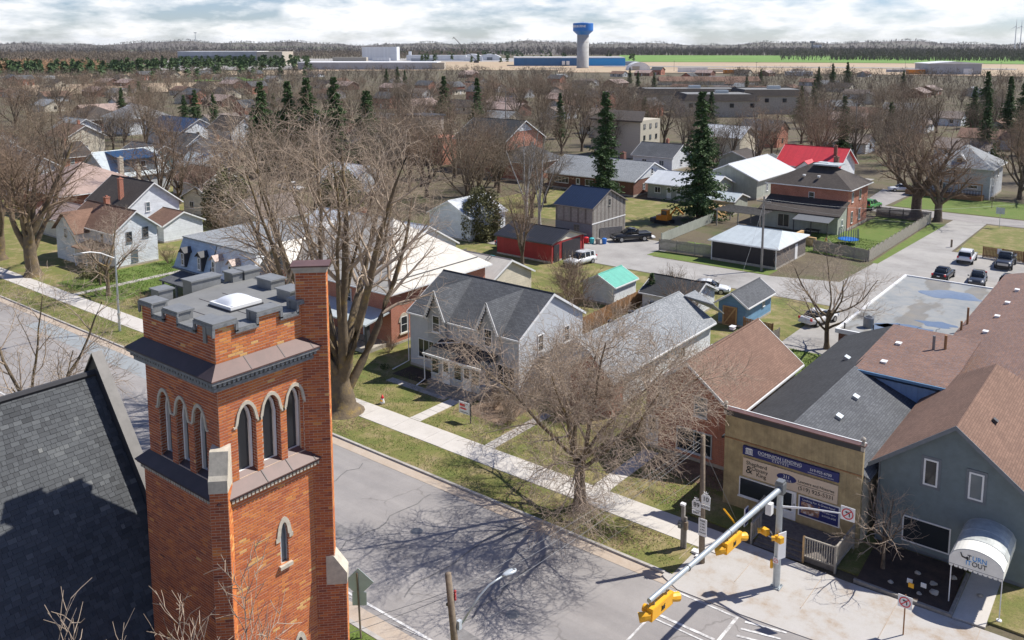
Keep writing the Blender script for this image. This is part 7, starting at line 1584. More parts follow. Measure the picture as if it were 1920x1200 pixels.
tag(part(None, 'shed_door', 'sign_white', lambda q: q.box(-76.2, -71.0, 180.90, 180.97, .1, 2.2)), 'white panelled door of the white double garage', 'door')
house('silver_roof_house', 'house with worn silver roof among bare trees behind the spruce', -102, -91, 210, 221, 4.6, 7.0, 'x', 'siding_cream', 'metal_white', 0, .5)
tag(part(None, 'tarpaulin_heap', 'tarp_teal', lambda q: (q.lathe((-95.5, 190, 0), [(2.6, 0), (2.2, 1.3), (.8, 1.9)], 9), q.lathe((-100.5, 189, 0), [(2.4, 0), (2.0, 1.2), (.6, 1.7)], 8))), 'teal tarpaulin-covered heap beside the cream apartment', 'tarpaulin')
ap = thing('cream_apartment', 'cream three-storey apartment block with small square windows half hidden by trees', 'building', (-113, 196, 0)); part(ap, 'wall', 'stone_pale', lambda q: q.box(-121, -107.5, 188, 198, 0, 9.5)); part(ap, 'roof', 'shingle_darkbrown', lambda q: q.slab([(-122, 187, 9.5), (-106.5, 187, 9.5), (-109, 193, 11.5), (-120, 193, 11.5)], .3))
for y in (190, 193, 196):
    for z in (2.5, 5.2, 8.0): window(ap, '+x', -107.5, y, z, .9, 1.1, (1, 0), 'trim_dark')
db = house('dark_roof_brick_house', 'tall brick house with dark roof and white gable peak in mid town', -131, -117, 146, 160, 7.5, 11.4, 'x', 'brick_red', 'shingle_dark', 0, .6, wins=[('+x', 150, 5.5, .9, 1.9, (1, 1)), ('+x', 150, 2.2, .9, 1.9, (1, 1)), ('+x', 156, 5.5, .9, 1.9, (1, 1)), ('+x', 156, 2.2, .9, 1.9, (1, 1))])
part(db, 'gable_panel', 'siding_white', lambda q: q.prism([(-116.99, 150, 9.2), (-116.99, 156, 9.2), (-116.99, 153, 11.2)], (.05, 0, 0)))
house('brick_house_wing', 'brick wing with grey roof below the dark-roofed brick house', -116.8, -106, 141, 152, 4.2, 6.6, 'y', 'brick_red', 'shingle_grey', 3, .5, cat='house wing'); tb_ = thing('flat_top_tower', 'beige flat-topped block with dark roof edge among mid-town trees', 'building', (-147, 150, 0)); part(tb_, 'wall', 'stone_block', lambda q: q.box(-151, -144, 150, 156, 0, 11)); part(tb_, 'roof', 'trim_dark', lambda q: q.box(-151.4, -143.6, 149.6, 156.4, 11, 11.4)); part(tb_, 'wall', 'brick_red', lambda q: q.box(-144, -138, 149, 156, 0, 6.5))
house('pale_blue_hip_house', 'two-storey pale grey house with grey hip roof at upper left', -276, -260, 138, 152, 5.6, 9.2, 'x', 'siding_white', 'shingle_grey_light', 5, .6, wins=[('-y', -270, 4, 1, 1.5), ('+x', 145, 4, 1, 1.5)])
house('navy_roof_house', 'white house with navy roof in the upper left trees', -238, -219, 131, 142, 4.6, 7.6, 'x', 'siding_white', 'metal_blue', 0, .5, wins=[('+x', 136, 3.4, 1, 1.4), ('-y', -232, 3.2, 1, 1.4), ('-y', -225, 3.2, 1, 1.4)]); house('blue_cottage', 'small pale blue gabled cottage before the navy-roofed house', -208, -200, 121, 128, 3.0, 5.4, 'x', 'siding_paleblue', 'shingle_grey', 0, .4, wins=[('+x', 124.5, 2, 1, 1.2)])
house('white_farmhouse', 'white gabled farmhouse at upper left beside the spruces', -214, -203, 136, 145, 5.4, 8.6, 'x', 'siding_white', 'shingle_darkbrown', 0, .5, wins=[('+x', 140.5, 5.6, .9, 1.4), ('+x', 138.5, 2.2, .9, 1.4), ('+x', 142.5, 2.2, .9, 1.4)]); house('dark_hip_house', 'house with dark brown hip roof at far upper left', -297, -280, 134, 148, 4.4, 8, 'x', 'brick_dark', 'shingle_darkbrown', 6, .6)
house('left_edge_house', 'white house at the left edge behind the tall bare tree', -200, -187, 70, 80, 5, 8, 'x', 'siding_white', 'shingle_grey', 0, .5, wins=[('+x', 75, 3.5, 1, 1.4)]); fence('upper_left_fence', 'long grey fence below the navy-roofed house', (-228, 122), (-205, 118), 1.6, 'wood_grey', 4.0, .0, .3)

for i, (x, y, w_, d_, e, r_, ax, wl_, rf_, lb) in enumerate(((-146, 92, 10, 8, 3, 5.2, 'x', 'siding_white', 'shingle_brown', 'white bungalow with brown roof beyond the old brown-roofed house'), (-128, 83, 9, 8, 3, 5.0, 'y', 'siding_cream', 'shingle_old', 'cream cottage with faded roof behind the white gabled house'), (-176, 72, 12, 9, 4.8, 7.6, 'x', 'siding_white', 'shingle_grey', 'white two-storey house left of the brick hip-roofed house'), (-205, 92, 11, 9, 3, 5.6, 'y', 'brick_red', 'shingle_darkbrown', 'brick cottage with dark roof at left beyond the navy dormer'), (-166, 104, 9, 8, 3, 5.2, 'x', 'siding_grey', 'metal_palegrey', 'grey cottage with pale metal roof near the teal house'), (-232, 108, 12, 10, 4.6, 7.4, 'x', 'siding_cream', 'shingle_brown', 'cream house with brown roof at upper left'), (-128, 112, 10, 8, 3, 5.2, 'x', 'siding_white', 'metal_white', 'white-roofed cottage under the spruce row'), (-190, 122, 9, 8, 3, 5, 'y', 'siding_white', 'shingle_grey', 'small white house right of the blue cottage'), (-256, 120, 11, 9, 4.4, 7, 'x', 'siding_white', 'shingle_grey_light', 'white house with pale roof below the hip-roofed pair'), (-96, 178, 10, 9, 3.2, 5.6, 'x', 'siding_white', 'shingle_grey', 'white cottage with grey roof beyond the second street'), (-140, 178, 11, 9, 4.8, 7.6, 'x', 'siding_cream', 'shingle_darkbrown', 'cream house with dark roof left of the apartment block'), (-160, 165, 10, 8, 3, 5.2, 'y', 'siding_white', 'shingle_brown', 'white cottage with brown roof in mid town'))):
    house('town_house', lb, x-w_/2, x+w_/2, y-d_/2, y+d_/2, e, r_, ax, wl_, rf_, 0, .4, wins=[('+x', y, 1.7, 1.0, 1.2, (1, 1)), ('-y', x-2, 1.7, 1.2, 1.2, (2, 0)), ('-y', x+2.4, 1.7, 1.2, 1.2, (2, 0))], chim=[(x+1, y+.8, r_+.9, .6, 'brick_red')] if i % 2 else ())
# ------------------------------------------------------------------ trees near the street
big1 = bare_tree(21, [(1, 4.2, 0, 0, 0, 0, 8, 16, .07, 0, .30), (14, 17.5, .14, 6, 38, .22, 10, 8, .075, .03, .16, (.42, .62)), (9, 5.4, .3, 22, 52, .42, 6, 5, .14, .07, .25), (7, 3.0, .3, 25, 56, .2, 4, 4, .18, .05, .35), (7, 1.4, .35, 25, 60, .12, 3, 3, .2, .02, .4)], 1.15, (0, 0), 1.5, 2, .0125)
tree('street_tree', 'huge multi-stemmed bare tree with lichen-yellow limbs on the verge behind the tower', (-49.6, 42.0, .1), big1, 'bark_lichen', 'twig_pale', .4)
big2 = bare_tree(8, [(1, 3.2, 0, 0, 0, 0, 7, 12, .06, 0, .55), (9, 8.8, .16, 18, 66, .62, 8, 8, .11, .055, .22), (10, 3.7, .3, 25, 60, .3, 6, 5, .17, .0, .25), (10, 2.1, .3, 30, 64, .2, 4, 4, .22, -.02, .35), (11, 1.15, .3, 30, 65, .12, 3, 3, .24, -.04, .4)], .42, (.02, 0), 1.4, 2, .0115)
tree('street_tree', 'spreading bare maple with lichen-yellow limbs on the verge before the brick house', (-27.4, 41.5, .1), big2, 'bark_lichen', 'twig_pale', 4.1)
big3 = bare_tree(33, [(1, 5.0, 0, 0, 0, 0, 6, 10, .05, 0, .8), (8, 12, .2, 12, 42, .5, 8, 7, .08, .03, .25), (9, 5, .3, 22, 52, .28, 5, 5, .13, .05, .28), (8, 2.4, .3, 25, 58, .2, 4, 3, .17, .04, .35), (6, 1.1, .35, 25, 62, .15, 2, 3, .2, .02, .4)], .8, (0, 0), 1.5, 2, .018)
tree('street_tree', 'tall bare tree with reddish twigs at the left edge of Main Street', (-109.8, 45.0, .1), big3, 'bark_lichen', 'twig_red', .2)
tree('street_tree', 'tall bare tree with a split trunk at far left beyond the pavement', (-122, 46.0, .1), big3, 'bark_lichen', 'twig_red', 2.6, .92)
big4 = bare_tree(5, [(1, 4.6, 0, 0, 0, 0, 6, 9, .06, 0, .75), (8, 6.5, .2, 22, 62, .45, 7, 6, .12, .05, .25), (7, 3.2, .3, 28, 60, .25, 5, 5, .17, .03, .28), (6, 1.6, .3, 30, 62, .2, 4, 3, .2, .0, .35), (5, .8, .35, 30, 65, .15, 2, 3, .2, -.01, .4)], .26, (.03, .02), 1.4, 2, .011)
tree('verge_tree', 'open-branched bare tree at the near kerb behind the church roof', (-57.3, 23.0, .1), big4, 'bark_lichen', 'twig_pale', .9, 1.12)
tree('lane_tree', 'wide bare tree beside the flat-roofed building', (-25.0, 79.0, .1), big4, 'bark', 'twig', 3.0, (.92, .92, .80))
tree('garden_tree', 'small bare tree with thin trunk on the lawn by the street lamp', (-94.3, 46.4, .1), big4, 'bark', 'twig', 1.9, .82)
tree('garden_sapling', 'slim bare sapling beside the round hedge by the white clapboard house', (-99.3, 48.0, .1), big4, 'bark', 'twig', .3, (.45, .45, .6))
fk = bare_tree(61, [(1, 5.5, 0, 0, 0, 0, 6, 10, .04, 0, .8), (7, 11, .2, 15, 50, .5, 8, 7, .11, .03, .25), (8, 5, .3, 25, 58, .25, 5, 5, .16, .03, .28), (7, 2.4, .3, 28, 60, .2, 4, 3, .19, .02, .35), (5, 1.1, .35, 28, 62, .15, 2, 3, .2, .0, .4)], .85, (0, 0), 1.35, 2, .022)
tree('corner_tree', 'massive dark bare tree at the second street corner, left of the pair', (-34.8, 152.2, 0), fk, 'bark', 'twig_red', .5)
tree('corner_tree', 'tall dark bare tree at the lane corner, right of the pair', (-31.0, 150.0, 0), fk, 'bark', 'twig_red', 2.4, .74)
tw = bare_tree(77, [(1, 1.6, 0, 0, 0, 0, 4, 8, .05, 0, .8), (9, 2.6, .25, 22, 65, .45, 6, 5, .15, .04, .3), (6, 1.3, .3, 28, 60, .2, 5, 4, .2, .0, .35), (5, .6, .3, 30, 60, .2, 3, 3, .2, -.02, .4)], .10, (.02, 0), 1.3, 2, .009)
tree('small_tree', 'small pale-twigged bare tree in the mulch bed before the dance school', (-11.1, 46.3, .2), tw, 'bark', 'twig_pale', .7, (1.0, 1.0, 1.12))
ctm = bare_tree(90, [(1, 7.0, 0, 0, 0, 0, 6, 8, .04, 0, .7), (16, 4.2, .2, 12, 44, .35, 6, 5, .10, .09, .3), (9, 2.0, .3, 22, 50, .2, 5, 4, .15, .06, .3), (8, 1.0, .3, 25, 55, .15, 4, 3, .18, .03, .4), (4, .5, .3, 25, 55, .2, 2, 3, .18, .0, .5)], .20, (0, 0), 1.3, 2, .010)
tree('churchyard_tree', 'bare pinkish-twigged tree top rising before the foot of the tower', (-15.3, 8.3, .1), ctm, 'bark', 'twig_pale', .2, (1.0, 1.0, 1.315))
birch = bare_tree(15, [(1, 6, 0, 0, 0, 0, 6, 8, .03, 0, .8), (5, 11, .15, 6, 20, .3, 8, 6, .05, .05, .2), (9, 3.4, .3, 22, 45, .2, 5, 4, .12, .06, .28), (6, 1.7, .3, 25, 50, .2, 4, 3, .16, .0, .4), (4, .8, .3, 25, 55, .2, 2, 3, .18, -.05, .5)], .30, (0, 0), 1.3, 2, .016)
tree('birch_tree', 'tall pale birch clump left of the wooden barn', (-77, 101.5, 0), birch, 'bark_birch', 'twig_far', .5); tree('birch_tree', 'second pale birch behind the red garage', (-79.5, 108, 0), birch, 'bark_birch', 'twig_far', 2.2, .85)
# round hedge, cedars and shrubs
def shrub(name, label, loc, me, mat, part_name='twigs', group=None, rz=0, scale=1):
    t = thing(name, label, 'shrub', loc, rz, group); t.scale = (scale,)*3
    if not me.materials: me.materials.append(MATS[mat])
    o = bpy.data.objects.new(part_name, me); COL.objects.link(o); o.parent = t; return t
sh1 = shrub_mesh(1, 1.7, 1.5, 30, 6, .014); sh2 = shrub_mesh(2, 1.3, 1.2, 26, 6, .012); sh3 = shrub_mesh(3, 2.6, 1.8, 26, 6, .018)
shrub('bare_shrub', 'tangled brown bare shrub at the right corner of the grey house', (-39.2, 49.6, .12), sh1, 'twig'); shrub('bare_shrub', 'low bare shrub beside the realtor board', (-40.8, 49.4, .12), sh2, 'twig_red'); shrub('bare_shrub', 'arching bare shrub by the side walk of the grey house', (-38.0, 48.0, .12), sh1, 'twig', rz=2, scale=.8)
shrub('bare_shrub', 'bare shrub against the brick cottage front', (-35.2, 51.6, .12), sh3, 'twig_red', scale=.9); shrub('bare_shrub', 'bare reddish shrub at the left of the brick house bed', (-30.4, 49.0, .12), sh3, 'twig_red', rz=1, scale=.8); shrub('bare_shrub', 'thin bare shrub on the lawn by the maple trunk', (-30.5, 46.5, .12), sh2, 'twig', rz=3)
shrub('bare_shrub', 'small orange-brown shrub on the lawn by the street lamp', (-87.6, 46.4, .12), sh2, 'twig_red'); shrub('bare_shrub', 'upright bare shrub at the fence of the white clapboard house', (-102.5, 58.6, .12), sh3, 'twig_red', scale=.8); shrub('bare_shrub', 'bare shrub beside the porch of the red brick house', (-56.2, 53.0, .12), sh2, 'twig')
for i, (x, y, s_, lb) in enumerate(((-47.6, 70.0, 1.2, 'bare shrub left of the brown board fence'), (-43.8, 73.5, 1.0, 'bare shrub right of the brown board fence'), (-50.5, 74.5, 1.3, 'bare shrub behind the green-roofed shed'), (-46.0, 88.5, 1.0, 'bare shrub by the lane end of the board fence'), (-38.0, 76.5, 1.25, 'dense bare shrub before the blue shed'), (-57.0, 84.0, 1.2, 'bare shrub on the grass beyond the grey house'), (-54.0, 79.0, 1.1, 'bare shrub in the back garden of the grey house'), (-43.0, 67.0, 1.0, 'bare shrub beside the long grey roof'))): shrub('bare_shrub', lb, (x, y, .1), (sh3, sh1)[i % 2], 'twig', rz=i, scale=s_*1.25)
hd = leafy_mesh(4, 1.7, 1.3, 1.0, 2600, .14); shrub('round_hedge', 'clipped olive-green hedge mound before the white clapboard house', (-101.0, 49.6, .1), hd, 'needle_olive', 'foliage'); shrub('round_hedge', 'second olive hedge mound left of the sapling', (-103.6, 49.3, .1), hd, 'needle_olive', 'foliage', rz=1, scale=.9)
cd = leafy_mesh(9, 3.6, 3.2, 5.2, 9000, .34); shrub('cedar_tree', 'big rounded olive cedar behind the mansard house', (-117.5, 77.5, 0), cd, 'needle_olive', 'foliage', scale=1.05); shrub('cedar_tree', 'olive cedar behind the cream roof of the red brick house', (-80.5, 95.0, 0), cd, 'needle_olive', 'foliage', rz=2, scale=.9); shrub('cedar_tree', 'dark cedar left of the big street tree', (-108, 92, 0), cd, 'needle_olive', 'foliage', rz=1, scale=1.0)
lf = leafy_mesh(12, .5, .4, .25, 160, .12); shrub('flower_clump', 'bright green plant clump by the big trunk', (-53.6, 50.2, .12), lf, 'bush_green', 'foliage')
# conifers
con = [conifer_mesh(1, 20, 5.4, 30, 13, .30), conifer_mesh(2, 20, 4.3, 32, 12, .22), conifer_mesh(3, 12, 4.0, 22, 12, .28), conifer_mesh(4, 20, 6.0, 28, 13, .34)]
def conifer(name, label, x, y, h, k, mat='needle_dark', group=None, rz=0):
    ms = con[k]; hh = 20 if k != 2 else 12; s_ = h/hh
    return tree(name, label, (x, y, 0), ms, 'bark', mat, rz, s_, group)
conifer('spruce_tree', 'tall narrow spruce behind the wooden barn', -82.0, 131, 20, 1); conifer('spruce_tree', 'tall spruce beside the cream house', -61.8, 127.6, 20.8, 0, rz=1); conifer('small_spruce', 'little dark spruce tip by the brown board fence', -44.0, 80.0, 4.0, 2)
for i, (x, y, h) in enumerate(((-157.6, 113, 20.5), (-152.8, 116.5, 20.6), (-149.6, 119, 21.4), (-144.8, 122.5, 21.5), (-162, 116, 17), (-141, 128, 18.5))): conifer('dark_spruce', 'dark spruce in the row behind the big street tree', x, y, h, 3, 'needle_dark', 'spruce row behind the big street tree', i)
for i, (x, y, h, k) in enumerate(((-178, 193, 19, 1), (-170, 199, 18.5, 1), (-174, 188, 14, 3))): conifer('mid_spruce', 'mossy spruce standing in mid town among bare trees', x, y, h, k, 'needle_mid', 'spruces in mid town', i)
for i, (x, y, h, k) in enumerate(((-56, 332, 19.5, 3), (-44, 298, 19, 1), (-36, 270, 20, 3), (-28, 262, 22, 0), (-52, 290, 16, 3), (-87.6, 255, 12, 0), (-113, 314, 13.5, 3), (-40, 240, 17, 1), (-22, 280, 21, 3))): conifer('right_spruce', 'dark spruce beyond the second street at right', x, y, h, k, 'needle_dark', 'spruces at right beyond the second street', i)
for i, (x, y, h) in enumerate(((-179, 550, 17), (-172, 556, 18), (-186, 545, 15), (-152, 440, 11), (-386, 206, 10), (-380, 212, 9), (-260, 470, 12), (-420, 400, 13), (-413, 410, 12), (-425, 415, 14), (-405, 402, 10), (-300, 520, 11), (-330, 560, 12), (-150, 600, 12), (-250, 610, 11), (-205, 480, 11))): conifer('far_conifer', 'distant dark conifer among far roofs', x, y, h, (0, 3)[i % 2], 'needle_dark', 'far conifers', i)
for i, (x, y, h, k) in enumerate(((-236, 146, 15, 3), (-248, 160, 13, 0), (-262, 158, 12, 3), (-214, 158, 14, 1), (-196, 138, 12, 3), (-306, 160, 13, 0), (-330, 180, 14, 3), (-188, 172, 15, 0), (-160, 186, 12, 3), (-150, 214, 14, 1), (-128, 226, 13, 0), (-118, 250, 14, 3), (-72, 232, 15, 1), (-64, 246, 13, 0))): conifer('town_conifer', 'green conifer standing between mid-town houses', x, y, h, k, ('needle_mid', 'needle_dark')[i % 2], 'conifers between mid-town houses', i)
ORD = ('leftmost', 'second from left', 'third from left', 'fourth from left', 'fifth from left', 'sixth from left', 'seventh from left', 'eighth from left', 'rightmost')
for nm in ('dark_spruce', 'mid_spruce', 'right_spruce'):
    row = sorted([o for o in bpy.data.objects if o.name.split('.')[0] == nm and o.parent is None], key=lambda o: -math.atan2(o.location.y, o.location.x))
    for i, o in enumerate(row): o['label'] = o['label']+', '+(ORD[i] if i < len(row)-1 else 'rightmost')
# ------------------------------------------------------------------ the wooded town beyond: single bare trees
bg_var = [bare_tree(200+i, [(1, 3.2, 0, 0, 0, 0, 4, 7, .05, 0, .8), (7, 8.5, .2, (14, 8, 20)[i % 3], (46, 30, 56)[i % 3], .4, 6, 5, .09, .04, .25), (7, 3.8, .3, 22, 52, .25, 4, 4, .14, .05, .3), (6, 2.0, .3, 25, 58, .2, 3, 3, .18, .03, .4), (4, 1.1, .35, 25, 62, .2, 2, 3, .18, .0, .5)], .34, (0, 0), 1.3, 2, .018) for i in range(6)]
rs = np.random.RandomState(42)
def blocked(x, y, m=1.5):
    if any(a-m < x < b+m and c-m < y < d+m for a, b, c, d in FOOT): return True
    if 150.5 < y < 160.5 or (24 < y < 46): return True
    D_, az_ = math.hypot(x, y), 128.2-math.degrees(math.atan2(y, x))
    if 9.5 < az_ < 19.5 and 262 < D_ < 440: return True
    if D_ > 640 and -16 < az_ < 6 and rs.rand() < .6: return True
    if -60 < x < -10 and 92 < y < 175: return True
    if -90 < x < -52 and 92 < y < 140: return True
    if -104 < x < -60 and 130 < y < 172: return True
    return False
NAMED = [(o.location.x, o.location.y, (o.name.split('.')[0].replace('_', ' ') if not o.name.startswith('town_house') else ' '.join(o['label'].split()[:5])) ) for o in bpy.data.objects if o.get('category') in ('house', 'building', 'garage', 'house wing', 'shed', 'annex')]
SEEN = set()
def bg_tree(x, y, h, zone, twig):
    k = rs.randint(6); key = (k, twig)
    lab = {'l': 'leafless tree in the wooded upper left of town', 'm': 'leafless tree in mid town behind the back lane houses', 'r': 'leafless tree beyond the second street at upper right', 'f': 'leafless tree in the far edge of town'}[zone]
    grp = {'l': 'bare trees upper left', 'm': 'bare trees mid town', 'r': 'bare trees upper right', 'f': 'bare trees at the far edge'}[zone]
    best = min(NAMED, key=lambda q_: (q_[0]-x)**2+(q_[1]-y)**2); dx, dy = x-best[0], y-best[1]; dist = math.hypot(dx, dy)
    if dist < 26:
        side = dx*.786+dy*.618; dep = -dx*.618+dy*.786
        rel = ('left of' if side < 0 else 'right of') if abs(side) > abs(dep) else ('behind' if dep > 0 else 'in front of')
        lab = 'leafless '+('tall ' if h > 15.5 else 'low ' if h < 12.5 else '')+'tree '+('close ' if dist < 11 else '')+rel+' the '+best[2]
    if (lab, 'seen') in SEEN: lab = lab.replace('leafless', 'leafless second', 1) if (lab, 'twice') not in SEEN and dist < 26 and not SEEN.add((lab, 'twice')) else lab
    SEEN.add((lab, 'seen'))
    s_ = h/15.0; s3 = (s_*rs.uniform(.9, 1.15), s_*rs.uniform(.9, 1.15), s_)
    t = thing('bare_tree', lab, 'tree', (x, y, 0), rs.uniform(0, 6.28), grp); t.scale = s3
    for me, nm, mt in ((bg_var[k][0], 'trunk', 'bark'), (bg_var[k][1], 'crown', twig)):
        if not me.materials: me.materials.append(MATS[mt])
        o = bpy.data.objects.new(nm, me); COL.objects.link(o); o.parent = t
        if nm == 'crown':
            o.material_slots[0].link = 'OBJECT'; o.material_slots[0].material = MATS[twig]
cnt = 0; taken = []
while cnt < 285:
    az = rs.uniform(-34, 33); D = math.exp(rs.uniform(math.log(150), math.log(720)))
    x, y = polar(D, az)
    if blocked(x, y, 2.2): continue
    if D > 560 and az > 3 and rs.rand() < .75: continue
    if az > 22 and D < 170: continue
    if any((x-a)**2+(y-b)**2 < (5.0+D*.008)**2 for a, b in taken): continue
    taken.append((x, y)); zone = 'f' if D > 420 else 'l' if az < -10 else 'm' if az < 9 else 'r'
    bg_tree(x, y, rs.uniform(11, 19) if D < 420 else rs.uniform(7, 11), zone, ('twig_far', 'twig', 'twig_red')[rs.choice(3, p=(.5, .25, .25))]); cnt += 1
for x, y, h in ((-98, 64, 9), (-128, 80, 13), (-96, 112, 14), (-104, 122, 15), (-118, 118, 15), (-90, 124, 12), (-66.0, 86.0, 11.5), (-84, 112, 14), (-132, 100, 15), (-140, 92, 13), (-126, 132, 16), (-108, 132, 15)): bg_tree(x, y, h, 'm', 'twig_red' if h % 2 else 'twig')

# ------------------------------------------------------------------ woods that read as one mass
def wood(name, label, areas, n, h, mat, seed, blades=20, kind='bare', bw=.5):
    rs_ = np.random.RandomState(seed); V = []; 
    per = max(1, n//len(areas)); segs = []
    for (D0, D1, a0, a1, cov) in areas:
        for i in range(int(per*cov)):
            D = rs_.uniform(D0, D1); az = rs_.uniform(a0, a1); x, y = polar(D, az)
            if D < 720 and blocked(x, y, 2.5): continue
            z0 = hill_z(D, az); hh = h*rs_.uniform(.65, 1.2); r = hh*rs_.uniform(.26, .4)
            m = blades; th_ = rs_.uniform(0, 6.28, m); f = rs_.uniform(.25, 1.0, m)
            if kind == 'bare':
                q = rs_.normal(size=(m, 3)); q /= np.linalg.norm(q, axis=1, keepdims=True); q *= (rs_.uniform(.15, 1, m)**.5)[:, None]
                c0 = np.stack([x+q[:, 0]*r, y+q[:, 1]*r, z0+hh*(.60+.40*q[:, 2])], 1)
                dr = np.stack([q[:, 0]*.7, q[:, 1]*.7, .55+.5*rs_.rand(m)], 1)+rs_.normal(0, .25, (m, 3)); dr /= np.linalg.norm(dr, axis=1, keepdims=True)
                l_ = hh*rs_.uniform(.10, .24, m)[:, None]; w_ = bw*(1+.0003*D)*rs_.uniform(.5, 1.2, m)[:, None]; sd_ = np.cross(dr, rs_.normal(size=(m, 3))); sd_ /= np.linalg.norm(sd_, axis=1, keepdims=True)
                V.append(np.stack([c0-sd_*w_*.5, c0+sd_*w_*.5, c0+dr*l_], 1))
                for k in range(3):
                    a_ = rs_.uniform(0, 6.28); tx = np.array([x+r*.5*math.cos(a_), y+r*.5*math.sin(a_), z0+hh*.7]); V.append(np.array([[[x-bw*.5, y, z0], [x+bw*.5, y+bw*.3, z0], tx]]))
            else:
                rr_ = r*.9*(1-f); tip = np.stack([x+rr_*np.cos(th_), y+rr_*np.sin(th_), z0+hh*(f*.93)], 1); base = np.stack([x+0*rr_, y+0*rr_, z0+hh*np.minimum(1, f+.10)], 1)
                w_ = bw*(1+.0004*D)*rs_.uniform(.5, 1.2, m)[:, None]; dv = np.stack([np.cos(th_+1.57), np.sin(th_+1.57), rs_.uniform(-.3, .3, m)], 1)
                V.append(np.stack([base, tip-dv*w_*2.0, tip+dv*w_*2.0], 1))
    V = np.concatenate(V).reshape(-1, 3); me = fast_mesh(name, V, np.arange(len(V)).reshape(-1, 3)); o = link(name, me, mat); o['kind'] = 'stuff'; o['label'] = label; o['category'] = 'woods'
wood('town_edge_woods', 'hazy mass of bare trees between town and works', [(700, 900, -34, 4, 1.0), (640, 860, -34, -12, .7), (700, 860, 14, 34, .5)], 1500, 8.5, 'twig_far', 1, 46, bw=.26)
wood('town_thicket', 'leafless trees and scrub filling the gaps between far houses', [(225, 420, -34, 30, .9), (420, 700, -35, 6, 1.6), (420, 640, 6, 34, .9)], 1200, 10.5, 'twig_far', 9, 100, bw=.09)
wood('left_woods', 'broad bare woods across the left distance', [(1300, 2500, -36, -18, 1.3), (1750, 2600, -20, -2, .7)], 2800, 15, 'twig_far', 2, 30, bw=.6)
wood('ridge_woods', 'bare woods covering the ridges on the horizon', [(2500, 4200, -36, 36, 1.6), (4200, 7600, -38, 38, 1.2)], 6400, 14, 'twig_ridge', 3, 16, bw=1.1)
wood('field_edge_woods', 'dark bare woods behind the bright green field', [(2450, 2750, 3, 36, 1.6), (1700, 2400, 17, 36, .5), (1750, 1950, 20, 36, .5)], 3800, 20, 'twig_dark', 4, 24, bw=.6)
wood('distant_conifers', 'scattered dark green conifers in the distance', [(820, 1000, -31, -22, 1.0), (1000, 1300, -22, -13, 1.1), (1900, 2600, -9, 1, .5), (1300, 1800, -6, 8, .25), (2500, 3400, -20, 20, .7), (700, 900, -33, -12, .25)], 900, 14, 'needle_far', 5, 26, 'con', 1.0)
wood('larch_belt', 'tan leafless larch plantation at far left', [(930, 1010, -33, -25, 1.0)], 520, 13, 'twig_tan', 6, 30, bw=.5)

# ------------------------------------------------------------------ grass tufts and fallen leaves on the near verges
def scatter_tufts(name, label, rects, n, h, mat, seed, z, spread=1.0, flat=False):
    rs_ = np.random.RandomState(seed); A = np.array([(b-a)*(d-c) for a, b, c, d in rects]); V = []
    for (a, b, c, d), k in zip(rects, (n*A/A.sum()).astype(int)):
        x = rs_.uniform(a, b, k); y = rs_.uniform(c, d, k); keep = (np.sin(x*1.3+np.sin(y*2.1)*1.5)+np.sin(y*3.7+x*.4)+rs_.normal(0, .8, k)) > -.6*spread
        x, y = x[keep], y[keep]; m = len(x); th_ = rs_.uniform(0, 6.28, m); hh = h*rs_.uniform(.5, 1.4, m); w_ = h*rs_.uniform(.25, .6, m)
        if flat: tip = np.stack([x+np.cos(th_)*hh, y+np.sin(th_)*hh, np.full(m, z+.012)+hh*.25], 1)
        else: tip = np.stack([x+np.cos(th_)*hh*.6, y+np.sin(th_)*hh*.6, z+hh], 1)
        p0 = np.stack([x-np.sin(th_)*w_, y+np.cos(th_)*w_, np.full(m, z+.004)], 1); p1 = np.stack([x+np.sin(th_)*w_, y-np.cos(th_)*w_, np.full(m, z+.004)], 1); V.append(np.stack([p0, p1, tip], 1))
    V = np.concatenate(V).reshape(-1, 3); o = link(name, fast_mesh(name, V, np.arange(len(V)).reshape(-1, 3)), mat); o['kind'] = 'stuff'; o['label'] = label; o['category'] = 'ground cover'
VR = [(-110, -20.3, 39.05, 42.0), (-104, -45, 44.4, 51), (-43.4, -37.5, 44.4, 48), (-36.2, -28.5, 44.4, 52), (-26.8, -21.5, 44.5, 50)]
scatter_tufts('verge_tufts', 'short green grass tufts on the verge and front lawns', VR, 60000, .06, 'grass_blade', 1, .125); scatter_tufts('straw_tufts', 'dry straw-coloured grass on the verge and front lawns', VR, 40000, .05, 'straw_blade', 2, .125)
scatter_tufts('fallen_leaves', 'brown fallen leaves under the street trees and shrubs', [(-43, -36.5, 46.5, 52), (-36, -28.6, 46, 53), (-27, -21.5, 45, 51), (-56, -46, 39.2, 42), (-12, -7.5, 44.4, 49), (-32, -22, 39.1, 42)], 9000, .09, 'leaf_brown', 3, .14, 1.6, True)
scatter_tufts('side_lawn_tufts', 'fresh green grass on the side lawns', [(-104, -91.6, 45.3, 62), (-27.5, -22.4, 63.6, 77), (-43.4, -32, 116.2, 129), (-30, -20, 16, 25.5)], 30000, .10, 'grass_blade', 4, .13)
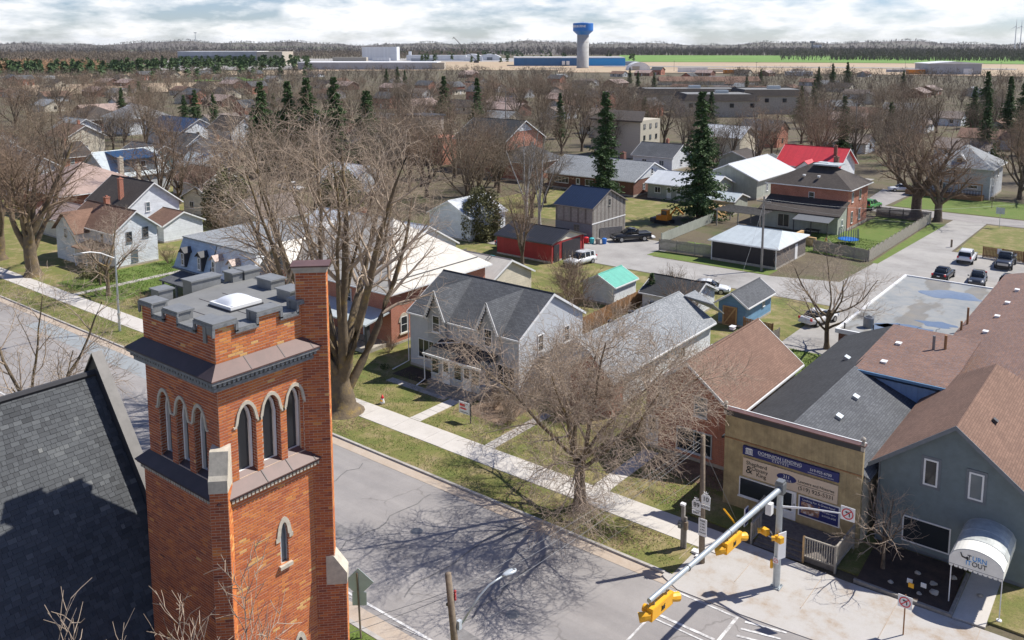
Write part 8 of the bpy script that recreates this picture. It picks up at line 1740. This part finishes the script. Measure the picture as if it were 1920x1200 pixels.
# ------------------------------------------------------------------ far houses, works, water tower
far_roofs = ('shingle_old', 'shingle_darkbrown', 'shingle_grey', 'shingle_brown', 'metal_tan', 'shingle_grey_light'); far_walls = ('siding_white', 'siding_cream', 'brick_red', 'siding_grey', 'brick_dark', 'siding_cream')
rs = np.random.RandomState(77); protos = []
def simple_house(i, rf, wl, w_, d_, e, r):
    t = thing('far_house', 'x', 'house', (0, 0, -50)); q = MB(); q.prism([(-w_, -d_, 0), (-w_, d_, 0), (-w_, d_, e), (-w_, 0, r), (-w_, -d_, e)], (2*w_, 0, 0)); q.build('wall', wl, t, local=True)
    q = MB(); q.slab([(-w_-.5, -d_-.5, e-.2), (w_+.5, -d_-.5, e-.2), (w_+.5, 0, r+.12), (-w_-.5, 0, r+.12)], .16); q.slab([(w_+.5, d_+.5, e-.2), (-w_-.5, d_+.5, e-.2), (-w_-.5, 0, r+.12), (w_+.5, 0, r+.12)], .16); q.build('roof', rf, t, local=True)
    for x in (-w_*.5, w_*.5):
        q = MB(); q.box(x-.6, x+.6, -d_-.06, -d_+.02, 1.0, 2.3); q.build('window', 'glass', t, local=True)
    q = MB(); q.box(w_-.02, w_+.06, -.6, .6, 1.0, 2.3); q.build('window', 'glass', t, local=True)
    q = MB(); q.box(-.45, .45, -d_-.06, -d_+.02, .1, 2.2); q.build('door', 'trim_white', t, local=True); return t
kinds = [simple_house(i, far_roofs[i], far_walls[i], (6, 7, 5.5, 6.5, 8, 6)[i], (4.2, 4.6, 4, 4.5, 5, 4.4)[i], (2.9, 3, 4.8, 3, 3, 2.9)[i], (4.8, 5.4, 7.2, 5.0, 5.2, 5.0)[i]) for i in range(6)]
used = set(); n = 0
desc = ('weathered tan roof', 'dark brown roof', 'grey roof and brick walls', 'red-brown roof', 'pinkish metal roof', 'pale grey roof')
while n < 145:
    az = rs.uniform(-33, 33); D = math.exp(rs.uniform(math.log(215), math.log(900))); x, y = polar(D, az); x = round(x/24)*24+rs.uniform(-4, 4); y = round(y/34)*34+rs.uniform(-3, 3)
    key = (round(x/22), round(y/30))
    if key in used or blocked(x, y, 12): continue
    if D > 640 and az > 12 and rs.rand() < .5: continue
    used.add(key); k = rs.randint(6); zone = 'upper left' if az < -10 else 'centre distance' if az < 8 else 'upper right'
    g = dup(kinds[k], None, (x, y, 0), rs.choice((0, math.pi/2, 0)), (1, 1, 1), 'far house with '+desc[k]+' among trees, '+zone, 'far houses with '+desc[k]+' '+zone); n += 1
for k in kinds:
    for c in list(k.children): bpy.data.objects.remove(c)
    bpy.data.objects.remove(k)
RT = Vector((.786, .618, 0)); FWD = Vector((-.618, .786, 0))
def block(t, name, mat, D, az, w_, d_, z0, z1, off=0.0, offd=0.0):
    x, y = polar(D, az); c = Vector((x, y, (z0+z1)/2))+RT*off+FWD*offd; q = MB(); q.obox(c, RT*w_/2, FWD*d_/2, (0, 0, (z1-z0)/2)); return q.build(name, mat, t)
def site(name, label, cat, D, az): x, y = polar(D, az); return thing(name, label, cat, (x, y, 0))
def az_of(u): return math.degrees(math.atan((u-960)/1645.0))
t = site('grey_factory', 'long grey factory with dark upper band at left distance', 'factory', 1330, az_of(430)); D = 1330; a = az_of(430)
block(t, 'main_hall', 'clad_grey', D, a, 112, 60, 0, 19, -8); block(t, 'light_end', 'stone_block', D, a, 36, 62, 0, 19.2, 66); block(t, 'window_band', 'trim_grey', D, a, 106, 1, 8, 13, -10, -30.4); block(t, 'roof_edge', 'trim_white', D, a, 112.5, 60.5, 19, 19.7, -8); block(t, 'front_wing', 'stone_block', D, a, 70, 20, 0, 7, 20, -50); block(t, 'office', 'clad_white', D, a, 44, 14, 0, 6, -20, -45)
t = site('long_warehouse_wall', 'long low grey warehouse wall in centre distance', 'warehouse', 1030, az_of(690)); block(t, 'wall', 'clad_grey', 1030, az_of(690), 160, 20, 0, 8); block(t, 'roof', 'trim_white', 1030, az_of(690), 161, 60, 8, 8.8, 0, 20); block(t, 'end_bay', 'stone_block', 1030, az_of(690), 14, 22, 0, 8.3, 82)
t = site('white_silo_works', 'tall white works block with long white sheds', 'factory', 1650, az_of(708)); block(t, 'tower_block', 'clad_white', 1650, az_of(708), 52, 40, 0, 25); block(t, 'tower_end', 'siding_white', 1650, az_of(708), 12, 42, 0, 25.4, 32); block(t, 'shed', 'clad_white', 1650, az_of(708), 110, 30, 0, 10, 110); block(t, 'low_shed', 'stone_block', 1650, az_of(708), 60, 20, 0, 7, -40, -60); block(t, 'stack', 'clad_white', 1650, az_of(708), 5, 5, 0, 17, 60); block(t, 'trailer', 'clad_white', 1650, az_of(708), 30, 8, 0, 6, 20, -90); block(t, 'trailer', 'clad_grey', 1650, az_of(708), 40, 8, 0, 6, 95, -110); block(t, 'trailer', 'clad_white', 1650, az_of(708), 34, 9, 0, 7, 180, -60)
for k, u in enumerate((884, 918)):
    t = site('white_fabric_dome', ('white fabric storage dome left of the pair', 'white fabric storage dome right of the pair')[k], 'dome', 1640, az_of(u)); x, y = polar(1640, az_of(u)); q = MB(); n_ = 12; pts = [Vector((x, y, 0))+RT*24*math.cos(math.pi*i/n_)+Vector((0, 0, 12*math.sin(math.pi*i/n_))) for i in range(n_+1)]; q.prism([tuple(p) for p in pts], tuple(FWD*50)); q.build('shell', 'clad_white', t); block(t, 'end_door', 'trim_grey', 1640, az_of(u), 10, .6, 0, 6, 0, -.4)
t = site('crane', 'thin dark crane boom slanting over the works', 'crane', 1400, az_of(893)); x, y = polar(1400, az_of(893)); q = MB(); p0 = Vector((x, y, 4)); p1 = p0+RT*-36+Vector((0, 0, 37)); q.tube([p0, p1], [.7, .5], 4); q.tube([p1, p1+RT*-1.5+Vector((0, 0, -3))], .4, 4); q.build('boom', 'trim_dark', t); block(t, 'carrier', 'trim_dark', 1400, az_of(893), 8, 4, 0, 4)
t = site('blue_warehouse', 'long blue warehouse with pale roof behind the water tower', 'warehouse', 1220, az_of(1065)); block(t, 'wall', 'clad_blue', 1220, az_of(1065), 150, 60, 0, 11); block(t, 'roof', 'clad_white', 1220, az_of(1065), 151, 61, 11, 12.2); block(t, 'bright_bay', 'sign_blue', 1220, az_of(1065), 60, 62, 0, 10.6, 46); block(t, 'office', 'clad_grey', 1220, az_of(1065), 18, 20, 0, 6, 86)
for k in (-8, -2): block(t, 'tank', 'clad_white', 1220, az_of(1065), 4, 4, 2, 7, k*1.0, -33)
t = site('round_storage_dome', 'white round-topped storage hut right of the water tower', 'dome', 985, az_of(1200)); x, y = polar(985, az_of(1200)); q = MB(); q.prism([tuple(Vector((x, y, 0))+RT*12.5*math.cos(math.pi*i/12)+Vector((0, 0, 9.5*math.sin(math.pi*i/12)))) for i in range(13)], tuple(FWD*24)); q.build('shell', 'clad_white', t); block(t, 'end_wall', 'stone_block', 985, az_of(1200), 8, .5, 0, 5, -4, -.3)
t = site('grey_shed', 'big grey steel shed with pale roof at right distance', 'warehouse', 950, az_of(1780)); block(t, 'wall', 'clad_grey', 950, az_of(1780), 50, 30, 0, 10.5); q = MB(); x, y = polar(950, az_of(1780)); c = Vector((x, y, 0)); q.prism([tuple(c+RT*s_*26-FWD*16+Vector((0, 0, z))) for s_, z in ((-1, 10.5), (1, 10.5), (1, 11), (0, 12.8), (-1, 11))], tuple(FWD*32)); q.build('roof', 'clad_white', t); block(t, 'door', 'clad_white', 950, az_of(1780), 9, 1, 0, 6, 12, -15.3)
for i, (u, D, w_, h, m_, lb) in enumerate(((1300, 930, 30, 5, 'clad_white', 'long white site trailer on the tan field'), (1345, 940, 18, 4, 'siding_cream', 'cream site trailer on the tan field'), (1372, 900, 14, 4, 'machine_orange', 'orange digger body on the tan field'), (1720, 930, 16, 5, 'machine_orange', 'row of orange machines near the grey shed'), (1500, 850, 24, 4, 'clad_white', 'white shed roof beyond the spruces'), (1690, 1000, 26, 3, 'clad_grey', 'low grey sheds left of the big grey shed'))):
    t = site('site_trailer', lb, 'trailer', D, az_of(u)); block(t, 'body', m_, D, az_of(u), w_, 6, .4, h); block(t, 'roof', 'clad_white', D, az_of(u), w_+.4, 6.4, h, h+.3); block(t, 'chassis', 'rubber', D, az_of(u), w_*.8, 5, 0, .4)
sc = site('school_block', 'long school-like block with dark brown sloped parapets and flat roofs', 'building', 365, az_of(1400))
for off, od, w_, d_, z in ((-12, 0, 30, 24, 9.0), (14, 16, 28, 24, 10.0), (-16, 34, 44, 20, 9.4), (22, 44, 30, 18, 8.6)):
    block(sc, 'wall', 'stone_block', 365, az_of(1400), w_-1.2, d_-1.2, 0, z-2, off, od); x, y = polar(365, az_of(1400)); c = Vector((x, y, 0))+RT*off+FWD*od; q = MB()
    lo = [c+RT*a_*w_/2+FWD*b_*d_/2+Vector((0, 0, z-2.6)) for a_, b_ in ((-1, -1), (1, -1), (1, 1), (-1, 1))]; hi = [c+RT*a_*(w_/2-1.6)+FWD*b_*(d_/2-1.6)+Vector((0, 0, z)) for a_, b_ in ((-1, -1), (1, -1), (1, 1), (-1, 1))]
    q.add([tuple(p) for p in lo+hi], [(i, (i+1) % 4, 4+(i+1) % 4, 4+i) for i in range(4)]); q.build('sloped_parapet', 'shingle_darkbrown', sc); q = MB(); q.poly([tuple(p-Vector((0, 0, .25))) for p in hi]); q.build('flat_roof', 'membrane', sc)
    for k in range(4): block(sc, 'window', 'glass', 365, az_of(1400), 1.6, .2, z-5.2, z-3.6, off-w_/2+3+k*(w_-6)/3, od-d_/2+.5)
    block(sc, 'roof_unit', 'metal_galv', 365, az_of(1400), 5, 3, z-.2, z+1.0, off+3, od+2)
pl = site('pink_roof_terrace', 'row of long pinkish-brown roofs behind the school block', 'building', 640, az_of(1330)); block(pl, 'wall', 'siding_cream', 640, az_of(1330), 70, 12, 0, 3); q = MB(); x, y = polar(640, az_of(1330)); c = Vector((x, y, 0)); q.prism([tuple(c-RT*36+FWD*s_+Vector((0, 0, z))) for s_, z in ((-7, 2.8), (7, 2.8), (0, 6))], tuple(RT*72)); q.build('roof', 'shingle_brown', pl)
# water tower
wx, wy = polar(1080, az_of(1093)); wt = thing('water_tower', 'blue-topped concrete water tower lettered with the town name', 'water tower', (wx, wy, 0)); WR = 12.3
q = MB(); q.lathe((wx, wy, 0), [(8.0, 0), (7.4, 2), (7.2, 41.5)], 32); q.build('shaft', 'tank_concrete', wt, smooth=True)
q = MB(); q.lathe((wx, wy, 0), [(7.3, 41.0), (7.6, 41.4), (WR, 45.6), (WR+.1, 46.2), (WR+.1, 54.6), (WR-.2, 54.9), (2, 55.6)], 40); q.build('tank', 'tank_blue', wt)
for z in (8, 14, 20, 26, 32, 38): q = MB(); q.lathe((wx, wy, z), [(7.35, -.12), (7.42, 0), (7.35, .12)], 32); q.build('pour_joint', 'stone_block', wt)
q = MB(); [q.tube([(wx+3*math.cos(a), wy+3*math.sin(a), 55.3), (wx+3*math.cos(a), wy+3*math.sin(a), 56.6)], .12, 4) for a in (0, 1.2, 2.4, 3.6, 4.8)]; q.tube([(wx, wy, 55.4), (wx, wy, 57.6)], .25, 5); q.build('roof_rail', 'metal_galv', wt)
WT_TEXT = (wt, wx, wy, WR+.16)
# pylon, turbines, grain elevator, far poles
def mast(name, label, cat, u, D, h, r, mat='metal_galv'):
    x, y = polar(D, az_of(u)); t = thing(name, label, cat, (x, y, hill_z(D, az_of(u)))); z = t.location.z; q = MB(); q.tube([(x, y, z), (x, y, z+h)], [r, r*.5], 5); q.build('mast', mat, t); return t, x, y, z
t, x, y, z = mast('lattice_tower', 'faint lattice tower on the left horizon', 'tower', 367, 6800, 62, 3.0); q = MB(); q.obox((x, y, z+60), RT*10, FWD*2, (0, 0, 3)); q.build('head', 'metal_galv', t)
for u, lb in ((1903, 'slim wind turbine at the right horizon, left one'), (1913, 'slim wind turbine at the right horizon, right one')):
    t, x, y, z = mast('wind_turbine', lb, 'wind turbine', u, 2900, 82, 1.9, 'trim_white')
    for a in (90, 210, 330): q = MB(); c = Vector((x, y, z+82)); q.tube([c, c+(RT*math.cos(R(a))+Vector((0, 0, math.sin(R(a)))))*20], [.9, .2], 4); q.build('blade', 'trim_white', t)
t, x, y, z = mast('grain_elevator', 'dark grain elevator block on the right skyline', 'silo', 1523, 4200, 34, 6, 'trim_grey'); q = MB(); q.obox((x, y, z+30), RT*10, FWD*6, (0, 0, 4)); q.build('head_house', 'trim_grey', t); q = MB(); q.obox((x, y, z+12)+RT*0 if False else Vector((x, y, z+10))+RT*24, RT*16, FWD*8, (0, 0, 6)); q.build('annex', 'clad_white', t)
for i, (u, D, h) in enumerate(((948, 300, 13), (1100, 520, 12), (523, 480, 13), (1330, 420, 12), (1613, 240, 14), (1420, 900, 12), (1560, 980, 12), (1700, 1100, 12), (1265, 960, 12), (1880, 1000, 12))):
    x, y = polar(D, az_of(u)); t = thing('far_pole', 'distant utility pole above the trees', 'utility pole', (x, y, 0), 0, 'distant utility poles'); q = MB(); q.tube([(x, y, 0), (x, y, h)], [.2, .14], 5); q.build('pole', 'wood_grey', t); q = MB(); q.obox((x, y, h-.8), RT*1.2, FWD*.08, (0, 0, .08)); q.build('crossarm', 'wood_grey', t)
flush_texts()
# town name bent round the tank
wt, wx, wy, wr = WT_TEXT
cu = bpy.data.curves.new('txt', 'FONT'); cu.body = 'SHELBURNE'; cu.size = 3.6; cu.align_x = 'CENTER'; cu.align_y = 'CENTER'; cu.extrude = .12; cu.offset = .06
o = bpy.data.objects.new('txt', cu); COL.objects.link(o); bpy.context.view_layer.update()
me = bpy.data.meshes.new_from_object(o.evaluated_get(bpy.context.evaluated_depsgraph_get())); bpy.data.objects.remove(o)
a0 = math.atan2(-wy, -wx)-R(31)
for v in me.vertices:
    a = a0+v.co.x*1.05/wr; rr_ = wr+v.co.z; v.co = Vector((rr_*math.cos(a), rr_*math.sin(a), 50.9+v.co.y))
me.materials.clear(); link('lettering', me, 'sign_white', wt)

# ------------------------------------------------------------------ the air between here and the hills
q = MB(); q.box(-15000, 13000, -9000, 15500, -1.0, 110.0)
hz = q.build('haze', None); hz['kind'] = 'stuff'
m = bpy.data.materials.new('haze_air'); m.use_nodes = True; nt = m.node_tree
for n in list(nt.nodes):
    if n.type != 'OUTPUT_MATERIAL': nt.nodes.remove(n)
pv_ = nt.nodes.new('ShaderNodeVolumePrincipled'); pv_.inputs['Color'].default_value = (.86, .92, 1.0, 1); pv_.inputs['Density'].default_value = 2.0e-5; pv_.inputs['Anisotropy'].default_value = .2
nt.links.new(pv_.outputs[0], [n for n in nt.nodes if n.type == 'OUTPUT_MATERIAL'][0].inputs['Volume']); hz.data.materials.append(m)
